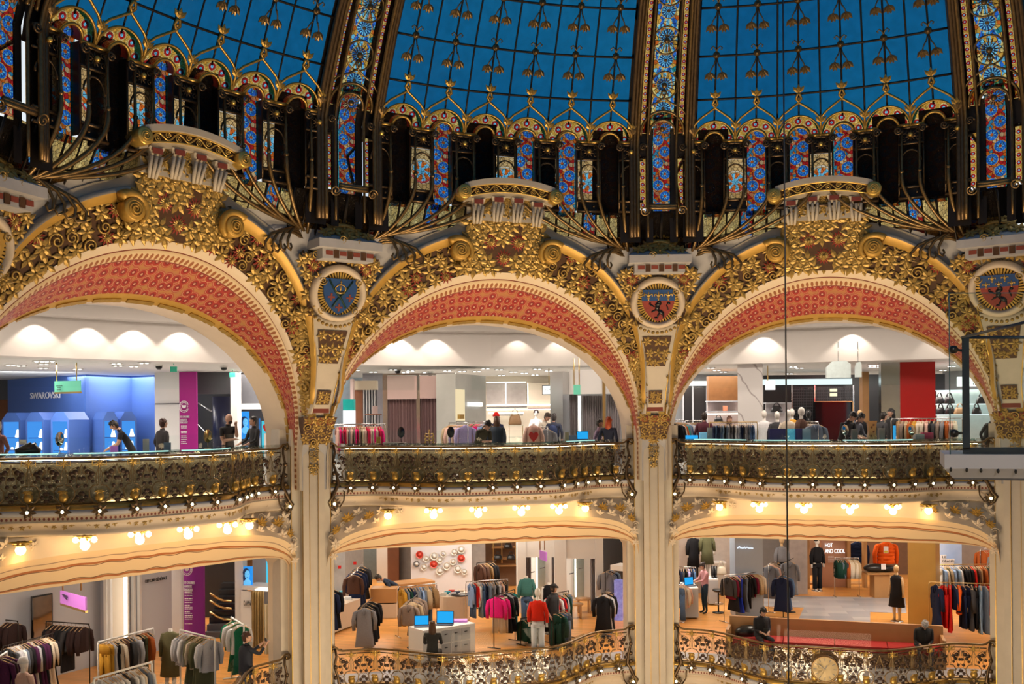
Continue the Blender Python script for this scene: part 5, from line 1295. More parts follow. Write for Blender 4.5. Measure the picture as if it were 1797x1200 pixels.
    dg = bpy.context.evaluated_depsgraph_get(); ev = o.evaluated_get(dg); m2 = bpy.data.meshes.new_from_object(ev); 
    nv = len(m2.vertices); co = np.zeros(nv*3); m2.vertices.foreach_get('co', co); co = co.reshape(-1, 3)
    F = [tuple(p.vertices) for p in m2.polygons]; bpy.data.objects.remove(o)
    A = np.array([Vt[a] for a, b_ in Ed]); Bv = np.array([Vt[b_] for a, b_ in Ed])-A; el = [Lb[b_] for a, b_ in Ed]
    ctr = np.array([co[list(f)].mean(0) for f in F]); T = np.clip(((ctr[:, None]-A)*Bv).sum(2)/((Bv**2).sum(1)+1e-9), 0, 1); D = np.linalg.norm(ctr[:, None]-(A+Bv*T[..., None]), axis=2); RR = np.array([(min(Rd[a])+min(Rd[b_]))/2 for a, b_ in Ed]); ni = (D-RR).argmin(1)
    mi = {'top': 0, 'legs': 1, 'skin': 2, 'shoe': 3}
    q = MB(); q.add(co, F, 0); q.M = [mi[el[j]] for j in ni]
    # head
    yaw = headturn; Rh = np.array([[math.cos(yaw), -math.sin(yaw), 0], [math.sin(yaw), math.cos(yaw), 0], [0, 0, 1]]); al = lean*.75+nod; Rx = np.array([[1, 0, 0], [0, math.cos(al), -math.sin(al)], [0, math.sin(al), math.cos(al)]]); Rf = Rh@Rx
    hc = hd+Rf@v(0, -.015, .088); T = sphere_t(14); Vh = T[0].copy(); z = Vh[:, 2]
    Vh = np.stack([Vh[:, 0]*.076*(1-.22*np.clip(-z, 0, 1)), Vh[:, 1]*.096*(1-.12*np.clip(-z, 0, 1))-.012*np.clip(-z, 0, 1), z*.118], 1)*s
    q.add(Vh@Rf.T+hc, T[1], 2)
    for P_, r_, sc_, m_ in (((0, -.100, -.008), .016, (.8, 1.1, 1.5), 2), ((.078, 0, -.01), .024, (.35, .8, 1.2), 2), ((-.078, 0, -.01), .024, (.35, .8, 1.2), 2), ((.03, -.088, .018), .010, (1.3, .5, .7), 3), ((-.03, -.088, .018), .010, (1.3, .5, .7), 3), ((0, -.088, -.05), .012, (1.9, .5, .5), 4), ((0, -.078, -.085), .02, (1.2, 1, .9), 2)):
        q.ball(hc+Rf@v(*P_), r_*s, 6, m_, sc_, Rf)
    def flat(nm, c, r=.8): 
        k = (nm, tuple(round(x, 3) for x in c))
        if k not in M: M[k] = pm(nm, c, r, var=.15, scale=25, bump=.2)
        return M[k]
    q.build('body', [flat('cloth_top', top), flat('cloth_legs', legs), M[skin], flat('shoe', shoes, .4), flat('lips', (.35, .10, .08))], root, local=True)
    if hairstyle != 'bald':
        h = MB(); T = sphere_t(14); Vh = T[0].copy(); ex = 1.10; Vh = Vh*np.array([.084, .104, .122])*s
        keep = lambda c: (c[2] > .035*s or c[1] > (.0 if hairstyle != 'cap' else -.2)*s or (abs(c[0]) > .07*s and c[2] > -.01*s))
        Fk = [f for f in T[1] if keep(Vh[list(f)].mean(0))]
        Vh[:, 2] = np.where(Vh[:, 2] < -.02*s, Vh[:, 2]*(1.0 if hairstyle == 'short' else 1.0), Vh[:, 2])
        h.add((Vh*np.array([1.02, 1.02, 1.04])+v(0, .012, .008))@Rf.T+hc, Fk, 0)
        rn = random.Random(label); 
        for k in range(26):
            a = rn.uniform(0, 2*PI); e = rn.uniform(.15, 1.2); p = v(.082*math.cos(a)*math.cos(e), .102*math.sin(a)*math.cos(e)+.012, .122*math.sin(e)+.01)
            if p[1] < -.03 and p[2] < .06: continue
            h.ball(hc+Rf@p, .022*s, 5, 0, (1, 1, .7))
        if hairstyle == 'long': loft_ = [(0, .03, .06, .085, .10), (0, .05, -.05, .095, .075), (0, .06, -.15, .10, .055), (0, .06, -.26, .075, .035)]; qq = MB(); loft(qq, [tuple(x*s for x in r_) for r_ in loft_], 10); h.add(qq.V[0]@Rf.T+hc, qq.F, 0)
        if hairstyle == 'bun': h.ball(hc+Rf@v(0, .10, .07), .045*s, 8)
        h.build('hair', flat('hair', hair, .5), root, local=True)
    for e in extras:
        x = MB()
        if e == 'beard': x.ball(hc+Rf@v(0, -.045, -.075), .055*s, 8, 0, (1.05, .95, .8), Rf); x.build('beard', flat('hair', hair), root, local=True)
        if e == 'cap': x.lathe([(.001, .135), (.05, .13), (.09, .09), (.10, .045)], (0, 0, 0), 14); x.V = [V_*s@Rf.T+hc for V_ in x.V]; x.tube([hc+Rf@v(-.07, -.08, .05), hc+Rf@v(0, -.15, .04), hc+Rf@v(.07, -.08, .05)], .02*s, 5); x.build('cap', flat('cap_cloth', (.015, .015, .017)), root, local=True)
        if e == 'headphones': x.tube([hc+Rf@v(.09*math.cos(a), 0, .135*math.sin(a)) for a in np.linspace(-.1, PI+.1, 12)], .010*s, 5); [x.ball(hc+Rf@v(g*.09, 0, -.01), .032*s, 8, 0, (.6, 1, 1.1)) for g in (-1, 1)]; x.build('headphones', M['black'], root, local=True)
        if e == 'glasses': [x.tube([hc+Rf@v(g*.032+.022*math.cos(a), -.105, .018+.018*math.sin(a)) for a in np.linspace(0, 2*PI, 10)], .003*s, 4) for g in (-1, 1)]; x.tube([hc+Rf@v(-.01, -.106, .02), hc+Rf@v(.01, -.106, .02)], .003, 4); x.build('glasses', M['black'], root, local=True)
        if e == 'jacket' or e == 'coat':   # open garment shell over the torso
            L_ = .60 if e == 'jacket' else .72
            R_ = [(ch-sp, 0)]; 
            rings = []
            for z, rx, ry in ((.53, .10, .09), (.47, .20, .13), (.36, .215, .15), (.18, .20, .145), (.0, .205, .15), (-.10, .21, .155)):
                c = up(0, 0, z) if not (sit and z < 0) else up(0, 0, .02); rings.append((c, rx*b*s, ry*b*s))
            V_ = [c+bend(np.array([rx*math.cos(a), ry*math.sin(a), 0])) for c, rx, ry in rings for a in np.linspace(0, 2*PI, 17)[:-1]]
            x.add(V_, [(i*16+j, (i+1)*16+j, (i+1)*16+(j+1) % 16, i*16+(j+1) % 16) for i in range(len(rings)-1) for j in range(16)]); x.tube([up(.02, -.158*b, z) for z in np.linspace(.45, -.05, 6)], .008, 4)
            x.build('jacket', flat('cloth_top', top), root, local=True)
        if e == 'backpack': x.ball(up(0, .17, .28), .2*s, 10, 0, (.75, .45, 1.05)); [x.tube([up(g*.12, .1, .45), up(g*.13, -.1, .46), up(g*.14, -.14, .3), up(g*.15, .02, .12)], .018, 5) for g in (-1, 1)]; x.build('backpack', flat('backpack_cloth', (.02, .04, .13)), root, local=True)
        if e == 'phone': x.box((hL+hR)/2+np.array([0, -.05, .09]), (.15, .012, .075)); x.build('phone', M['black'], root, local=True)
        if e == 'scarf': x.tube([nk+v(.09*math.cos(a), .075*math.sin(a)-.01, .03) for a in np.linspace(0, 2*PI, 13)[:-1]], .035*s, 7, 0, True); x.build('scarf', flat('scarf', (.08, .08, .09)), root, local=True)
    return root
M['mann'] = pm('mannequin_white', (.78, .74, .68), .35, var=.03); M['manw'] = pm('mannequin_wood', (.66, .44, .22), .4)
def mannequin(loc, rz, label, col='navy', legs=None, h=1.82, head=True, garm='jacket', mat='mann', stand=True, hood=False, hat=None, group='mannequins', arms=True):
    root = empty('mannequin', loc, rz, label, 'mannequin', group); s = h/1.82; q = MB()
    if head: q.ball((0, -.01, 1.70*s), .115*s, 12, 0, (.72, .86, 1.08))
    loft(q, [(0, 0, 1.60*s if head else 1.56*s, .045, .045), (0, 0, 1.50*s, .05, .05), (0, 0, 1.45*s, .16, .08), (0, 0, 1.30*s, .17, .11), (0, 0, 1.08*s, .13, .09), (0, 0, .95*s, .17, .11), (0, 0, .80*s, .17, .11)], 12)
    for g in (-1, 1):
        loft(q, [(g*.09, 0, .86*s, .085, .09), (g*.09, 0, .5*s, .06, .06), (g*.09, .01, .12*s, .04, .045), (g*.09, -.03, .03, .045, .09)], 8)
        if arms: loft(q, [(g*.17, 0, 1.44*s, .05, .05), (g*.22, 0, 1.15*s, .04, .04), (g*.24, -.03, .92*s, .03, .03), (g*.24, -.04, .80*s, .035, .02)], 8)
    q.build('figure', M[mat], root, local=True)
    c = CN[col] if isinstance(col, str) else col
    if garm:
        x = MB(); L = {'jacket': .58, 'coat': 1.05, 'dress': 1.0, 'sweater': .56, 'vest': .5}[garm]; t = .14; z0 = 1.50*s
        x_ = [(0, 0, z0, .07, .06), (0, 0, z0-.05, .17, .10), (0, 0, z0-.12, .205, .13), (0, 0, z0-.38, .18, .12), (0, 0, z0-.55, .20, .135)]
        if L > .6: x_.append((0, 0, z0-L, .27 if garm == 'dress' else .25, .18))
        loft(x, x_, 14)
        if garm not in ('vest', 'dress'):
            for g in (-1, 1): loft(x, [(g*.15, 0, z0-.05, .07, .07), (g*.235, 0, z0-.30, .065, .065), (g*.255, -.03, z0-.60, .05, .05)], 9)
        if hood: x.ball((0, .02, 1.70*s), .15*s, 12, 0, (.85, .95, 1.1))
        for V in x.V: V[:, 1] += .012*np.sin(V[:, 0]*37)
        o = x.build(garm, M['fabric'], root, local=True); o.color = (*c, 1)
    if legs:
        x = MB(); loft(x, [(0, 0, .98*s, .16, .11), (0, 0, .80*s, .185, .125)], 12)
        for g in (-1, 1): loft(x, [(g*.095, 0, .86*s, .10, .11), (g*.10, 0, .45*s, .08, .085), (g*.10, 0, .08*s, .085, .09)], 9)
        o = x.build('trousers', M['fabric'], root, local=True); o.color = (*CN[legs], 1)
    if hat: x = MB(); x.lathe([(.001, 1.84*s), (.07, 1.82*s), (.105, 1.74*s), (.11, 1.70*s)], (0, 0, 0), 12); o = x.build('cap', M['fabric'], root, local=True); o.color = (*CN[hat], 1)
    if stand: x = MB(); x.lathe([(.001, .02), (.19, .015), (.20, 0), (.001, 0)], (0, .0, 0), 18); x.tube([(0, .1, .01), (0, .1, .8*s)], .012, 6); x.build('stand', M['chrome'], root, local=True)
    return root
def gp(x, Y): return np.array([unproj(x, HOR)[0]*Y, Y])
def zy(x, y, Y): return unproj(x, y)[1]*Y
def text(s, x0, y0, Y, hpx, mat, parent=None, x1=None, Y1=None, name='lettering', ext=.01, off=.06, kind=None):
    """lettering standing on a vertical plane through two ground points, its cap height hpx pixels"""
    a = gp(x0, Y); b = gp(x1, Y1) if x1 else gp(x0+10, Y); t = nrm(b-a); n = np.array([t[1], -t[0]])
    cu = bpy.data.curves.new(name, 'FONT'); cu.body = s; cu.size = hpx*Y/FPX/.70; cu.extrude = ext; cu.materials.append(mat); cu.space_line = .85
    o = bpy.data.objects.new(name, cu); COL.objects.link(o)
    p = np.array([*(a+n*off), zy(x0, y0, Y)])
    Mx = Matrix(((t[0], 0, n[0], p[0]), (t[1], 0, n[1], p[1]), (0, 1, 0, p[2]), (0, 0, 0, 1)))
    if x1:   # stretch or squeeze to the measured width
        bpy.context.view_layer.update(); w_ = o.dimensions[0]; k = np.linalg.norm(b-a)/max(w_, 1e-3); Mx = Mx@Matrix.Diagonal((k, 1, 1, 1))
    bpy.context.view_layer.update(); me = bpy.data.meshes.new_from_object(o.evaluated_get(bpy.context.evaluated_depsgraph_get())); bpy.data.objects.remove(o)
    o = bpy.data.objects.new(name, me); COL.objects.link(o)
    if parent is not None: o.parent = parent; o.matrix_basis = world_of(parent).inverted()@Mx
    else: o.matrix_basis = Mx
    return o
def vwall(mb, x0, Y0, x1, Y1, zb, zt, th=.12, m=0):
    a, b = gp(x0, Y0), gp(x1, Y1); t = nrm(b-a); n = -np.array([t[1], -t[0]])
    if n[1] < 0: n = -n
    mb.hexa([(*a, zb), (*b, zb), (*(b+n*th), zb), (*(a+n*th), zb), (*a, zt), (*b, zt), (*(b+n*th), zt), (*(a+n*th), zt)], m)
def wallobj(name, x0, Y0, x1, Y1, zb, zt, mat, th=.12, label=None, cat=None, kind='structure', group=None, parent=None):
    q = MB(); vwall(q, x0, Y0, x1, Y1, zb, zt, th); o = q.build(name, mat, parent)
    if parent is None: tag(o, label, cat, group, None if label else kind)
    return o
# ---------------------------------------------------------------- upper gallery: shops
CZ = 1.75
def G3(x, Y, z): return np.array([*gp(x, Y), z])
for az, r, e in ((-1.05, 27, 1), (-.75, 25.5, 1), (-.45, 26, 1), (-.15, 26, 1), (.15, 26, 1), (.45, 26, 1), (.75, 27, 1), (-.6, 32, 1), (-.3, 33, 1), (0.0, 33, 1), (.3, 33, 1), (.55, 32, 1)):
    light('shop_ceiling_light', 'AREA', (ccen[0]+r*math.sin(az), ccen[1]+r*math.cos(az), CZ-.06), 330, (1.0, .90, .82), 3.2)
    light('shop_ceiling_light', 'AREA', (ccen[0]+(r-3.5)*math.sin(az), ccen[1]+(r-3.5)*math.cos(az), -2.93), 230, (1.0, .88, .74), 3.0)
for az in (-.95, -.65, -.32, 0.0, .32, .62): light('balcony_ceiling_light', 'AREA', (ccen[0]+17.2*math.sin(az), ccen[1]+17.2*math.cos(az), 3.3), 210, (1.0, .86, .74), 2.0)
for az in (-.95, -.65, -.32, 0.0, .32, .62): light('balcony_ceiling_light', 'AREA', (ccen[0]+16.6*math.sin(az), ccen[1]+16.6*math.cos(az), -2.95), 110, (1.0, .86, .70), 1.6)
M['bluew'] = pm('cornflower_blue_panels', (.08, .17, .50), .45, var=.04, scale=1); M['blued'] = pm('deep_blue', (.03, .10, .42), .4, var=.05)
M['aqua'] = em('lit_aqua_niche', (.07, .34, .95), .9); M['magenta'] = pm('magenta_print', (.38, .005, .22), .4, var=.03); M['purple'] = pm('purple_print', (.20, .01, .20), .4, var=.03)
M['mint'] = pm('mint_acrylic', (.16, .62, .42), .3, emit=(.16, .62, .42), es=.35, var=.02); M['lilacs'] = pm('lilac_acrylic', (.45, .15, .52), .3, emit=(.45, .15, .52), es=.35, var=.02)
M['signw'] = em('lit_sign_white', (1, .98, .94), 1.6); M['print'] = pm('white_print', (.8, .78, .8), .5, var=0); M['prink'] = pm('dark_print', (.02, .02, .02), .5, var=0)
M['pinkw'] = pm('blush_panel', (.72, .53, .49), .5, var=.02); M['mauve'] = pm('mauve_curtain', (.28, .17, .17), .8, var=.08); M['greyc'] = pm('grey_curtain', (.32, .29, .30), .8, var=.08)
M['redw'] = pm('red_lacquer', (.55, .006, .006), .28, var=.1, scale=1); M['woodr'] = pm('red_brown_wood', (.24, .085, .035), .4, var=.2, scale=3); M['warmw'] = pm('warm_white_wall', (.80, .70, .56), .5, var=.03)
M['lightstrip'] = em('light_strip', (1, .93, .80), 4.0)
def marble():
    m, nt, out = newmat('veined_marble'); b = N(nt, 'ShaderNodeBsdfPrincipled', Roughness=.2); nt.links.new(b.outputs[0], out.inputs[0]); c = N(nt, 'ShaderNodeTexCoord'); wv = N(nt, 'ShaderNodeTexWave', Scale=.55, Distortion=7.0, Detail=3.0)
    mp = N(nt, 'ShaderNodeMapping'); mp.inputs['Rotation'].default_value = (0, .6, .3); nt.links.new(c.outputs['Object'], mp.inputs[0]); nt.links.new(mp.outputs[0], wv.inputs[0])
    r = N(nt, 'ShaderNodeValToRGB'); r.color_ramp.elements[0].position = 0; r.color_ramp.elements[0].color = (.42, .38, .38, 1); r.color_ramp.elements[1].position = .018; r.color_ramp.elements[1].color = (.78, .76, .75, 1)
    nt.links.new(wv.outputs[0], r.inputs[0]); nt.links.new(r.outputs[0], b.inputs['Base Color']); return m
M['marble'] = marble()
# -- ceiling fixtures
lp = [(70, 633), (141, 622), (205, 637), (78, 638), (77, 645), (137, 647), (88, 633), (208, 641), (20, 640), (38, 641), (236, 642), (254, 636), (320, 627), (404, 629), (366, 632), (426, 652), (442, 668),
      (625, 649), (656, 652), (684, 640), (691, 648), (701, 655), (713, 653), (721, 650), (750, 653), (786, 650), (812, 651), (800, 637), (829, 641), (838, 651), (853, 646), (877, 648), (881, 658), (902, 652), (900, 662), (912, 638), (944, 647), (940, 657), (964, 650), (985, 652), (975, 641), (1036, 640), (882, 667), (921, 654),
      (1248, 645), (1277, 635), (1259, 649), (1270, 652), (1219, 659), (1393, 643), (1404, 645), (1386, 655), (1418, 632), (1532, 640), (1539, 640), (1532, 643), (1539, 643), (1567, 629), (1605, 638), (1644, 626), (1656, 649), (1683, 634), (1671, 642)]
lpr = None; lp = [q for q in sorted(lp) if 21.7 <= np.linalg.norm(onz(*q, CZ)[:2]-ccen) <= 43]; lb = [[q for q in lp if (q[0] >= 500)+(q[0] >= 1150) == b] for b in range(3)]
for k, (x, y) in enumerate(lp):
    b_ = (x >= 500)+(x >= 1150)
    p = onz(x, y, CZ-.004); rr = np.linalg.norm(p[:2]-ccen)
    if rr < 21.7 or rr > 43: continue
    if lpr is None:
        lpr = empty('downlight', (0, 0, 0)); q = MB(); q.box((0, 0, -.012), (.34, .15, .02)); q.build('frame', M['white'], lpr, local=True)
        for s in (-1, 1): q = MB(); q.lathe([(.001, -.03), (.045, -.03), (.05, -.02)], (s*.08, 0, 0), 10); q.build('lamp', M['lampw'], lpr, local=True)
        o = lpr
    else: o = copy_tree(lpr)
    o.location = tuple(p); tag(o, 'twin recessed downlight in the %s upper shop ceiling, %s' % (BN[b_], ordn(lb[b_].index((x, y)), len(lb[b_]))), 'ceiling light', 'recessed downlights of the %s upper ceiling' % BN[0 if x < 500 else 1 if x < 1150 else 2])
cm = None
for x, y, w_ in ((280, 640, 'above the white column of the left bay'), (394, 642, 'above the dark stairwell of the left bay'), (699, 648, 'nearest the cove in the middle bay'), (756, 652, 'above the pink booth'), (645, 667, 'at the left of the middle bay'), (652, 662, 'beyond the striped screen')):
    p = onz(x, y, CZ); 
    if cm is None: cm = empty('dome_camera', (0, 0, 0)); q = MB(); q.lathe([(.12, 0), (.12, -.05), (.001, -.05)], (0, 0, 0), 14); q.build('housing', M['white'], cm, local=True); q = MB(); q.lathe([(.10, -.05), (.09, -.11), (.05, -.145), (.001, -.15)], (0, 0, 0), 14); q.build('dome', M['black'], cm, local=True); o = cm
    else: o = copy_tree(cm)
    o.location = tuple(p); tag(o, 'small dark ceiling camera '+w_, 'security camera', 'ceiling cameras')
for x, y, w_ in ((306, 638, 'left of the magenta banner'), (409, 649, 'above the white post')):
    p = onz(x, y, CZ); q = MB(); q.box(p+np.array([0, 0, -.17]), (.20, .05, .16)); q.tube([p, p+np.array([0, 0, -.05])], .015, 5); o = q.build('exit_sign', pm('exit_green', (.02, .40, .25), .4, emit=(.1, .8, .5), es=.12)); tag(o, 'small green emergency exit light '+w_, 'exit sign')
# -- glass smoke curtains hanging inside the cove
for bi, (a0, a1) in enumerate(((-1.35, -.56), (-.50, .04), (.10, .62))):
    q = MB(); q.grid(lambda a, v: np.array([ccen[0]+22.2*math.sin(a0+(a1-a0)*a), ccen[1]+22.2*math.cos(a0+(a1-a0)*a), .98+v*.77]), 14, 1, 0)
    o = q.build('glass_smoke_curtain', M['glass']); tag(o, 'clear glass strip hanging from the ceiling of the %s upper shop' % BN[bi], 'glass screen', 'hanging glass strips')
# -- left bay: blue jewellery shop
for a in ((15, 41.5, 152, 37.5), (152, 37.5, 232, 39.2), (232, 39.2, 273, 38.4)): wallobj('wall_blue_panel', *a, UF, CZ, M['bluew'])
light('blue_wall_fill', 'AREA', G3(60, 35, 1.6), 160, (.9, .95, 1), 2.5, target=G3(70, 40, -.2))  # extra area light added to brighten the blue wall
wallobj('wall_far_brown', -60, 43, 16, 41.8, UF, .95, M['woodr']); wallobj('wall_far_grey', -60, 42.8, 16, 41.6, .95, CZ, M['dgrey'])
sg = empty('shop_name', G3(80, 39.5, UF+2.0), 0, 'silver raised capitals of a shop name on the blue wall', 'sign'); text('SWAROVSKI', 57, 700, 39.9, 11, M['print'], sg, 109, 38.6)
M['bust'] = pm('glowing_display_white', (.85, .87, .9), .4, emit=(.8, .92, 1), es=1.3)  # glow put into the white busts to brighten them; they are no lamps
for k, (x0, x1, Y, Yr, ex) in enumerate(((4, 37, 38.2, 0, 50), (46, 78, 37.4, 0, 92), (90, 122, 36.6, 0, 143), (182, 208, 36.8, 1, 158), (212, 241, 37.6, 1, 205))):
    a = gp(x0, Y); b = gp(x1, Y-.25 if not Yr else Y+.25); t = nrm(b-a); n = np.array([-t[1], t[0]]); w_ = np.linalg.norm(b-a); zt = .38; root = empty('display_cabinet', (*((a+b)/2), UF), 0, 'blue house-shaped lit jewellery cabinet, %s of the five' % ordn(k, 5), 'display cabinet', 'blue jewellery cabinets')
    dep = (np.array(gp(ex, Y+(1.0 if True else 0)))-(b if not Yr else a)); dep = n*.9+t*((.12) if not Yr else -.25)
    f3 = lambda x, z, d: np.array([*(a+t*x+dep*d), z]); hp = [(0, UF), (w_, UF), (w_, zt-.28), (w_*.72, zt), (w_*.28, zt), (0, zt-.28)]
    q = MB(); inn = [(w_*.10, UF+.1), (w_*.90, UF+.1), (w_*.90, zt-.34), (w_*.10, zt-.34)]
    V = [f3(x, z, 0) for x, z in hp]+[f3(x, z, 1) for x, z in hp]; q.add(V, [(i, (i+1) % 6, (i+1) % 6+6, i+6) for i in range(6)]+[(6, 7, 8, 9, 10, 11)], 0, None, False)
    q.add([f3(x, z, 0) for x, z in hp+inn], [(0, 6, 9, 5), (0, 1, 7, 6), (1, 2, 8, 7), (2, 3, 4, 5, 9, 8)], 0, None, False); q.build('body', M['bluew'], root)
    q = MB(); q.add([f3(x, z, .18) for x, z in inn]+[f3(x, z, 0) for x, z in inn], [(0, 1, 2, 3), (0, 4, 5, 1), (1, 5, 6, 2), (3, 2, 6, 7), (0, 3, 7, 4)], 0, None, False); q.build('lit_niche', M['aqua'], root)
    for j in range(3):
        zz = zt-.95-j*.45; q = MB(); q.hexa([f3(w_*.12, zz, .02), f3(w_*.88, zz, .02), f3(w_*.88, zz, .17), f3(w_*.12, zz, .17), f3(w_*.12, zz+.03, .02), f3(w_*.88, zz+.03, .02), f3(w_*.88, zz+.03, .17), f3(w_*.12, zz+.03, .17)]); q.build('shelf', M['blued'], root)
        q = MB(); q.lathe([(.001, .30), (.045, .28), (.06, .16), (.10, .03), (.08, 0)], f3(w_*.75, zz+.03, .09), 10); q.build('display_bust', M['bust'], root)
        if j: q = MB(); q.lathe([(.001, .10), (.05, .08), (.06, 0)], f3(w_*(.35+.1*j), zz+.03, .09), 8); q.build('display_stand', M['bust'], root)
wallobj('pillar_white_panel', 273, 36.5, 316, 36.0, UF, CZ, M['white'], .8); wallobj('trim_seam', 273, 36.4, 316, 35.9, .62, .65, M['dgrey'], .05)
bn = empty('banner', G3(331, 35.9, UF), 0, 'tall magenta banner with white text hanging beside the white column of the left bay', 'banner'); q = MB(); vwall(q, 316, 35.9, 346, 35.6, UF, CZ-.02, .06); q.build('sheet', M['magenta'], bn)
def crest(par, x, y, Y, r, nm='round_crest'):
    c = at(x, y, Y); q = MB(); Rf_ = np.stack([np.array([1, 0, 0.]), np.array([0, 0, 1.]), np.array([0, -1., 0])], 1)
    q.tube([c+Rf_@np.array([r*math.cos(a), r*math.sin(a)*1.15, 0]) for a in np.linspace(0, 2*PI, 25)[:-1]], r*.08, 4, 0, True); q.tube([c+Rf_@np.array([.72*r*math.cos(a), .72*r*math.sin(a)*1.15, 0]) for a in np.linspace(0, 2*PI, 25)[:-1]], r*.05, 4, 0, True)
    for k in range(12): a = k*PI/6; q.box(c+Rf_@np.array([.86*r*math.cos(a), .98*r*math.sin(a), 0]), (r*.1, r*.2, .01), Rf_@rot2(a-PI/2))
    q.box(c, (r*.5, r*.6, .01), Rf_); [q.box(c+Rf_@np.array([s*r*.35, r*.1, 0]), (r*.15, r*.5, .01), Rf_) for s in (-1, 1)]; q.build(nm, M['print'], par)
def textlines(par, x0, x1, Y, rows, slant=0.0, off=.03, Y1=None):
    Y1 = Y if Y1 is None else Y1; a, b = gp(x0, Y), gp(x1, Y1); t = b-a; n = -np.array([-t[1], t[0]]); n = n/np.linalg.norm(n)
    if n[1] > 0: n = -n
    q = MB()
    for y, h, f0, f1 in rows:
        rn = random.Random(int(y*10)); f = f0
        while f < f1-.02:
            g = min(f1, f+rn.uniform(.06, .16)); p0 = a+t*f+n*off; p1 = a+t*g+n*off; z0 = zy(x0, y+h/2, Y); z1 = zy(x0, y-h/2, Y)
            q.hexa([(*p0, z0), (*p1, z0), (*(p1-n*.01), z0), (*(p0-n*.01), z0), (*p0, z1), (*p1, z1), (*(p1-n*.01), z1), (*(p0-n*.01), z1)]); f = g+.025
    return q.build('small_print', M['print'], par)
crest(bn, 324, 713.5, 35.75, .17)
for s_, y in (('LES GALERIES', 733), ('LAFAYETTE', 738.5), ("S'ENGAGENT", 743)): text(s_, 319, y, 35.85, 3.6, M['print'], bn, 319+len(s_)*1.33, 35.75)
textlines(bn, 319, 343, 35.8, [(747.5, 1.6, 0, .6), (750, 1, 0, .9), (752, 1, 0, .8), (757, 1.6, 0, .95), (759.5, 1, 0, .7), (765, 1.6, 0, .4), (768, 1, 0, 1), (771, 1, 0, .9), (775, 1.6, 0, .35), (778, 1, 0, .95)])
wallobj('wall_stairwell_back', 340, 41, 420, 41, UF, CZ, M['black']); wallobj('trim_stairwell_head', 346, 36.5, 406, 36.5, .98, CZ, M['dgrey'], .3)
st = empty('escalator_rail', G3(365, 38.5, UF), 0, 'slim steel handrails descending inside the dark stairwell', 'handrail'); 
for y0, y1 in ((707, 722), (745, 770)): q = MB(); q.tube([at(349, y0, 38.5), at(373, y1, 38.0)], .03, 5); q.build('rail', M['chrome'], st)
q = MB(); q.lathe([(.34, UF), (.34, .95)], (*gp(390, 39.5), 0), 18); tag(q.build('round_pillar', pm('indigo_pillar', (.02, .025, .07), .3)), None, None, None, 'structure')
wallobj('pillar_white_post', 406, 35.8, 418, 35.8, UF, CZ, M['white'], .5)
wallobj('wall_dark_header', 418, 37, 500, 37, .62, CZ, M['dgrey'], .2); wallobj('trim_white_beam', 418, 36.5, 500, 36.5, .42, .62, M['white'], .5); wallobj('wall_right_recess', 418, 40, 500, 40, UF, .5, M['dgrey'], .2)
def faceposter(x0, x1, y0, y1, Y, lab):
    r = empty('poster', G3((x0+x1)/2, Y, zy(x0, y1, Y)), 0, lab, 'poster'); q = MB(); vwall(q, x0, Y, x1, Y, zy(x0, y1, Y), zy(x0, y0, Y), .05); q.build('panel', pm('poster_blue', (.01, .22, .62), .3, emit=(.01, .25, .8), es=.8), r)
    q = MB(); c = at((x0+x1)/2+1, y0+(y1-y0)*.40, Y-.03); s = (x1-x0)*Y/FPX; q.ball(c, 1, 12, 0, (s*.30, .02, s*.52)); q.ball(c+np.array([0, 0, -s*.9]), 1, 12, 0, (s*.42, .02, s*.45)); q.build('portrait_face', pm('poster_face', (.10, .45, .85), .4, emit=(.12, .5, .95), es=.7), r)
    q = MB(); q.ball(c+np.array([-s*.12, .012, s*.22]), 1, 12, 0, (s*.40, .02, s*.50)); q.ball(c+np.array([-s*.3, .012, -s*.3]), 1, 12, 0, (s*.2, .02, s*.6)); 
    for g in (-1, 1): q.ball(c+np.array([g*s*.12, -.015, s*.08]), 1, 6, 0, (s*.07, .01, s*.03))
    q.ball(c+np.array([s*.02, -.015, -s*.26]), 1, 6, 0, (s*.09, .01, s*.03)); q.build('portrait_hair', pm('poster_dark', (.0, .04, .20), .4), r)
faceposter(423, 438, 722, 770, 38, 'blue lit poster of a face in the upper shop beside the white post')
wallobj('trim_steel_frame', 439, 39, 443, 39, UF, .1, M['chrome'], .05); wallobj('trim_steel_frame', 455, 39, 458, 39, UF, .1, M['chrome'], .05)
wallobj('cyan_light', 460, 39.5, 468, 39.5, UF, .0, em('cyan_light', (.1, .7, .9), .8), .04, 'upright cyan lit panel behind the dark haired shop assistant', 'light panel')
bb = empty('display_plinth', G3(478, 33, UF), 0, 'white plinth with a red heart vase at the right end of the left bay', 'plinth'); q = MB(); vwall(q, 464, 33, 485, 32.6, UF, zy(475, 760, 33), .7); q.build('block', M['white'], bb)
q = MB(); hp_ = [(0, -.5), (-.35, -.15), (-.48, .15), (-.38, .38), (-.18, .42), (0, .26), (.18, .42), (.38, .38), (.48, .15), (.35, -.15)]; c = at(471, 751.5, 32.8); q.prism([(x*.28, y*.34) for x, y in hp_], lambda x, y, d: c+np.array([x, -d, y]), .1); q.build('heart', M['redw'], bb)
q = MB(); vwall(q, 476, 32.9, 486, 32.7, zy(480, 760, 33), zy(480, 731, 33), .4); q.build('box', pm('grey_box', (.4, .34, .32), .5), bb)
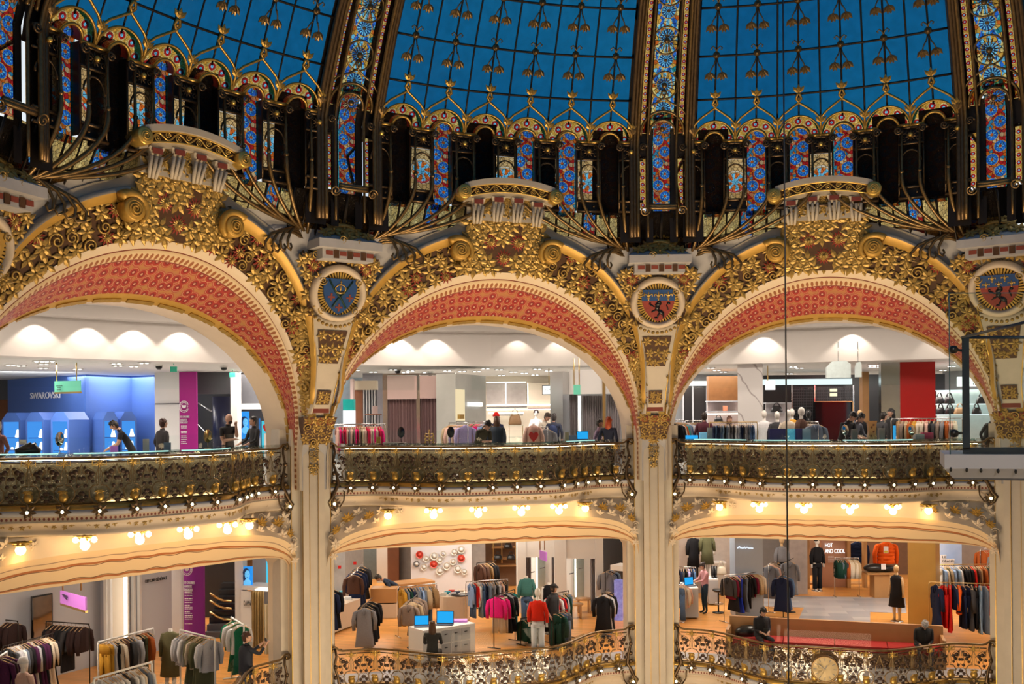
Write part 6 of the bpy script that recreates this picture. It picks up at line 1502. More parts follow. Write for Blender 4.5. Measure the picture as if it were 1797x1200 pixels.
def hangsign(x0, x1, y0, y1, Y, mat, lab, rods, ry, trim=True, Y1=None, lines=True, name='hanging_sign'):
    r = empty(name, G3((x0+x1)/2, Y, zy(x0, y1, Y)), 0, lab, 'sign'); Y1 = Y1 or Y; q = MB(); zb, zt = zy(x0, y1, Y), zy(x0, y0, Y); vwall(q, x0, Y, x1, Y1, zb, zt, .04); q.build('panel', M[mat], r)
    if trim: q = MB(); vwall(q, x0, Y-.01, x1, Y1-.01, zb-.05, zb, .06); q.build('brass_edge', M['brass'], r)
    for x in rods: q = MB(); p = gp(x, Y); q.tube([(*p, zt), (*p, ry)], .018, 6); q.build('rod', M['brass'], r)
    return r
s1 = hangsign(97, 142, 669, 688, 30, 'mint', 'mint green direction sign hanging by two brass rods in the left bay', (101, 136), CZ, Y1=29.5)
q = MB()
for x0, x1, y in ((100, 110, 677), (102, 107, 680), (101, 107, 684), (121, 137, 676), (122, 137, 679), (128, 137, 683), (131, 137, 670.5)): vwall(q, x0, 29.9, x1, 29.8, zy(x0, y+.5, 29.9), zy(x0, y-.5, 29.9), .02)
q.build('dark_print', M['prink'], s1)
# -- middle bay
wallobj('wall_pale_far', 560, 43, 676, 42, UF, CZ, pm('pale_blue_wall', (.55, .66, .74), .5)); wallobj('pillar_terracotta', 616, 37.2, 621, 37.2, UF, 1.5, M['pinkw'], .4)
r = empty('screen_box', G3(612, 36, UF), 0, 'white lit totem with a teal head at the left of the middle bay', 'totem'); q = MB(); vwall(q, 603, 36, 622, 36, zy(603, 720, 36), zy(603, 700.5, 36), .4); q.build('teal_head', pm('teal', (.0, .38, .34), .4, emit=(0, .4, .35), es=.3), r); q = MB(); vwall(q, 603, 36, 622, 36, UF, zy(603, 720, 36), .4); q.build('lit_body', em('white_body', (.95, 1, 1), 1.2), r)
wallobj('wall_red_brown', 621, 38, 638, 38, UF, zy(621, 684, 38), M['woodr']); wallobj('trim_cream_header', 621, 37.8, 663, 37.8, zy(621, 684, 37.8), zy(621, 668, 37.8), M['ivory2'], .3)
r = empty('slatted_screen', G3(650, 38, UF), 0, 'screen of upright black and white slats left of the pink booth', 'screen')
for k in range(10): q = MB(); vwall(q, 639+k*2.4, 38, 640.3+k*2.4, 38, UF, zy(640, 684, 38), .1); q.build('slat', M['black'] if k % 2 else M['white'], r)
wallobj('wall_behind_slats', 638, 38.6, 674, 38.6, UF, CZ, pm('lilac_grey', (.50, .48, .52), .5))
r = empty('side_table', G3(655, 35, UF), 0, 'high table with a terracotta top and black frame left of the pink booth', 'table'); q = MB(); vwall(q, 642, 35, 668, 35, zy(650, 728, 35), zy(650, 726.5, 35), .5); q.build('top', pm('terracotta', (.5, .2, .1), .5), r)
for x in (643, 649, 655, 661, 667): q = MB(); vwall(q, x, 35, x+.8, 35, UF, zy(650, 728, 35), .03); q.build('leg', M['black'], r)
r = empty('poster_stand', G3(659, 34.8, zy(650, 727, 35)), 0, 'small blush card standing on the terracotta table', 'card'); q = MB(); vwall(q, 654.5, 34.8, 664, 34.8, zy(650, 726, 35), zy(650, 712.5, 35), .03); q.build('card', M['pinkw'], r)
r = empty('pink_booth', G3(737, 34, UF), 0, 'fitting booth with blush header panels and mauve curtains in a steel frame', 'fitting booth')
zf_ = lambda y, Y=34: zy(740, y, Y)
for x0, x1 in ((673, 681), (732, 738), (792, 801)): q = MB(); vwall(q, x0, 34, x1, 34, UF, zf_(656), .12); q.build('steel_post', M['chrome'], r)
q = MB(); vwall(q, 673, 34, 801, 33.9, zf_(658), zf_(655), .12); q.build('steel_header', M['chrome'], r)
for x0, x1, y1 in ((681, 733, 700), (738, 792, 699)): q = MB(); vwall(q, x0, 33.95, x1, 33.9, zf_(y1), zf_(659), .06); q.build('header_panel', M['pinkw'], r)
def curtain(par, x0, x1, Y, zb, zt, mat, amp=.05, nf=9, name='curtain'):
    a, b = gp(x0, Y), gp(x1, Y); t = nrm(b-a); n = np.array([-t[1], t[0]]); q = MB(); nu = nf*8
    q.grid(lambda u, v: np.array([*(a+(b-a)*u+n*amp*(1.1-.3*v)*math.sin(u*nf*2*PI+.8*math.sin(u*17))), zb+(zt-zb)*v]), nu, 4, 0); return q.build(name, mat, par)
curtain(r, 682, 732, 34.2, UF, zf_(700), M['mauve']); curtain(r, 738, 777, 34.2, UF, zf_(699), M['mauve'], nf=7)
q = MB(); vwall(q, 777, 34.6, 792, 34.6, UF, zf_(699), .05); q.build('green_glass', pm('green_glass_back', (.35, .38, .34), .2), r)
q = MB(); vwall(q, 673, 36.0, 801, 36.0, UF, zf_(656), .05); q.build('back_wall', M['white'], r)
wallobj('pillar_frosted', 801, 33.2, 854, 35.5, UF, zy(801, 655, 33.2), pm('frosted_marble', (.55, .56, .52), .2, var=.12, scale=2), .7)
r = empty('lit_niche', G3(810, 33.2, UF+.9), 0, 'narrow warm lit niche with a gold bag in the frosted column', 'niche'); q = MB(); vwall(q, 803, 33.15, 817, 33.75, zy(803, 738, 33.2), zy(803, 683, 33.2), .05); q.build('back', em('warm_niche', (1, .82, .5), .9), r); q = MB(); vwall(q, 809, 33.1, 816, 33.4, zy(803, 735, 33.2), zy(803, 727, 33.2), .1); q.build('gold_bag', M['gold'], r)
r = empty('lit_sign', G3(836, 34, .3), 0, 'small white lit shop sign on the frosted column', 'sign'); q = MB(); vwall(q, 824, 34.0, 848, 35.0, zy(836, 713, 34.4), zy(836, 706, 34.4), .05); q.build('panel', M['signw'], r)
# white shop with a hanging sign
wallobj('wall_warm_white', 852, 42, 992, 42, UF, CZ, M['warmw'])
for k, (x0, x1) in enumerate(((855, 888), (890, 925), (929, 985))): wallobj('wall_grey_panel', x0, 41.8, x1, 41.8, zy(x0, 710, 41.8), zy(x0, 672, 41.8), pm('taupe_panel', (.42, .37, .34), .5) if k < 2 else M['warmw'], .05)
for x0, x1, y, h in ((855, 925, 671, 1.3), (855, 987, 711, 2.0), (855, 987, 719, 2.2), (858, 920, 725, 2.5), (888, 890, 691, 38), (927, 928.5, 691, 38)): wallobj('trim_light_strip', x0, 41.6, x1, 41.6, zy(x0, y+h/2, 41.6), zy(x0, y-h/2, 41.6), M['lightstrip'], .03)
for x0, x1, y in ((855, 926, 714.5), (928, 987, 716.2), (865, 919, 728.5)): wallobj('trim_shelf', x0, 41.2, x1, 41.2, zy(x0, y+.9, 41.2), zy(x0, y-.9, 41.2), M['redb'] if y > 715 and y < 720 else M['dgrey'], .4)
s2 = hangsign(954, 988, 676.5, 692, 36, 'signw', 'white lit sign in a black frame hanging in the middle bay', (965,), CZ, trim=False)
q = MB()
for x0, x1, y0, y1 in ((953, 989, 676, 677.2), (953, 989, 691.5, 692.7), (953, 954.2, 676, 692.5), (988, 989, 676, 692.5)): vwall(q, x0, 35.97, x1, 35.97, zy(x0, y1, 36), zy(x0, y0, 36), .06)
q.build('frame', M['black'], s2); text('TOMMY', 957.5, 686, 35.95, 4, M['prink'], s2, 976, 35.95); q = MB(); vwall(q, 978, 35.94, 982, 35.94, zy(980, 685.6, 36), zy(980, 682.4, 36), .03); q.build('flag', M['prink'], s2)
r = empty('fitting_rooms', G3(1040, 34, UF), 0, 'fitting rooms with white header and grey pleated curtains beside the middle arch', 'fitting booth')
q = MB(); vwall(q, 989, 33.5, 1000, 33.8, UF, zf_(655), .5); q.build('steel_column', M['chrome'], r)
q = MB(); vwall(q, 1000, 33.8, 1100, 33.2, zf_(694), zf_(652), .1); q.build('header', M['white'], r); q = MB(); vwall(q, 1000, 35.6, 1110, 35.0, UF, zf_(690), .1); q.build('back_wall', M['grey'], r)
curtain(r, 1001, 1014, 34.1, UF, zf_(694), M['greyc'], nf=5); curtain(r, 1023, 1059, 34.4, UF, zf_(696), M['greyc'], nf=9); curtain(r, 1066, 1090, 34.0, UF, zf_(695), M['greyc'], nf=6)
q = MB(); vwall(q, 1016, 34.6, 1020, 34.6, UF, zf_(696), .03); q.build('light_strip', M['lightstrip'], r); q = MB(); vwall(q, 1059, 33.3, 1064, 33.3, UF, zf_(657), .15); q.build('bronze_post', M['brass'], r)
s3 = hangsign(1008, 1020, 675, 692, 30, 'mint', 'small mint sign on two rods in front of the fitting rooms', (1009, 1018), CZ, trim=False)
# -- right bay
wallobj('wall_right_grey_far', 1172, 42, 1300, 42, UF, CZ, M['grey'])
r = empty('dark_window', G3(1225, 41, UF), 0, 'dark blinds behind white posts at the left of the right bay', 'window blind')
q = MB(); vwall(q, 1200, 41, 1243, 41, UF, zy(1220, 677, 41), .05); q.build('blind', M['black'], r)
for x in (1199, 1216, 1241): q = MB(); vwall(q, x, 40.9, x+2.5, 40.9, UF, zy(1220, 668, 41), .1); q.build('post', M['grey'], r)
q = MB(); vwall(q, 1200, 40.8, 1245, 40.8, zy(1220, 677, 41), zy(1220, 669, 41), .1); q.build('light_band', M['signw'], r)
r = empty('wall_unit', G3(1270, 38, UF), 0, 'oak fronted wall unit with lit grey shelves left of the marble column', 'shelving')
q = MB(); vwall(q, 1245, 38, 1296, 38, zy(1270, 703, 38), zy(1270, 660, 38), .4); q.build('oak_front', pm('teak', (.24, .10, .03), .4, var=.2), r)
q = MB(); vwall(q, 1243, 38.4, 1296, 38.4, UF, zy(1270, 703, 38), .05); q.build('lit_back', pm('pink_lit_back', (.62, .50, .48), .5), r)
for y in (704, 722): q = MB(); vwall(q, 1243, 37.9, 1296, 37.9, zy(1270, y+1, 38), zy(1270, y-1, 38), .45); q.build('shelf', M['grey'], r)
q = MB(); vwall(q, 1243, 38.2, 1296, 38.2, zy(1270, 727, 38), zy(1270, 725, 38), .05); q.build('light_strip', M['lightstrip'], r)
def handbag(x, y, Y, w, h, mat, lab, group='handbags on display', rz=0.0):
    r = empty('handbag', at(x, y, Y), rz, lab, 'handbag', group); q = MB(); s = 1
    loft(q, [(0, 0, 0, w*.5, .09), (0, 0, h*.2, w*.52, .10), (0, 0, h*.75, w*.42, .07), (0, 0, h, w*.33, .03)], 12, sq=.6); q.build('bag', mat, r, local=True)
    for o_ in (-.03, .03): q = MB(); q.tube([(w*.25*math.cos(a), o_, h*.9+h*.65*math.sin(a)) for a in np.linspace(0, PI, 10)], .012, 5); q.build('handle', mat, r, local=True)
    return r
M['leather'] = pm('black_leather', (.015, .015, .017), .3, var=.2, bump=.3, scale=12); M['tanl'] = pm('tan_leather', (.45, .27, .14), .4)
handbag(1262, 740.5, 37.6, .34, .17, M['leather'], 'black leather tote on the lit shelf below the oak panel'); r = empty('card_stand', at(1274, 721, 37.7), 0, 'small red and orange card on the grey shelf below the oak panel', 'card'); q = MB(); vwall(q, 1270, 37.7, 1278, 37.7, zy(1270, 721, 37.7), zy(1270, 712, 37.7), .02); q.build('card', pm('red_card', (.8, .12, .05), .4, col2=(.9, .5, .3)), r)
wallobj('pillar_marble', 1296, 34, 1340, 33.8, UF, CZ, M['marble'], .9)
s4 = hangsign(1345, 1362, 668, 684, 35, 'signw', 'blank white lit cube sign hanging right of the marble column', (1349,), CZ, trim=False)
wallobj('wall_black_shop', 1342, 40, 1660, 40, UF, 1.62, M['black']); wallobj('trim_lit_band', 1340, 39.5, 1497, 39.5, zy(1400, 675, 39.5), zy(1400, 665, 39.5), em('lit_band', (.85, 1, 1), 1.1), .15)
for x in (1390, 1430, 1498): wallobj('trim_steel_post', x, 39.4, x+2.5, 39.4, UF, zy(x, 676, 39.4), M['chrome'], .1)
r = empty('black_grille', G3(1410, 39.6, UF), 0, 'black gridded shutter between steel posts behind the mannequins', 'shutter')
q = MB()
for k in range(24): z = UF+.1+k*.11; vwall(q, 1392, 39.6, 1498, 39.6, z, z+.02, .02)
for k in range(28): x = 1393+k*3.8; vwall(q, x, 39.6, x+.3, 39.6, UF, zy(1400, 680, 39.6), .02)
q.build('grille', M['dgrey'], r)
r = empty('black_showcase', G3(1465, 38.5, UF), 0, 'black showcase in a thin copper frame in the right bay', 'showcase'); q = MB(); vwall(q, 1432, 38.5, 1498, 38.5, UF, zy(1465, 704, 38.5), .3); q.build('body', pm('piano_black', (.006, .006, .007), .08), r)
q = MB(); vwall(q, 1431, 38.4, 1499, 38.4, zy(1465, 705.3, 38.5), zy(1465, 704, 38.5), .04); vwall(q, 1497.5, 38.4, 1499, 38.4, UF, zy(1465, 704, 38.5), .04); q.build('copper_frame', M['brass'], r)
for y, w_ in ((684.5, 'upper'), (692.5, 'lower')): r = empty('label_light', at(1464, y, 38.3), 0, '%s of two little cream lit labels above the showcase' % w_, 'sign', 'lit labels'); q = MB(); vwall(q, 1458, 38.4, 1470.5, 38.4, zy(1464, y+2.6, 38.4), zy(1464, y-2.6, 38.4), .03); q.build('plate', em('cream_light'+w_, (1, .93, .6), 1.2), r)
r = empty('shelf_niche', G3(1367, 38, UF), 0, 'pale lit shelf niche with a black bag right of the marble column', 'shelving'); q = MB(); vwall(q, 1345, 38.6, 1390, 38.6, UF, zy(1367, 707, 38), .05); q.build('back', pm('pale_niche', (.55, .52, .52), .5), r)
for y in (707, 724): q = MB(); vwall(q, 1345, 38, 1391, 38, zy(1367, y+.8, 38), zy(1367, y-.8, 38), .55); q.build('shelf', M['grey'], r)
handbag(1364, 723, 38.0, .44, .22, M['leather'], 'wide black bag on the pale shelf right of the marble column')
# pale hanging sculptures
for x0, x1, y0, y1, lab in ((1450, 1492, 633, 663, 'large white and aqua hanging display shape near the cove'), (1501, 1511, 635, 662, 'narrow white hanging display shape near the cove')):
    r = empty('hanging_display', at((x0+x1)/2, y0, 31), 0, lab, 'display'); w_ = (x1-x0)*31/FPX; h_ = (y1-y0)*31/FPX; c = at((x0+x1)/2, y1, 31); q = MB(); q.prism([(-w_/2, 0), (w_/2, 0), (w_/2, h_*.8), (w_*.3, h_), (-w_*.25, h_*.95), (-w_*.5, h_*.6)], lambda x, y, d: c+np.array([x, -d, y]), .12); q.build('shape', pm('pale_aqua', (.7, .82, .82), .3, var=.15, scale=8), r); q = MB(); q.tube([c+np.array([0, -.06, h_*.9]), c+np.array([0, -.06, CZ+.5-c[2]])], .01, 4); q.build('wire', M['chrome'], r)
wallobj('pillar_oak_post', 1515, 34, 1526.5, 34, UF, zy(1520, 652, 34), M['wood'], .3)
wallobj('pillar_red', 1581, 33.5, 1643, 33.3, UF, CZ, M['redw'], 1.0); wallobj('trim_red_side', 1576.5, 33.8, 1581, 33.5, UF, CZ, M['chrome'], .6)
wallobj('wall_grey_right', 1656, 41, 1800, 38, UF, CZ, M['grey'])
r = empty('bag_shelves', G3(1680, 36, UF), 0, 'lit glass shelves of handbags right of the red column', 'shelving'); q = MB(); vwall(q, 1645, 36.6, 1760, 35.4, UF, zy(1680, 684, 36), .05); q.build('back', pm('mint_back', (.50, .60, .58), .4), r)
for y in (685, 709.5, 728): q = MB(); vwall(q, 1643, 36, 1760, 34.8, zy(1680, y+.7, 36), zy(1680, y-.7, 36), .5); q.build('shelf', em('shelf_edge%d' % y, (.9, 1, 1), 1.3), r)
for k, (x, y, w_) in enumerate(((1650, 708, 'upper'), (1667, 708, 'upper'), (1725, 708, 'upper'), (1652, 727, 'lower'), (1668, 727, 'lower'), (1686, 727, 'lower'), (1715, 727, 'lower'))): handbag(x, y, 35.75-(x-1643)/100, .30+.06*(k % 3), .24, M['leather'] if k != 5 else M['tanl'], '%s handbag on the %s shelf right of the red column, %s' % ('black' if k != 5 else 'tan', w_, ['at its left end', 'second along', 'beyond the blue steel post', 'at its left end', 'second along', 'third along', 'beyond the blue steel post'][k]))
s5 = empty('lit_sign', G3(1700, 37, .5), 0, 'lit white sign with bold black capitals at the far right', 'sign'); q = MB(); vwall(q, 1682, 37, 1730, 36.8, zy(1700, 678, 37), zy(1700, 661, 37), .15); q.build('panel', M['signw'], s5)
text('THE', 1708, 669, 36.8, 5.5, M['prink'], s5, 1716, 36.8); text('KOOPLES', 1708, 676.5, 36.8, 5.5, M['prink'], s5, 1729, 36.75)
# -- racks on the upper floor
pk = ['blush', 'hotpink', 'grey', 'crimson', 'crimson', 'blush', 'grey', 'blush', 'taupe', 'hotpink', 'crimson', 'taupe', 'beige', 'cream', 'blush', 'crimson', 'hotpink', 'blush', 'cream', 'hotpink', 'blush', 'crimson', 'hotpink']
rack(gp(584, 27.2), gp(677, 27.6), UF, 1.49, [('sweater' if k % 3 else 'shirt', c) for k, c in enumerate(pk)], ('steel clothes rail of pink and beige knitwear behind the middle balustrade', 'the pink rail'))
rack(gp(789, 30), gp(822, 28.6), UF, 1.50, [('shirt', c) for c in ('beige', 'beige', 'blush', 'blush', 'cream', 'lilac', 'cream', 'blush', 'lilac')], ('short rail of pastel shirts right of the pink booth', 'the pastel rail'))
rack(gp(820, 30.5), gp(862, 29.5), UF, 1.52, [('dress', c) for c in ('black', 'hotpink', 'black', 'hotpink', 'hotpink', 'lilac', 'sky', 'black')], ('steel rail of black and pink dresses beneath the frosted column', 'the black and pink rail'))
rack(gp(950, 31), gp(962, 29), UF, 1.36, [('shirt', c) for c in ('grey', 'lgrey', 'grey')], ('low rail of grey shirts in front of the white shop', 'the low grey rail'))
rack(gp(1176, 27.8), gp(1201, 30.5), UF, 1.52, [('coat', c) for c in ('black', 'black', 'cream', 'rust', 'teal', 'slate', 'denim')], ('rail of long coats at the left edge of the right bay', 'the coat rail'))
rack(gp(1203, 31), gp(1233, 32), UF, 1.50, [('jacket', c) for c in ('lgrey', 'slate', 'black', 'navy', 'navy', 'charcoal', 'black')], ('rail of dark jackets behind the coat rail', 'the dark jacket rail'))
jn = ['navy', 'denim', 'navy', 'slate', 'denim', 'ldenim', 'black', 'slate', 'lgrey', 'charcoal', 'grey', 'charcoal', 'white', 'lgrey', 'slate', 'navy', 'charcoal', 'lgrey', 'grey', 'slate', 'denim', 'denim']
rack(gp(1246, 28.8), gp(1330, 28.6), UF, 1.46, [('trousers', c) for c in jn], ('brass rail packed with jeans in front of the marble column', 'the jeans rail'), mat='brass')
rack(gp(1415, 29.5), gp(1437, 27.8), UF, 1.45, [('coat', c) for c in ('black', 'grey', 'lgrey', 'slate')], ('short rail of grey coats right of the mannequins', 'the grey coat rail'))
scf = [('coat', c) for c in ('tan', 'taupe', 'beige', 'rust', 'mustard', 'cream', 'cream', 'blush', 'black', 'charcoal', 'taupe', 'grey', 'rust', 'blush', 'cream')]
rack(gp(1565, 28.2), gp(1690, 27.4), UF, 1.52, scf, ('steel rail of scarves and coats below the red column', 'the scarf rail'))
# -- mannequins
mannequin((*gp(872, 32), UF), .3, 'mannequin in a navy blazer and red cap beside the tan tote', 'navy', 'charcoal', hat='red', h=1.80)
mannequin((*gp(937, 28), UF), 0, 'headless mannequin in a blush vest with a big red heart', (.70, .45, .36), 'taupe', head=False, garm='sweater', h=1.72); 
r = [o for o in S.objects if o.get('label', '').startswith('headless mannequin in a blush vest')][0]
q = MB(); q.prism([(x*.28, y*.30+1.12) for x, y in hp_], lambda x, y, d: np.array([x, -.135-d, y]), .02); q.build('heart', M['redw'], r, local=True)
mannequin((*gp(942, 40), UF), 0, 'far small mannequin with a dark hat by the white shelves', 'white', 'navy', hat='dbrown', h=1.95)
for x, Y, c, lab, hh in ((1365, 30, 'charcoal', 'pale mannequin in a dark jacket behind the blue display boxes', 1.76), (1384, 29, 'cream', 'mannequin in a cream jacket, left of a close pair', 1.80), (1391, 30.5, 'mustard', 'mannequin in a mustard jacket, right of a close pair', 1.84), (1407, 28.5, 'brown', 'tall pale mannequin in a brown coat facing right', 1.86), (1420, 30.5, 'black', 'black headed mannequin behind the brown coated one', 1.80), (1510, 30, 'black', 'mannequin with a wooden head in a black jacket beside the oak post', 1.78), (1342, 31, 'white', 'white mannequin against the marble column', 1.80)):
    mannequin((*gp(x, Y), UF), -.3 if x != 1407 else .8, lab, c, 'black', garm='coat', h=hh, mat='mann' if x not in (1420, 1510) else ('black' if x == 1420 else 'manw'))
handbag(905, 745.5, 34, .42, .34, M['tanl'], 'large tan tote on a stand beside the navy mannequin')
r = empty('bag_stand', G3(905, 34, UF), 0, 'glass shelf stand under the tan tote', 'stand'); q = MB(); vwall(q, 893, 34, 920, 34, zy(905, 747.5, 34), zy(905, 746, 34), .5); vwall(q, 893, 34, 920, 34, zy(905, 768, 34), zy(905, 766, 34), .5); q.build('shelf', M['glass'], r); q = MB(); [vwall(q, x, 34.1, x+1, 34.1, UF, zy(905, 747, 34), .04) for x in (894, 918)]; q.build('post', M['brass'], r)
# -- people on the upper floor
U = lambda x, Y: (*gp(x, Y), UF)
dk = (.012, .012, .015)
person(U(233, 25.6), -1.2, 'person with dark hair in a black t-shirt leaning over the left counter', dk, dk, hair=(.015, .01, .008), lean=.55, sleeves=False, hands=((.12, -.55, .0), (-.10, -.55, .02)), nod=.3)
person(U(286, 25.0), 2.4, 'person with auburn hair and a dark jacket seen from behind at the left counter', (.03, .025, .03), dk, hair=(.05, .012, .008), hairstyle='short', extras=('jacket',), height=1.66)
person(U(401, 24.6), .9, 'bald bearded person in a black t-shirt with a hand at the chin', dk, dk, hair=(.02, .012, .01), hairstyle='bald', extras=('beard',), sleeves=False, hands=((.05, -.25, .52), (-.02, -.22, .22)), headturn=.2, height=1.76)
person(U(447, 25.6), -.8, 'shop assistant in a black shirt looking left toward the bald person', dk, dk, hair=(.03, .03, .03), hands=((.2, -.35, .1), (-.2, -.35, .1)), height=1.70)
person(U(-3, 21.5), -.5, 'person cut off by the left edge of the photo at the jewellery counter', (.25, .1, .08), dk, skin='skin', hair=(.4, .35, .3), height=1.62)
person(U(838, 26.8), .6, 'person in a plaid shirt bending over the middle counter', (.06, .055, .03), dk, hair=(.015, .01, .01), lean=.75, nod=.2, hands=((.1, -.5, .1), (-.1, -.55, .1)))
person(U(873, 28.2), 2.9, 'long haired brunette in a navy jacket with her back turned in the middle bay', (.015, .03, .05), dk, hair=(.10, .045, .02), hairstyle='long', height=1.66, extras=('jacket',))
person(U(957, 32), .9, 'young person in a cream shirt looking down near the white shop', (.62, .55, .45), (.03, .05, .12), hair=(.04, .02, .01), nod=.5, height=1.78)
person(U(973, 31), 2.9, 'shopper with a blue backpack and grey hair seen from behind', (.03, .04, .08), dk, hair=(.06, .05, .05), hairstyle='short', extras=('backpack',), height=1.74)
person(U(1069, 26.9), 2.7, 'red haired seated shop assistant in a navy waistcoat at the middle counter', (.015, .02, .05), dk, hair=(.42, .06, .01), hairstyle='long', height=1.62)
person(U(1052, 27.4), 1.2, 'seated person in dark trousers left of the red haired assistant', (.5, .35, .5), dk, hair=(.02, .015, .01), height=1.56)
person(U(1237, 29.8), 2.9, 'shopper in a navy and burgundy coat seen from behind beside the jeans rail', (.10, .008, .025), dk, hair=(.03, .015, .01), extras=('jacket',), height=1.72)
person(U(1281, 31.2), .2, 'brown haired shopper behind the jeans rail, only the head showing', (.05, .05, .06), dk, hair=(.12, .04, .02), hairstyle='long', height=1.62)
person(U(1478, 26.8), .5, 'person with curly black hair bending over the right counter', dk, dk, hair=(.01, .008, .008), lean=.45, nod=.4, hands=((.1, -.5, .1), (-.1, -.5, .1)), height=1.80)
person(U(1494, 27.4), .7, 'person in a grey sweater leaning beside the curly haired one', (.10, .11, .14), dk, hair=(.012, .01, .01), lean=.35, nod=.3, hands=((.1, -.5, .1), (-.1, -.5, .1)), height=1.72)
person(U(1566, 30), -1.2, 'dark haired shopper in black looking right beside the red column', dk, dk, hair=(.01, .008, .008), height=1.80, hairstyle='long')
person(U(1545, 29), 1.8, 'shopper in a dark coat right of the oak post', (.03, .03, .035), dk, hair=(.02, .015, .01), height=1.70, lean=.15)
person(U(1731, 26), .6, 'person with curly dark hair seen through the glass at the far right', (.04, .04, .04), dk, hair=(.02, .015, .012), lean=.3, height=1.70)
# -- display counters following the balustrades
M['ctop'] = glassm('lit_glass_top', (.75, .95, .95), .25); M['clit'] = em('counter_light', (.60, 1.0, .95), 1.6)
M['rail_fill'] = em('rail_fill_tube', (1, .8, .52), 18.0)  # glow of an added tube behind the handrail, doubling as a pale band
M['foot'] = em('warm_front_fill', (1, .76, .44), 60.0)  # glow of an added tube that brightens the counter front from below
M['cfront'] = pm('mottled_pale_front', (.80, .70, .50), .3, .15, var=.45, scale=14, bump=1.0)  # pale mottled colour stands in for bright reflections behind the ironwork
for bi, B in enumerate(BAYS):
    root = empty('display_counter', B.P(0, .1, UF), 0, 'long curved glass display counter behind the upper %s balustrade' % BN[bi], 'counter', 'glass counters')
    f = lambda u, o, z: B.P(u, Bp(u)+o, z); U_ = np.linspace(-3.5, 3.5, 41)
    for nm, o0, o1, z0, z1, m in (('body', -.30, -1.0, UF, -.75, 'cfront'), ('glass_case', -.30, -1.0, -.75, -.60, 'glassd'), ('top', -.27, -1.03, -.60, -.575, 'ctop')):
        q = MB(); V = []
        for u in U_: V += [f(u, o0, z0), f(u, o1, z0), f(u, o1, z1), f(u, o0, z1)]
        F = []
        for i in range(40): F += [(i*4+j, i*4+(j+1) % 4, i*4+4+(j+1) % 4, i*4+4+j) for j in range(4)]
        q.add(V, F+[(0, 1, 2, 3), (163, 162, 161, 160)], 0, None, False); q.build(nm, M[m], root)
    q = MB()
    for a, b in ((-3.3, -1.9), (-1.7, .1), (.4, 2.0)) if bi != 1 else ((1.9, 3.0),): q.tube([f(u, -.30, -.573) for u in np.linspace(a, b, 12)], .012, 4)
    q.build('light_edge', M['clit'], root)
    q = MB(); q.tube([f(u, -.20, UF+.07) for u in np.linspace(-3.4, 3.4, 40)], .02, 4); q.build('front_fill_tube', M['foot'], root); q = MB(); q.tube([f(u, -.13, -.676) for u in np.linspace(-3.5, 3.5, 50)], .012, 4); q.build('rail_fill_tube', M['rail_fill'], root)  # both tubes are added fill behind the ironwork, not store lamps
    q = MB(); q.grid(lambda a, v: f(-3.3+6.6*a, -.28, -.57+v*.30), 30, 1, 0); q.build('sneeze_glass', M['glass'], root)
def ctop(bi, x, y=None):   # point on the counter top under pixel column x
    B = BAYS[bi]; sx = unproj(x, 780)[0]; best = min(np.linspace(-3.4, 3.4, 200), key=lambda u: abs((lambda p: p[0]/p[1]-sx)(B.P(u, Bp(u)-.62, 0)))); return B.P(best, Bp(best)-.62, -.574)
def oval_mirror(bi, x, hh, mat, lab, rim='brass'):
    p = ctop(bi, x); r = empty('counter_mirror', p, 0, lab, 'mirror', 'counter mirrors'); Rf_ = frame((-.15 if bi != 2 else .1, -1, .1)); c = p+np.array([0, 0, hh])
    q = MB(); q.lathe([(.001, .01), (.10, .008), (.10, -.008), (.001, -.01)], c, 20, 0, Rf_@np.diag([.8, 1.25, 1])); q.build('glass', mat, r); q = MB(); q.tube([c+Rf_@np.array([.082*math.cos(a), .128*math.sin(a), 0]) for a in np.linspace(0, 2*PI, 21)[:-1]], .008, 5, 0, True); q.build('rim', M[rim], r)
    q = MB(); q.tube([p, c-np.array([0, 0, .12])], .008, 5); q.lathe([(.001, .015), (.07, .01), (.07, 0)], p, 12); q.build('foot', M[rim], r)
oval_mirror(0, 108, .27, M['mirror'], 'oval tabletop mirror in front of the third blue cabinet', 'chrome'); oval_mirror(0, 365, .27, M['brass'], 'gold rimmed oval mirror in front of the stairwell')
oval_mirror(1, 706, .27, M['black'], 'black oval mirror in front of the left mauve curtain', 'iron'); oval_mirror(1, 792, .27, M['black'], 'black oval mirror in front of the pastel rail', 'iron'); oval_mirror(1, 1073+16, .22, M['brass'], 'copper oval mirror at the right end of the middle counter'); oval_mirror(2, 1484, .24, M['mirror'], 'round mirror below the curly haired person', 'chrome'); oval_mirror(2, 1601, .22, M['mirror'], 'round mirror in front of the cream scarves', 'brass')
def cbox(bi, x, w, h, mat, lab, name='display_box', cat='box', d=.18):
    p = ctop(bi, x); q = MB(); q.box(p+np.array([0, 0, h/2]), (w, d, h)); o = q.build(name, mat); tag(o, lab, cat); return o
p = ctop(0, 52); r = empty('black_bag', p, 0, 'crumpled black bag on the left counter with a white tag', 'bag'); q = MB(); loft(q, [(0, 0, 0, .22, .12), (0, 0, .08, .23, .13), (.03, 0, .15, .14, .08), (.1, 0, .2, .05, .04)], 12); q.V[0] += np.random.RandomState(1).uniform(-.02, .02, q.V[0].shape); q.build('body', M['leather'], r, local=True); q = MB(); q.box((-.08, -.02, .22), (.13, .01, .09)); q.build('tag', M['white'], r, local=True)
cbox(0, 258, .12, .24, M['white'], 'white card display right of the person leaning over', 'card', 'card', .02); cbox(0, 296, .14, .16, pm('blue_card', (.3, .4, .55), .4), 'pale blue card on the left counter', 'card', 'card', .02); cbox(0, 202, .14, .12, M['lilacs'], 'small rounded card at the centre of the left counter', 'card', 'card', .02)
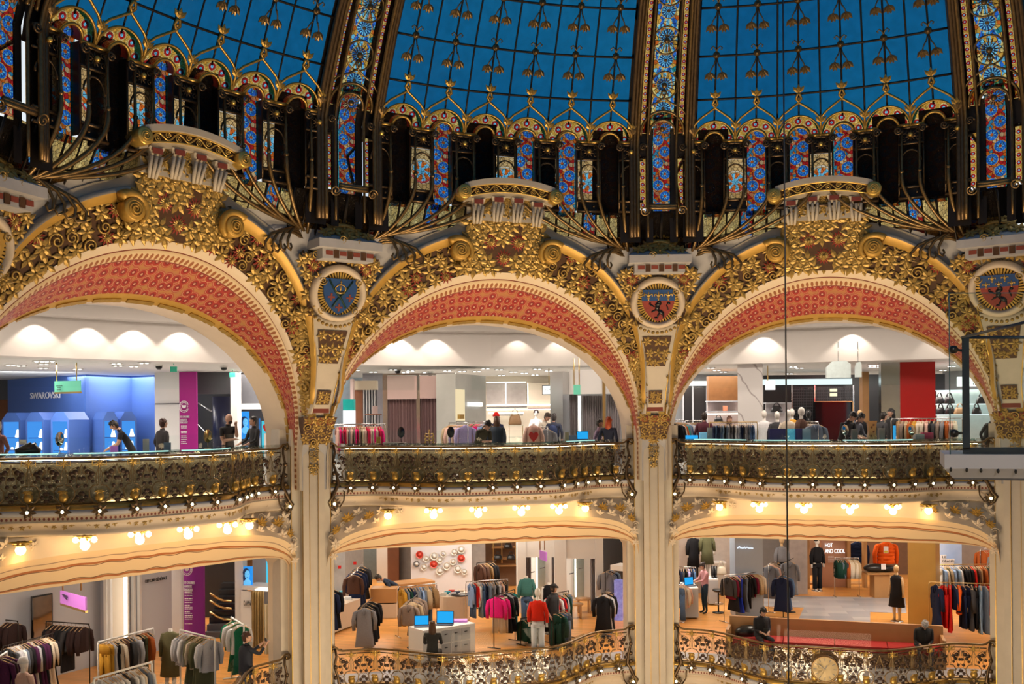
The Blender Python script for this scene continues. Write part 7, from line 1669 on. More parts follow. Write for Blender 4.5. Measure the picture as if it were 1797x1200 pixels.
p = ctop(1, 755); r = empty('candelabra', p, 0, 'gold jewellery tree on the middle counter', 'display stand'); q = MB(); q.tube([p, p+np.array([0, 0, .30])], .012, 6)
for k in range(3): [q.tube([p+np.array([0, 0, .06+k*.08]), p+np.array([s*.09, 0, .08+k*.08]), p+np.array([s*.10, 0, .02+k*.08])], .012, 5) for s in (-1, 1)]; [q.ball(p+np.array([s*.10, 0, .02+k*.08]), .025, 6) for s in (-1, 1)]
q.ball(p+np.array([0, 0, .31]), .02, 6); q.build('tree', M['goldl'], r)
cbox(1, 665, .10, .16, M['gold'], 'small gold ornament at the left of the middle counter', 'ornament', 'ornament', .08); cbox(1, 695, .55, .03, M['pinkw'], 'pink tray on the middle counter', 'tray', 'tray', .2); cbox(1, 996, .10, .22, pm('candle', (.8, .62, .35), .4), 'cream tube standing on the middle counter', 'tube', 'container', .1)
def laptop(p, rz, lab, w=.34, h=.22, mat=None):
    r = empty('laptop', p, rz, lab, 'laptop', 'laptops'); q = MB(); q.box((0, 0, .01), (w, .24, .02)); q.build('keyboard', M['dgrey'], r, local=True); q = MB(); q.box((0, .13, .02+h/2), (w, .015, h), np.array([[1, 0, 0], [0, 1, 0.1], [0, 0, 1]])); q.build('lid', M['black'], r, local=True); q = MB(); q.box((0, .12, .02+h/2), (w*.92, .006, h*.88), np.array([[1, 0, 0], [0, 1, 0.1], [0, 0, 1]])); q.build('screen', mat or M['screen'], r, local=True); return r
M['screen'] = em('blue_screen', (.02, .38, .85), 1.1)
laptop(ctop(1, 1027), .4, 'bright blue laptop screen at the right of the middle counter'); cbox(1, 1006, .22, .14, pm('grey_blue_box', (.25, .32, .5), .4), 'grey blue box left of the blue laptop')
cbox(2, 1214, .30, .10, M['screen'], 'flat blue lit screen at the left of the right counter', 'screen', 'screen'); cbox(2, 1235, .20, .18, pm('skyb', (.3, .65, .85), .3, emit=(.2, .5, .7), es=.4), 'pale sky blue card box on the right counter'); cbox(2, 1246, .14, .30, M['grey'], 'tilted grey board beside the sky blue box', 'board', 'board', .05)
cbox(2, 1365, .40, .28, pm('navyprint', (.02, .02, .16), .3), 'navy display box with a drawn bulb', d=.2); cbox(2, 1388, .20, .28, pm('aquaprint', (.02, .25, .4), .3, col2=(.3, .8, .9), scale=25, emit=(.05, .4, .6), es=.3), 'aqua patterned display box'); cbox(2, 1402, .18, .28, pm('navyprint2', (.03, .03, .2), .3), 'navy display box with little bottles'); cbox(2, 1415, .20, .28, pm('skyprint', (.35, .5, .65), .3), 'plain sky blue display box right of the navy one')
p = ctop(2, 1530); r = empty('wooden_display', p, 0, 'tall pale wooden display block on the right counter', 'display block'); q = MB(); q.prism([(-.11, 0), (.11, 0), (.09, .16), (.10, .40), (.12, .46), (-.12, .46), (-.10, .40), (-.08, .2)], lambda x, y, d: p+np.array([x, -d, y]), .12); q.build('block', M['wood'], r); q = MB(); [q.ball(p+np.array([x, -.12, z]), .03, 6) for x, z in ((-.03, .1), (.03, .2), (-.02, .3), (.03, .36))]; q.build('carving', M['woodr'], r)
cbox(2, 1500, .13, .26, M['taup'] if 'taup' in M else pm('taupe_box', (.25, .22, .2), .5), 'taupe vase box left of the wooden display', 'box', 'box', .12); cbox(2, 1548, .13, .28, pm('taupe_box2', (.30, .26, .24), .5), 'taupe box right of the wooden display', 'box', 'box', .12); cbox(2, 1571, .05, .34, em('blue_tube', (.05, .45, .9), .8), 'upright sky blue tube among the scarves', 'tube', 'container', .05)
cbox(2, 1628, .26, .16, pm('pinkbox', (.55, .03, .15), .3), 'crimson box near the glass balustrade', 'box', 'box', .14); cbox(2, 1613, .22, .13, M['taup'] if 'taup' in M else M['grey'], 'grey tray box on the right counter')
# ---------------------------------------------------------------- lower gallery
FL = lambda x, y: onz(x, y, LF)[:2]            # floor point under a pixel
LCZ = -2.85
def lw(name, x0, Y0, x1, Y1, mat, zt=LCZ, zb=LF, th=.12, **k): return wallobj(name, x0, Y0, x1, Y1, zb, zt, M[mat] if isinstance(mat, str) else mat, th, **k)
M['cool'] = pm('cool_grey_wall', (.50, .51, .56), .3, var=.03, scale=1); M['orangew'] = pm('terracotta_panel', (.50, .24, .14), .5, var=.04); M['goldw'] = pm('brushed_gold_panel', (.62, .38, .10), .35, .3, var=.12, scale=2)
M['beigew'] = pm('beige_wall', (.52, .46, .40), .5, var=.05); M['creamc'] = pm('cream_desk', (.66, .54, .42), .4, var=.04)
# left bay
lw('wall_cool_grey', -60, 24.3, 180, 27.6, 'cool'); lw('wall_cool_grey', 180, 27.4, 300, 29.6, 'cool')
for x, Y in ((180, 27.2), (187, 27.3), (228, 28.2), (239, 28.4)): lw('trim_pilaster', x, Y, x+5, Y, 'white', th=.15)
r = empty('light_column', G3(210, 27.6, LF), 0, 'tall white lit panel recessed in the grey wall of the left bay', 'light panel'); q = MB(); vwall(q, 195, 27.5, 224, 27.8, LF+.6, -2.95, .03); q.build('panel', M['warmw'], r); q = MB(); vwall(q, 216, 27.4, 222, 27.45, LF+.6, -3.0, .03); q.build('lit_strip', M['lightstrip'], r)
r = empty('shop_name', G3(270, 28.9, -3.4), 0, 'small dark capitals of a shop name on the grey wall', 'sign'); text('OFFICINE GÉNÉRALE', 250, 1022.5, 28.55, 5.5, M['prink'], r, 288, 29.2, off=.08)
r = empty('tall_mirror', G3(73, 25.6, LF+.6), 0, 'tall dark framed mirror on the grey wall reflecting clothes', 'mirror'); q = MB(); vwall(q, 55, 25.5, 91, 26, zy(73, 1117, 25.8), zy(73, 1043, 25.8), .06); q.build('frame', M['black'], r); q = MB(); vwall(q, 56.5, 25.42, 89.5, 25.92, zy(73, 1116, 25.8), zy(73, 1044.5, 25.8), .04); q.build('glass', pm('dark_mirror', (.25, .22, .2), .06, 1.0), r)
s6 = hangsign(104, 148, 1036, 1058, 24, 'lilacs', 'lilac direction sign on two rods in the lower left bay', (109, 141), LCZ, Y1=23.0)
q = MB()
for x0, x1, y in ((107, 116, 1043.5), (108, 116, 1046), (111, 115, 1049), (131, 142, 1048), (134, 140, 1051)): vwall(q, x0, 23.85, x1, 23.6, zy(x0, y+.5, 23.8), zy(x0, y-.5, 23.8), .02)
q.build('dark_print', M['prink'], s6)
lw('pillar_white', 300, 30, 321, 30.2, 'white', th=.7)
bn = empty('banner', G3(338, 30, LF), 0, 'tall purple banner with white text beside the stairs of the lower left bay', 'banner'); q = MB(); vwall(q, 321, 30, 356, 29.7, LF+.2, LCZ, .06); q.build('sheet', M['purple'], bn)
crest(bn, 329, 999, 29.7, .15)
for s_, y in (('LES GALERIES', 1023.5), ('LAFAYETTE', 1030), ("S'ENGAGENT", 1036)): text(s_, 323, y, 29.95, 4.6, M['print'], bn, 323+len(s_)*1.6, 29.85)
textlines(bn, 323, 353, 29.9, [(1038.5, 2, 0, .85), (1042, 1.1, 0, .9), (1045, 1.1, 0, .7), (1050, 2, 0, .95), (1053, 1.1, 0, .6), (1057, 1.1, 0, .7), (1062, 2, 0, .3), (1065, 1.1, 0, .9), (1068, 1.1, 0, .95), (1073, 2, 0, .3), (1076, 1.1, 0, .9), (1080, 2, 0, .55), (1083, 1.1, 0, .8), (1086, 1.1, 0, .7), (1094, 1.1, 0, .6)])
lw('wall_stair_back', 350, 34, 430, 34, 'black')
r = empty('staircase', G3(385, 31.5, LF), 0, 'dark staircase with curved brass handrails between banner and white post', 'staircase')
for k in range(8): q = MB(); vwall(q, 357+k*4.2, 30.8+k*.25, 411, 30.8+k*.25, LF+k*.17, LF+(k+1)*.17, .28); q.build('step', M['dgrey'] if k < 2 else M['black'], r)
for y0 in (1043, 1056, 1076): q = MB(); q.tube([at(370, y0-2, 31.5), at(382, y0+6, 31.3), at(394, y0+11, 31.2), at(407, y0+12, 31.2)], .035, 6); q.build('handrail', M['brass'], r)
lw('pillar_white_post', 411, 30, 425, 30, 'white', th=.5)
faceposter(426, 442, 994, 1030, 29.7, 'blue lit poster of a face above the shelf in the lower left bay')
lw('wall_gallery_right', 442, 31, 500, 30.5, 'grey'); lw('lit_cyan_screen', 466, 30.2, 474, 30.1, em('cyan2', (.1, .65, .9), .9), zb=zy(470, 1030, 30), zt=zy(470, 985, 30), label='cyan lit screen edge above the fabric columns', cat='screen'); lw('lit_white_screen', 479, 30, 494, 29.9, M['signw'], zb=zy(487, 1026, 30), zt=zy(487, 977, 30), label='white lit screen with a violet swoosh above the fabric columns', cat='screen')
r = empty('canopy', G3(460, 29.3, zy(460, 1035, 29.3)), 0, 'white lit canopy over the gold fabric columns', 'canopy'); q = MB(); vwall(q, 422, 29.6, 497, 29, zy(460, 1037, 29.3), zy(460, 1030, 29.3), .7); q.build('slab', M['white'], r); q = MB(); vwall(q, 446, 29.2, 497, 28.8, zy(460, 1037, 29), zy(460, 1035.5, 29), .3); q.build('light_edge', M['lightstrip'], r)
r = empty('white_sign_panel', G3(430, 29.5, LF), 0, 'white panel with bold black letters beside the gold fabric columns', 'sign'); q = MB(); vwall(q, 421, 29.6, 439, 29.6, LF, zy(430, 1037, 29.6), .06); q.build('panel', M['white'], r); text('DAWN', 427, 1062, 29.5, 9, M['prink'], r, 439, 29.5)
r = empty('fabric_columns', G3(468, 29, LF), 0, 'gold and cream pleated fabric columns below the white canopy', 'drapery'); curtain(r, 440, 462, 29.3, LF, zy(460, 1040, 29), pm('gold_cloth', (.45, .30, .12), .5), .07, 5, 'gold_cloth'); curtain(r, 462, 494, 28.6, LF, zy(478, 1055, 29), pm('cream_cloth', (.72, .62, .42), .6), .06, 6, 'cream_cloth')
r = empty('wooden_stool', G3(488, 27.2, LF), 0, 'oak stool beside the cream fabric columns', 'stool'); q = MB(); vwall(q, 482, 27.2, 497, 27.1, LF+.42, LF+.46, .4); q.build('seat', M['wood'], r); q = MB(); vwall(q, 484, 27.3, 494, 27.2, LF, LF+.42, .3); q.build('base', M['wood'], r)
# racks, left bay (floor ends by eye from the photo)
def rk(x0, Y0, x1, Y1, yrail, items, wh, **k):
    h = zy(x0, yrail, Y0)-LF; return rack(gp(x0, Y0), gp(x1, Y1), LF, h, items, wh, **k)
rk(79, 25.3, 155, 24.9, 1090, [('jacket' if k != 4 else 'coat', c) for k, c in enumerate(['black', 'dbrown', 'dbrown', 'black', 'black', 'charcoal', 'dbrown', 'dbrown', 'dbrown'])], ('black rail of dark brown jackets under the lilac sign', 'the brown jacket rail'), mat='iron', drop=.02)
rk(-12, 25.3, 30, 25.0, 1086, [('jacket', c) for c in ('denim', 'denim', 'dbrown', 'dbrown', 'dbrown')], ('black rail of bomber jackets at the far left of the lower floor', 'the far left bomber rail'), mat='iron')
rk(2, 22.3, 92, 23.7, 1135, [('shirt' if k < 6 else 'coat', c) for k, c in enumerate(['charcoal', 'lgrey', 'lgrey', 'white', 'slate', 'charcoal', 'black', 'plum', 'lgrey', 'black', 'plum', 'plum', 'black', 'cream', 'cream', 'black'])], ('long black rail of grey and plum clothes behind the hatted mannequin', 'the plum rail'), mat='iron')
rk(170, 22.8, 267, 24.3, 1127, [('trousers', 'mustard'), ('trousers', 'mustard'), ('top', 'lgrey'), ('trousers', 'black'), ('shirt', 'cream'), ('top', 'charcoal'), ('trousers', 'brown'), ('jacket', 'charcoal'), ('trousers', 'charcoal'), ('shirt', 'lgrey'), ('trousers', 'cream'), ('top', 'black'), ('trousers', 'olive'), ('shirt', 'rust'), ('top', 'charcoal')], ('white round cornered rail with mustard trousers at its left end', 'the mustard rail'), mat='white', r=.022)
rk(162, 19.8, 264, 21.1, 1190, [('shirt', c) for c in ['white', 'white', 'lgrey', 'white', 'white', 'charcoal', 'white', 'white', 'cream', 'slate', 'white']], ('front white rail of white shirts at the bottom of the left bay', 'the white shirt rail'), mat='white', r=.022)
rk(-8, 20.6, 10, 21.2, 1155, [('coat', 'plum'), ('coat', 'dbrown'), ('coat', 'plum')], ('white rail cut off by the left edge of the photo', 'the cut off left rail'), mat='white', r=.022)
rk(314, 24.2, 375, 23.2, 1105, [('shirt', 'white'), ('shirt', 'lgrey'), ('shirt', 'white'), ('dress', 'olive'), ('jacket', 'olive'), ('shirt', 'cream'), ('coat', 'olive'), ('coat', 'olive'), ('shirt', 'white'), ('shirt', 'lgrey')], ('white rail of white and olive clothes right of the trench coat', 'the olive rail'), mat='white', r=.022)
rk(404, 25.9, 426, 24.9, 1083, [('shirt', 'green'), ('shirt', 'white'), ('dress', 'green'), ('shirt', 'white'), ('dress', 'green')], ('white rail of green and white clothes beside the person taking a photo', 'the green rail'), mat='white', r=.022)
mannequin((*gp(38, 20.8), LF), 2.9, 'mannequin in a pale pink cape and white knitted hat seen from behind', (.55, .38, .32), 'black', garm='coat', hat='white', h=1.75)
mannequin((*gp(297, 24.3), LF), 3.0, 'headless mannequin in a long olive trench coat', (.17, .16, .08), None, head=False, garm='coat', h=1.86)
person((*gp(429, 23.0), LF), 2.15, 'person in a dark jacket and jeans holding up a phone', (.012, .016, .03), (.10, .16, .26), hair=(.06, .02, .01), hands=((.12, -.42, .50), (-.10, -.42, .50)), extras=('jacket', 'phone'), height=1.76, headturn=-.4)
# middle bay walls
lw('wall_left_pale', 560, 36.6, 605, 36.8, pm('pale_grey_green', (.42, .44, .45), .4)); lw('wall_left_pale', 605, 36.8, 637, 38.6, pm('pale_grey_green2', (.48, .48, .47), .4)); lw('baseboard_left', 560, 36.4, 605, 36.6, 'slate' if 'slate' in M else 'dgrey', zt=LF+.35)
lw('wall_alcove_back', 636, 42, 850, 41.5, pm('dim_teal_wall', (.16, .20, .21), .4)); lw('wall_lit_white', 660, 41, 682, 41, 'white', zt=-4.1); lw('pillar_oak', 679, 38.5, 699, 38.5, 'woodr', th=.5); lw('wall_grey_return', 699, 39, 720, 38.8, pm('grey_return', (.36, .35, .34), .5))
def fr_pic(x0, x1, y0, y1, Y, lab, m='white'): r = empty('framed_picture', G3((x0+x1)/2, Y, zy(x0, y1, Y)), 0, lab, 'picture'); q = MB(); vwall(q, x0, Y, x1, Y, zy(x0, y1, Y), zy(x0, y0, Y), .05); q.build('frame', M['black'], r); q = MB(); vwall(q, x0+1.3, Y-.03, x1-1.3, Y-.03, zy(x0, y1-1.3, Y), zy(x0, y0+1.3, Y), .04); q.build('print', M[m], r); q = MB(); c = at((x0+x1)/2, (y0+y1)/2, Y-.05); q.ball(c, .1, 8, 0, (1.2, .1, 1)); q.build('drawing', M['grey'], r)
fr_pic(577, 585, 983, 996, 36.4, 'small black framed picture at the left of the lower middle bay')
for x, y, n_ in ((597, 995, 'fire alarm on the pale wall'), (624, 988, 'fire notice on the angled pale wall')): r = empty('fire_sign', at(x, y, 36.3 if x < 600 else 37.3), 0, 'small red '+n_, 'sign'); q = MB(); q.box((0, 0, 0), (.11, .05, .11)); q.build('plate', M['redw'], r, local=True)
# plates wall
lw('wall_of_plates', 720, 37.8, 827, 37.8, pm('lit_pale_wall', (.70, .68, .70), .5, var=.02))
M['redpl'] = pm('red_plate', (.75, .09, .06), .3); M['cream2'] = pm('cream_plate', (.80, .76, .66), .25)
pl = [(737.5, 973, 6, 1), (749, 980, 5, 0), (763, 975.5, 6.2, 0), (779, 972, 5, 2), (732, 989.5, 5, 0), (745, 995, 5, 0), (762, 990, 6, 1), (772.5, 983, 5, 0), (773, 1002, 6, 0), (785, 993, 6, 3), (796, 985.5, 5, 3), (798, 968.5, 5, 0), (810.5, 964, 6.2, 0), (810.5, 979.5, 6, 1), (804.5, 998.5, 6, 0), (816, 1003, 4.6, 0)]
rw_ = ['plain white', 'red', 'blue spotted white', 'cream']
for k, (x, y, rr, kd) in enumerate(pl):
    c = at(x, y, 37.72); R_ = rr*37.7/FPX; Rf_ = frame((0, -1, 0)); nb = ['on the pale wall, %s from its left edge' % ORD[sorted(p[0] for p in pl).index(x)]][0]
    r = empty('wall_plate', c, 0, '%s plate %s' % (rw_[kd], nb), 'plate', 'plates on the pale wall'); R_ *= 1.1; q = MB(); q.lathe([(.001, .02), (R_*.72, .02), (R_*.76, .03), (R_, .05), (R_*1.02, .04), (R_*.7, .0), (.001, 0)], c, 22, 0, Rf_); q.sm = [False]*len(q.sm); q.build('rim', M['dgrey'] if k == 4 else M['cream2'] if kd != 1 else M['redpl'], r)
    q = MB(); q.lathe([(.001, .03), (R_*.74, .029)], c, 20, 0, Rf_); q.build('centre', M['redpl'] if kd == 1 else M['white'], r)
    if kd == 2: q = MB(); [q.ball(c+np.array([dx*R_, -.05, dz*R_]), R_*.12, 6) for dx, dz in ((.1, .1), (-.2, .2), (.2, -.1))]; q.build('blue_spots', M['blued'], r)
light('plate_wall_spot', 'AREA', (*gp(772, 35.5), -3.0), 60, (1, .96, .9), 1.6, target=(*gp(772, 37.8), -4.8))
lw('wall_grey_upper', 827, 38.4, 851, 38.6, pm('mid_grey_wall', (.40, .38, .37), .5))
r = empty('oak_shelves', G3(880, 39, LF), 0, 'oak shelving with bags and lamps behind the middle bay', 'shelving'); q = MB(); vwall(q, 851, 40, 907, 40, LF, LCZ, .1); q.build('back', pm('walnut_back', (.20, .11, .06), .5), r)
for y in (963, 983, 995): q = MB(); vwall(q, 862, 39.3, 905, 39.3, zy(880, y+.8, 39), zy(880, y-.8, 39), .5); q.build('shelf', M['wood'], r)
for x in (864, 879, 903): q = MB(); vwall(q, x, 39.2, x+1.5, 39.2, LF+1, LCZ, .1); q.build('upright', M['brass'], r)
for x, y, w_ in ((893, 962, 'upper'), (875, 982, 'middle'), (898, 982, 'middle right')): handbag(x, y, 39.1, .32, .2, M['leather'], 'small black bag on the %s oak shelf' % w_, 'bags on the oak shelves')
# fitting rooms
r = empty('fitting_rooms', G3(985, 34, LF), 0, 'two white fitting rooms with grey curtains and vertical light strips', 'fitting booth'); T_ = LCZ; zY = lambda y: zy(980, y, 34)
for x0, x1 in ((907, 922), (972, 993), (1044, 1058)): q = MB(); vwall(q, x0, 34.3, x1, 34.3, LF, T_, .3); q.build('white_pier', M['white'], r)
for x0, x1, y in ((922, 972, 980), (993, 1044, 983)): q = MB(); vwall(q, x0, 34.35, x1, 34.35, zY(y), T_, .2); q.build('header', M['white'], r)
q = MB(); vwall(q, 905, 36.6, 1060, 36.6, LF, T_, .1); q.build('back_wall', M['white'], r)
for x0, x1 in ((943, 956), (1005, 1024)): q = MB(); vwall(q, x0, 36.4, x1, 36.4, LF+.1, zY(972), .04); q.build('mirror_panel', pm('sage_mirror', (.42, .46, .42), .15, .5), r)
for x in (940, 1008): q = MB(); vwall(q, x, 36.2, x+2.0, 36.2, LF+.2, zY(975), .03); q.build('light_strip', M['lightstrip'], r)
for x, y in ((931, 1005), (949, 997), (1000, 1007), (1016, 998)): q = MB(); q.tube([at(x, y, 36.0), at(x+8, y-2, 36.1)], .02, 5); q.build('hook_bar', M['dgrey'], r)
curtain(r, 922, 931, 34.6, LF, zY(980), M['greyc'], .05, 4); curtain(r, 1035, 1044, 34.6, LF, zY(985), M['greyc'], .05, 4); curtain(r, 967, 972, 34.8, LF, zY(982), M['greyc'], .05, 2)
s7 = hangsign(946, 957, 965, 981, 31, 'lilacs', 'lilac sign hanging on two rods before the fitting rooms', (947, 955), LCZ, Y1=30.5, trim=False)
for x, y, lab in ((1011, 1084, 'front oak stool by the fitting rooms'), (1025, 1074, 'rear oak stool inside the right fitting room')): p = FL(x, y); r = empty('wooden_stool', (*p, LF), 0, lab, 'stool', 'oak stools'); q = MB(); q.lathe([(.001, .47), (.26, .47), (.26, .43), (.001, .43)], (0, 0, 0), 16); q.build('seat', M['wood'], r, local=True); [MB().box((s*.17, 0, .21), (.05, .36, .43)).build('leg', M['wood'], r, local=True) for s in (-1, 1)]
# dark corner right of the fitting rooms
lw('wall_dark_corner', 1057, 35.5, 1120, 34, 'black'); r = empty('lit_vitrine', G3(1083, 33, LF), 0, 'brass framed vitrine with violet lit wares at the right of the middle bay', 'vitrine')
q = MB(); vwall(q, 1070, 33, 1115, 32.4, zy(1090, 1000, 33), zy(1090, 991, 33), .6); q.build('white_canopy', M['white'], r); q = MB(); vwall(q, 1076, 33, 1090, 32.9, zy(1090, 1092, 33), zy(1090, 1018, 33), .3); q.build('violet_case', pm('violet_case', (.05, .03, .3), .2, col2=(.5, .6, .9), scale=9, emit=(.12, .12, .5), es=.5), r)
q = MB(); vwall(q, 1100, 32.6, 1112, 32.4, zy(1100, 1085, 33), zy(1100, 1018, 33), .1); q.build('brass_frame', M['brass'], r); q = MB(); vwall(q, 1102, 32.5, 1112, 32.3, zy(1100, 1080, 33), zy(1100, 1020, 33), .08); q.build('marble_front', M['marble'], r)
# racks and tables, middle bay
def R2(x0, y0, x1, y1, yr, items, wh, **k):   # rail given by its two floor points and the pixel height of the rail at its left end
    a, b = FL(x0, y0), FL(x1, y1); return rack(a, b, LF, zy(x0, yr, a[1])-LF, items, wh, **k)
R2(618, 1104, 640, 1073, 1010, [('jacket', 'brown'), ('coat', 'navy'), ('coat', 'navy'), ('jacket', 'black'), ('coat', 'charcoal')], ('rail led by a brown jacket with a white collar', 'the brown jacket stand'), mat='chrome', style='tee', jit=.3)
R2(638, 1150, 655, 1128, 1066, [('coat', 'grey'), ('coat', 'black'), ('coat', 'black'), ('coat', 'black')], ('stand of long black coats near the left of the lower balustrade', 'the black coat stand'), mat='iron', style='tee', jit=.4)
R2(574, 1150, 588, 1140, 1035, [('coat', 'navy'), ('coat', 'black')], ('rail half hidden behind the left pillar', 'the half hidden rail'), mat='iron')
R2(700, 1118, 768, 1110, 1030, [('coat', 'mustard'), ('shirt', 'slate'), ('shirt', 'dgreen'), ('shirt', 'navy'), ('shirt', 'grey'), ('shirt', 'slate'), ('shirt', 'sky'), ('shirt', 'slate'), ('puffer', 'beige'), ('trousers', 'denim'), ('puffer', 'tan')], ('steel rail of mixed shirts and quilted jackets in front of the cream desk', 'the shirt rail'))
R2(716, 1148, 735, 1125, 1060, [('jacket', 'taupe'), ('jacket', 'beige'), ('jacket', 'taupe'), ('coat', 'taupe')], ('stand of taupe jackets above the cash desk', 'the taupe jacket stand'), mat='iron', style='tee', jit=.3)
R2(819, 1104, 893, 1098, 1021, [('shirt', 'sky'), ('trousers', 'denim'), ('shirt', 'red'), ('shirt', 'white'), ('trousers', 'ldenim'), ('trousers', 'denim'), ('trousers', 'navy'), ('shirt', 'slate'), ('trousers', 'lgrey'), ('shirt', 'grey'), ('shirt', 'charcoal'), ('shirt', 'lgrey'), ('shirt', 'blush'), ('jacket', 'black')], ('steel rail of jeans and shirts right of the cream desk', 'the denim rail'))
R2(838, 1068, 872, 1062, 988, [('jacket', 'brown'), ('jacket', 'brown'), ('shirt', 'tan'), ('jacket', 'black'), ('jacket', 'black')], ('rear rail of brown and black jackets below the oak shelves', 'the rear brown rail'), mat='iron')
R2(868, 1138, 905, 1124, 1045, [('sweater', 'hotpink'), ('trousers', 'cream'), ('sweater', 'hotpink'), ('trousers', 'cream'), ('coat', 'black'), ('shirt', 'lgrey'), ('coat', 'black'), ('trousers', 'teal')], ('black rail led by a hot pink sweater', 'the pink sweater rail'), mat='iron', jit=.35, hanger='black')
R2(915, 1132, 938, 1128, 1085, [('jacket', 'dgreen'), ('jacket', 'dgreen'), ('jacket', 'olive')], ('low rail of dark green jackets beside the red sweater mannequin', 'the dark green rail'), mat='iron')
R2(965, 1128, 1000, 1118, 1044, [('shirt', 'red'), ('shirt', 'white'), ('sweater', 'wine'), ('shirt', 'red'), ('shirt', 'navy'), ('shirt', 'lgrey'), ('sweater', 'dgreen'), ('sweater', 'dgreen'), ('trousers', 'slate')], ('black rail of red and green knitwear right of the red sweater mannequin', 'the red and green rail'), mat='iron', jit=.3)
R2(972, 1140, 998, 1132, 1075, [('trousers', 'dgreen'), ('coat', 'dgreen'), ('trousers', 'denim'), ('trousers', 'slate')], ('low front rail of green coats and denim', 'the low green rail'), mat='iron')
R2(1058, 1124, 1070, 1110, 1044, [('coat', 'black'), ('coat', 'lgrey'), ('coat', 'black'), ('trousers', 'black')], ('stand of black and grey coats left of the middle pillar', 'the right coat stand'), mat='iron', style='tee', jit=.3)
R2(1064, 1084, 1076, 1076, 1002, [('shirt', 'grey'), ('shirt', 'slate'), ('shirt', 'navy'), ('shirt', 'ldenim')], ('short rail of blue shirts before the dark corner', 'the blue shirt rail'), mat='iron')
def desk(x0, y0, x1, y1, h, dep, mat, lab, name='display_table', round_=.0, top=None):
    a, b = FL(x0, y0), FL(x1, y1); t = nrm(b-a); n = np.array([-t[1], t[0]]); L = np.linalg.norm(b-a); r = empty(name, (*((a+b)/2), LF), 0, lab, 'table'); P_ = []
    for cx, cy, s in ((0, 0, 2), (L, 0, 3), (L, dep, 0), (0, dep, 1)):
        if round_: P_ += [(cx+(-round_ if cx else round_)+round_*math.cos(e), cy+(-round_ if cy else round_)+round_*math.sin(e)) for e in np.linspace(s*PI/2, (s+1)*PI/2, 5)]
        else: P_.append((cx, cy))
    f = lambda x, y, z: (*(a+t*x+n*y), z); q = MB(); k = len(P_); q.add([f(x, y, LF+.05) for x, y in P_]+[f(x, y, LF+h-.04) for x, y in P_], [(i, (i+1) % k, (i+1) % k+k, i+k) for i in range(k)]); q.sm = [False]*len(q.sm); q.build('body', M[mat], r)
    q = MB(); q.add([f(x, y, LF+h-.04) for x, y in P_]+[f(x, y, LF+h) for x, y in P_], [(i, (i+1) % k, (i+1) % k+k, i+k) for i in range(k)]+[tuple(range(k, 2*k))], 0, None, False); q.build('top', M[top or mat], r); return r, f, L
d1, f1, L1 = desk(575, 1118, 640, 1092, .80, 1.0, 'creamc', 'long rounded cream display table at the left of the lower middle bay', round_=.3)
d2, f2, L2 = desk(771, 1095, 822, 1095, .86, 1.1, 'creamc', 'rounded cream display counter with folded jeans and trays', round_=.25)
d3, f3_, L3 = desk(703, 1078, 765, 1070, 1.0, .8, 'wood', 'tall oak cash desk in front of the plates wall')
M['tape'] = pm('mixed_goods', (.7, .68, .66), .5)
for f, L, nm, z in ((f1, L1, 'rounded cream table', .8), (f2, L2, 'cream display counter', .86)):
    for k in range(7):
        cx, cy = L*(.12+.11*k), .3+.25*(k % 3); col = [(.7, .66, .6), (.05, .3, .4), (.5, .06, .05), (.7, .7, .72), (.08, .1, .14), (.6, .5, .4), (.75, .75, .75)][k]
        q = MB(); q.box(f(cx, cy, LF+z+.03), (.22, .16, .06)); q.box(f(cx+.02, cy, LF+z+.075), (.19, .14, .03)); o = q.build('folded_goods', M['fabric']); o.color = (*col, 1); tag(o, 'small folded item on the %s, %s' % (nm, ordn(k, 7)), 'goods', 'goods on the '+nm)
q = MB(); q.lathe([(.001, .04), (.28, .05), (.30, .02), (.26, 0), (.001, 0)], f2(L2*.72, .3, LF+.86), 20); tag(q.build('round_tray', M['black']), 'black round tray on the cream display counter', 'tray')
q = MB(); q.lathe([(.001, .30), (.07, .28), (.08, .24), (.012, .22), (.012, .02), (.06, 0)], f1(L1*.75, .5, LF+.8), 12); tag(q.build('mushroom_lamp', pm('teal_shade', (.1, .45, .6), .4)), 'small teal mushroom lamp on the rounded cream table', 'lamp')
q = MB(); q.box(f1(L1*.35, .12, LF+.95), (.28, .02, .3)); tag(q.build('price_card', M['pinkw']), 'pale lilac price card on the rounded cream table', 'card')
for k, (dz, c) in enumerate(((0, 'creamc'), (.5, 'wood'))): p = FL(676, 1082); q = MB(); q.box((*p, LF+.24+dz), (.85, .6, .46)); tag(q.build('cardboard_box', M[c]), 'cardboard box beside the bending person, %s of the stack' % ['bottom', 'top'][k], 'box', 'cardboard boxes')
person((*FL(700, 1076), LF), -1.2, 'person in dark blue bending down behind the oak cash desk', (.012, .03, .07), (.03, .06, .10), hair=(.02, .015, .01), lean=1.15, nod=.2, hands=((.15, -.5, -.15), (-.15, -.5, -.15)))
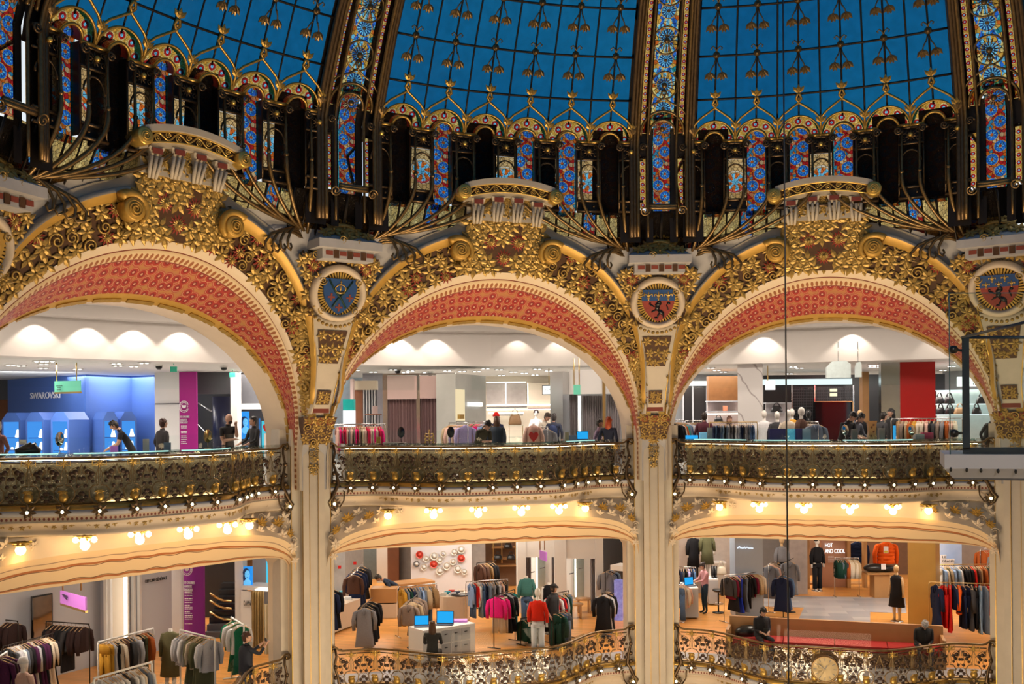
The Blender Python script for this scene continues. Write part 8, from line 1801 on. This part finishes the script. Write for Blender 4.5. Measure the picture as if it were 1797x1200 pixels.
# cash desk with seated assistant
r, f4, L4 = desk(744, 1168, 835, 1152, .92, .75, 'white', 'white cash desk with drawers behind the lower middle balustrade', 'cash_desk')
for k in range(3):
    for j in range(2): q = MB(); p0 = np.array(f4(L4*(.42+.19*k), -.01, LF+.68-.3*j)); q.box(p0, (.01, .01, .01)); q.V = []; q.F = []; q.n = 0; q.M = []; q.UV = []; q.sm = []; a_ = np.array(f4(L4*(.345+.19*k), -.012, 0)); b_ = np.array(f4(L4*(.52+.19*k), -.012, 0)); q.hexa([(a_[0], a_[1], LF+.52-.36*j), (b_[0], b_[1], LF+.52-.36*j), (b_[0], b_[1]+.01, LF+.52-.36*j), (a_[0], a_[1]+.01, LF+.52-.36*j), (a_[0], a_[1], LF+.84-.36*j), (b_[0], b_[1], LF+.84-.36*j), (b_[0], b_[1]+.01, LF+.84-.36*j), (a_[0], a_[1]+.01, LF+.84-.36*j)]); d_ = q.build('drawer', M['grey'], r); q = MB(); q.tube([(a_*.65+b_*.35)+np.array([0, -.01, LF+.74-.36*j]), (a_*.35+b_*.65)+np.array([0, -.01, LF+.74-.36*j])], .012, 5); q.build('handle', M['black'], d_)
laptop(f4(L4*.52, .3, LF+.92), -.1, 'open laptop with a blue screen on the white cash desk, right of the assistant', .48, .34); laptop(f4(L4*.16, .5, LF+.92), .1, 'blue monitor left of the seated assistant', .40, .26)
q = MB(); q.box(f4(L4*.85, .45, LF+.95), (.5, .26, .05)); tag(q.build('display_tray', M['lilacs']), 'pale display tray at the right end of the white cash desk', 'tray')
person((*gp(757, 25.9), LF), 3.1, 'long haired shop assistant seated with her back turned at the cash desk', (.03, .03, .03), dk, hair=(.10, .04, .015), hairstyle='long', height=1.66, pose='sit', seat=.52, hands=((.15, -.35, .2), (-.15, -.35, .2)))
mannequin((*gp(942, 27.9), LF), 2.9, 'mannequin in a bright red sweater and white trousers', (.80, .03, .01), 'white', garm='sweater', h=1.90)
mannequin((*gp(1108-146, 31), LF), .2, 'headless mannequin in a black sleeveless top behind the person in a cap', 'black', 'black', head=False, garm='vest', h=1.80)
mannequin((*gp(923, 32), LF), 0, 'headless mannequin in a teal patterned cardigan above the denim rail', (.08, .27, .26), 'denim', head=False, garm='jacket', h=1.86)
person((*gp(969, 29.2), LF), .9, 'person in a black cap and dark coat behind the red sweater mannequin', (.02, .022, .028), dk, hair=(.03, .02, .015), hairstyle='cap', extras=('cap', 'jacket'), height=1.78)
# right bay walls
M['gridw'] = tilemat('pinkish_grid_tiles', (.55, .48, .43), (.52, .45, .41), .35, .18, 0, .4)
lw('wall_pink_tiles', 1160, 38, 1292, 38, pm('blush_grid_wall', (.56, .48, .43), .4)); lw('wall_pink_tiles_right', 1385, 37.6, 1416, 37.6, pm('blush_grid_wall2', (.50, .42, .38), .4))
lw('pillar_blue_grey', 1289, 33.2, 1338, 33.2, pm('blue_grey_column', (.33, .40, .50), .35, var=.03), th=.8)
r = empty('shop_name', G3(1313, 33.1, -3.6), 0, 'pale flowing script on the blue grey column', 'sign'); q = MB(); q.tube([at(1295+x, 962-y, 33.1) for x, y in ((0, 0), (2, 2), (4, 3.5), (5, .5), (7, 1.5), (8, 0), (10, 1.5), (11, 0), (13, 2.5), (14, 0), (17, 1.8), (20, .4), (24, .5), (28, .2))], .018, 4); q.build('script', em('script_light', (.8, .9, 1), 1.2), r)
lw('wall_mirror_dark', 1338, 38, 1392, 38, pm('dim_grey_wall', (.22, .20, .19), .4)); lw('wall_shop_back', 1414, 42, 1600, 42, pm('walnut_wall', (.22, .12, .07), .5))
lw('wall_terracotta', 1440, 39, 1486, 39, 'orangew', label=None); r = empty('wall_lettering', G3(1460, 38.9, -3.3), 0, 'white lit capitals on the terracotta panel', 'sign'); text('HOT', 1446, 959.5, 38.85, 7, M['signw'], r, 1459, 38.85); text('AND COOL', 1446, 970, 38.85, 7, M['signw'], r, 1481, 38.85); textlines(r, 1452, 1472, 38.8, [(976, .8, 0, .5), (978.5, .8, 0, .5), (981, .8, .0, .9), (983.5, .8, 0, .8), (986, .8, 0, .8)])
for x0, x1 in ((1414, 1420), (1486, 1492), (1516, 1521)): lw('trim_oak_post', x0, 38.8, x1, 38.8, 'wood', th=.3)
r = empty('oak_shelving', G3(1505, 39.5, LF), 0, 'oak bays with cupboards behind the grey puffer jackets', 'shelving'); q = MB(); vwall(q, 1489, 39.6, 1520, 39.6, LF, zy(1500, 1024, 39.6), .5); q.build('cupboard', M['wood'], r); q = MB(); vwall(q, 1415, 39.6, 1440, 39.6, LF, zy(1500, 1022, 39.6), .5); q.build('cupboard', M['wood'], r)
lw('pillar_gold', 1592, 30.8, 1641, 30.4, 'goldw', th=.8)
r = empty('poster', G3(1663, 35, -4), 0, 'blue snowy poster with black and white lettering at the right', 'poster'); q = MB(); vwall(q, 1641, 35, 1687, 35, LF+.5, LCZ, .08); q.build('panel', pm('snow_blue', (.10, .25, .60), .4, col2=(.55, .65, .85), scale=1.2), r)
for s_, y, x1 in (('LE', 979, 1658), ('GRAND', 986, 1672), ('FROID', 993, 1671)): q = MB(); vwall(q, 1650, 34.9, x1+2, 34.9, zy(1660, y+1.2, 34.9), zy(1660, y-5.6, 34.9), .03); q.build('white_label', M['print'], r); text(s_, 1651, y, 34.85, 4.3, M['prink'], r, x1, 34.85)
lw('wall_right_back', 1687, 37, 1800, 36, pm('greige_wall', (.40, .36, .34), .5)); r = empty('mirror_panel', G3(1757, 28, LF), 0, 'mirror panel reflecting a balustrade beside the right pillar', 'mirror'); q = MB(); vwall(q, 1745, 28.5, 1765, 27.6, LF, zy(1750, 1010, 28), .06); q.build('glass', M['mirror'], r)
q = MB(); z_ = LF+.006; V = [(*FL(1330, 1046), z_), (*FL(1400, 1046), z_), (*FL(1590, 1049), z_), (*FL(1592, 1076), z_), (*FL(1528, 1074), z_), (*FL(1528, 1092), z_), (*FL(1400, 1092), z_), (*FL(1412, 1066), z_), (*FL(1330, 1064), z_)]; q.add(V, [tuple(range(9))[::-1]], 0, None, False); o = q.build('floor_grey_tiles', M['tile']); o['kind'] = 'structure'
# bench
r = empty('curved_bench', (*FL(1460, 1140), LF), 0, 'long bench with an oak back and red cushions behind the right balustrade', 'bench')
B = BAYS[2]; bz = [(-.42, 1.06), (-.36, .46)]
M['redc'] = pm('red_cushion', (.50, .02, .018), .7)
def bxp(u, o): q_ = B.P(u, .02+o, 0); return q_
def bstrip(nm, u0, u1, o0, o1, z0, z1, mat): q = MB(); V = []; [V.extend([(*bxp(u, o0)[:2], LF+z0), (*bxp(u, o1)[:2], LF+z0), (*bxp(u, o1)[:2], LF+z1), (*bxp(u, o0)[:2], LF+z1)]) for u in np.linspace(u0, u1, 9)]; q.add(V, [(i*4+j, i*4+(j+1) % 4, i*4+4+(j+1) % 4, i*4+4+j) for i in range(8) for j in range(4)]+[(0, 1, 2, 3), (35, 34, 33, 32)], 0, None, False); return q.build(nm, M[mat], r)
bstrip('oak_back', -2.6, 2.9, -2.75, -2.65, 0, .98, 'wood'); bstrip('oak_base', -2.5, 2.85, -2.65, -1.9, 0, .34, 'wood')
for u0 in (-2.45, -1.13, .19, 1.51): bstrip('red_cushion', u0, u0+1.30, -2.65, -1.85, .35, .50, 'redc')
for u in (-2.6, 2.85): bstrip('oak_arm', u-.03, u+.05, -2.7, -1.9, 0, .75, 'wood')
pp = B.P(-1.72, -2.2, LF); person(pp, .15, 'person with headphones in a black jacket sitting on the red bench with a phone', (.012, .012, .018), dk, hair=(.012, .01, .01), pose='sit', lean=.12, nod=.35, hands=((.09, -.30, .14), (-.09, -.30, .14)), extras=('headphones', 'jacket', 'phone'), seat=.46)
pp = B.P(2.35, -2.15, LF); person(pp, -.2, 'grey haired person in a black coat hunched over on the red bench', (.012, .013, .016), (.02, .03, .06), hair=(.55, .54, .53), pose='sit', lean=.45, nod=.6, hands=((.08, -.38, .05), (-.08, -.38, .05)), extras=('jacket',), seat=.46)
p = B.P(-2.15, -2.4, LF+.50); r = empty('black_backpack', p, 0, 'black bag lying on the bench beside the person with headphones', 'bag'); q = MB(); loft(q, [(0, 0, 0, .28, .16), (0, 0, .15, .30, .17), (.05, 0, .27, .18, .1)], 12); q.build('body', M['leather'], r, local=True)
# desks and racks of the right bay
r, f5, L5 = desk(1203, 1086, 1227, 1086, 1.0, 1.2, 'grey', 'pale grey cash desk in front of the person in pink', 'cash_desk', top='white'); laptop(f5(L5*.6, .4, LF+1.0), .5, 'blue edged laptop on the grey cash desk', .36, .26)
desk(1245, 1062, 1262, 1062, .9, .8, 'grey', 'grey plinth with a pair of black boots', 'plinth', top='white')
for s in (0, 1): p = at(1252+s*5, 1026, FL(1250, 1062)[1]+.4); q = MB(); loft(q, [(0, 0, 0, .05, .05), (0, 0, .12, .05, .05), (0, 0, .40, .055, .055)], 8); loft(q, [(0, -.07, 0, .045, .12), (0, -.06, .08, .04, .08)], 8); o = q.build('boot', M['leather']); o.location = (p[0], p[1], LF+.9); tag(o, '%s tall black boot on the grey plinth' % ['left', 'right'][s], 'boot', 'pair of boots')
person((*FL(1238, 1076), LF), -1.3, 'woman in a pink jumper and dark jeans standing at the grey cash desk', (.72, .36, .40), (.012, .045, .09), hair=(.03, .015, .01), hairstyle='bun', hands=((.1, -.42, .14), (-.1, -.42, .14)), nod=.35, height=1.68, extras=('glasses',))
p = (*FL(1262, 1075), LF); r = empty('bar_stool', p, 0, 'black swivel stool right of the person in pink', 'stool'); q = MB(); q.lathe([(.001, .03), (.2, .02), (.2, 0)], (0, 0, 0), 16); q.build('base', M['black'], r, local=True); q = MB(); q.tube([(0, 0, .02), (0, 0, .72)], .025, 6); q.build('column', M['black'], r, local=True); q = MB(); q.lathe([(.001, .76), (.19, .78), (.2, .74), (.15, .70), (.001, .70)], (0, 0, 0), 14); q.build('seat', M['black'], r, local=True); q = MB(); q.tube([(.16*math.cos(a), .16*math.sin(a), .3) for a in np.linspace(0, 2*PI, 15)[:-1]], .012, 5, 0, True); q.build('foot_ring', M['chrome'], r, local=True)
R2(1272, 1092, 1341, 1082, 1010, [('jacket', 'charcoal'), ('shirt', 'wine'), ('coat', 'black'), ('top', 'blush'), ('dress', 'blue'), ('trousers', 'charcoal'), ('dress', 'slate'), ('trousers', 'black'), ('shirt', 'black'), ('shirt', 'wine'), ('jacket', 'beige'), ('jacket', 'beige'), ('jacket', 'cream')], ('rail with a bright blue dress in front of the blue grey column', 'the blue dress rail'))
R2(1192, 1062, 1223, 1062, 995, [('shirt', c) for c in ('navy', 'charcoal', 'black', 'lilac', 'navy', 'denim')], ('square steel rail of dark shirts behind the grey cash desk', 'the dark shirt rail'))
R2(1191, 1092, 1202, 1084, 1028, [('trousers', 'denim'), ('shirt', 'cream'), ('shirt', 'blush')], ('rail of denim and cream tops at the left edge of the lower right bay', 'the left denim rail'))
mannequin((*gp(1240, 36.3), LF+.8), .1, 'tall mannequin in an olive hooded coat on a ledge', 'olive', None, garm='coat', hood=True, h=1.9); mannequin((*gp(1216, 36.8), LF+.7), .3, 'mannequin in a black puffer behind the olive coated one', 'black', 'black', garm='coat', h=1.8)
desk(1252, 1044, 1276, 1044, 1.2, .6, 'beigew', 'pale shelf block carrying a cream handbag', 'plinth', top='white'); handbag(1267, 1008, 36.4, .36, .3, pm('cream_leather', (.66, .58, .46), .4), 'cream structured handbag on the pale shelf block')
fr_pic(1209, 1219, 945, 970, 37.6, 'framed drawing on the blush wall behind the olive coat')
mannequin((*gp(1371, 36.4), LF+.3), .2, 'mannequin in a grey sweater and black trousers left of the steel cable', 'grey', 'black', garm='sweater', h=1.95, mat='manw'); mannequin((*gp(1433, 36.5), LF+.3), .3, 'mannequin in a black puffer jacket and black wig beside the terracotta panel', 'black', 'black', garm='jacket', h=1.9, mat='mann', hat='black')
R2(1372, 1090, 1379, 1080, 1012, [('coat', 'navy'), ('coat', 'denim')], ('single stand with a blue trouser suit left of the steel cable', 'the blue suit stand'), mat='iron', style='tee'); R2(1382, 1078, 1394, 1070, 985, [('coat', 'grey')], ('single stand with a large grey coat right of the steel cable', 'the grey coat stand'), mat='iron', style='tee')
R2(1350, 1075, 1362, 1068, 990, [('coat', 'grey'), ('shirt', 'blush'), ('coat', 'taupe')], ('rail of grey coats between the columns', 'the grey coats rail'))
R2(1466, 1047, 1509, 1047, 979, [('puffer', c) for c in ('dgreen', 'dgreen', 'slate', 'dgreen', 'charcoal', 'rust', 'cream', 'cream', 'beige', 'cream', 'beige')], ('rail of green and cream quilted jackets before the terracotta panel', 'the quilted jacket rail'))
for x, c, lab in ((1505, 'navy', 'large navy down jacket hanging in the oak bay'), (1556, 'orange', 'bright orange jacket hanging with a price card')): garment('puffer', c, at(x, 948, 39.4), 0, lab, 'jackets hanging in the back shop', sc=1.35)
r = empty('price_card', at(1556, 967, 39.1), 0, 'white and yellow price card on the orange jacket', 'card'); q = MB(); q.box((0, 0, .05), (.18, .01, .26)); q.build('card', M['print'], r, local=True); q = MB(); q.box((0, -.01, -.02), (.15, .01, .08)); q.build('yellow_patch', pm('yellow', (.8, .6, .05), .4), r, local=True)
p = FL(1545, 1047); r = empty('display_pedestal', (*p, LF), 0, 'oak pedestal with dark quilted jackets laid on top', 'pedestal'); q = MB(); q.box((0, 0, .42), (.55, .5, .84)); q.build('block', M['wood'], r, local=True); q = MB(); q.box((0, 0, .87), (1.1, .7, .05)); q.build('top', M['wood'], r, local=True)
q = MB(); q.ball((-.15, 0, 0), .3, 12, 0, (1.5, .8, .55)); q.ball((.25, 0, -.02), .25, 12, 0, (1.5, .8, .5)); q.box((.05, -.25, .08), (.16, .02, .2), m=1); o = q.build('folded_quilted_jackets', [M['leather'], M['print']]); o.location = (p[0], p[1], LF+1.04); tag(o, 'dark quilted jackets lying on the oak pedestal', 'clothing')
mannequin((*FL(1575, 1090), LF), -.9, 'mannequin with a wooden head in a black off shoulder dress beside the gold pillar', 'black', None, garm='dress', mat='manw', h=1.78)
R2(1632, 1128, 1760, 1134, 1021, [('coat', 'navy'), ('trousers', 'red'), ('trousers', 'red'), ('dress', 'red'), ('jacket', 'navy'), ('shirt', 'orange'), ('trousers', 'navy'), ('trousers', 'navy'), ('coat', 'charcoal'), ('trousers', 'black'), ('dress', 'ldenim'), ('dress', 'slate'), ('shirt', 'red'), ('shirt', 'red')], ('long brass rail of navy and red clothes at the right', 'the navy and red rail'), mat='brass', jit=.5, sc=1.14)
R2(1640, 1098, 1748, 1096, 991, [('shirt' if k % 3 else 'trousers', c) for k, c in enumerate(['white', 'sky', 'cream', 'olive', 'beige', 'sky', 'ldenim', 'ldenim', 'white', 'charcoal', 'black', 'black', 'black', 'black', 'red', 'tan', 'brown', 'tan', 'rust', 'rust', 'brown', 'dgreen', 'olive'])], ('rear brass rail of blue, black and tan clothes under the snowy poster', 'the rear brass rail'), mat='brass')
R2(1722, 1066, 1744, 1064, 963, [('sweater', c) for c in ('rust', 'red', 'rust', 'red', 'rust')], ('far rail of rust red knitwear at the top right of the lower floor', 'the rust knitwear rail'))
R2(1745, 1074, 1775, 1070, 970, [('jacket', c) for c in ('grey', 'olive', 'lgrey', 'olive', 'charcoal')], ('far rail of olive jackets near the right pillar', 'the olive jacket rail'))
# clock on the lower right balustrade
B = BAYS[2]; p = B.P(-.05, Bp(0)+.22, LF+.55); r = empty('clock', p, 0, 'round gold faced clock mounted on the lower right balustrade', 'clock'); Rc = np.stack([np.array([*B.t, 0]), np.array([0, 0, 1.]), np.array([*B.n, 0])], 1)
q = MB(); q.lathe([(.001, .03), (.285, .03)], p, 30, 0, Rc); q.sm = [False]*len(q.sm); q.build('face', pm('clock_face', (.38, .28, .13), .35, .3), r); q = MB(); q.lathe([(.28, -.10), (.315, -.08), (.32, .03), (.29, .06), (.28, .03)], p, 30, 0, Rc, cap=False); q.build('rim', M['bronzeg'], r)
q = MB(); [q.box(p+Rc@np.array([.225*math.cos(k*PI/6), .225*math.sin(k*PI/6), .035]), (.07, .016, .006), Rc@rot2(k*PI/6)) for k in range(12)]; q.build('hour_mark', M['dgrey'], r)
for a, L in ((2.45, .17), (1.15, .11)): q = MB(); q.box(p+Rc@np.array([L*.5*math.cos(a), L*.5*math.sin(a), .042]), (L, .016, .006), Rc@rot2(a)); q.build('hand', M['black'], r)
# ---------------------------------------------------------------- foreground: steel cable and glass walk
q = MB(); c0 = at(1380, 600, 8.0); q.tube([(c0[0], c0[1], -9), (c0[0], c0[1], 12)], .0065, 6); tag(q.build('steel_cable', pm('cable_steel', (.10, .10, .11), .35, .8)), 'thin dark steel cable hanging straight down through the whole view', 'cable')
r = empty('glass_walkway', at(1730, 820, 7.5), 0, 'white walkway end with glass sides and a navy steel post', 'walkway')
Yw = 7.5
def wz(y): return unproj(1700, y)[1]*Yw
def wp(x, Y, z): return np.array([unproj(x, HOR)[0]*Y, Y, z])
xr = 2050
q = MB(); V = [wp(1658, Yw, wz(797)), wp(xr, Yw, wz(801)), wp(xr, Yw+.9, wz(801)), wp(1650, Yw+.9, wz(797)), wp(1658, Yw, wz(822)), wp(xr, Yw, wz(826)), wp(xr, Yw+.9, wz(826)), wp(1650, Yw+.9, wz(822))]; q.hexa([V[4], V[5], V[6], V[7], V[0], V[1], V[2], V[3]])
V2 = [wp(1672, Yw+.08, wz(839)), wp(xr, Yw+.08, wz(846)), wp(xr, Yw+.9, wz(846)), wp(1668, Yw+.9, wz(839))]; q.hexa(V2+[V[4], V[5], V[6], V[7]]); q.build('white_fascia', pm('white_steel', (.62, .63, .70), .35, var=.03), r)
q = MB(); q.hexa([wp(1676, Yw+.14, wz(843)), wp(xr, Yw+.14, wz(852)), wp(xr, Yw+.9, wz(852)), wp(1672, Yw+.9, wz(843))]+V2); q.build('grey_underside', M['dgrey'], r)
for x in (1669, 1697, 1722, 1752, 1783): q = MB(); q.ball(wp(x, Yw-.0, wz(823.5+(x-1669)*.04)), .014, 8, 0, (.8, .5, 1.3)); q.build('fixing_hole', M['black'], r)
M['navys'] = pm('navy_steel', (.035, .055, .10), .35, .4); M['gw'] = glassm('walk_glass', (.84, .93, .90), .25, .01, base=.03); M['ge'] = pm('glass_edge', (.10, .22, .24), .2)
q = MB(); V = [wp(1690, Yw+.10, wz(790)), wp(1703, Yw+.10, wz(790)), wp(1703, Yw+.16, wz(790)), wp(1690, Yw+.16, wz(790))]; q.hexa(V+[v+np.array([0, 0, wz(590)-wz(790)]) for v in V]); q.build('post', M['navys'], r)
q = MB(); q.hexa([wp(1690, Yw+.1, wz(797)), wp(xr, Yw+.1, wz(801)), wp(xr, Yw+.2, wz(801)), wp(1690, Yw+.2, wz(797)), wp(1690, Yw+.1, wz(786)), wp(xr, Yw+.1, wz(789)), wp(xr, Yw+.2, wz(789)), wp(1690, Yw+.2, wz(786))]); q.build('bottom_rail', M['navys'], r)
q = MB(); a, b = wp(1690, Yw+.12, wz(590)), wp(1797+40, Yw-1.2, wz(567)); q.tube([a, wp(xr, Yw+.12, wz(592))], .012, 5); q.tube([a, np.array([b[0], b[1], wz(590)+.02])], .010, 5); q.build('top_rail', M['navys'], r)
q = MB(); q.add([wp(1668, Yw, wz(797)), wp(xr, Yw, wz(801)), wp(xr, Yw, wz(516)), wp(1668, Yw, wz(514))], [(0, 1, 2, 3)], 0, None, False); q.build('front_glass', M['gw'], r)
q = MB(); q.tube([wp(1668, Yw, wz(797)), wp(1668, Yw, wz(514))], .004, 4); q.tube([wp(1668, Yw, wz(514)), wp(xr, Yw, wz(516))], .003, 4); q.build('glass_edge', M['ge'], r)
for y in (613, 760): q = MB(); R_ = frame((0, -1, 0)); q.lathe([(.001, .02), (.028, .02), (.03, 0), (.03, -.02)], wp(1675, Yw, wz(y)), 16, 0, R_); q.tube([wp(1678, Yw+.02, wz(y)), wp(1690, Yw+.12, wz(y))], .010, 6); q.build('point_fixing', M['black'], r)
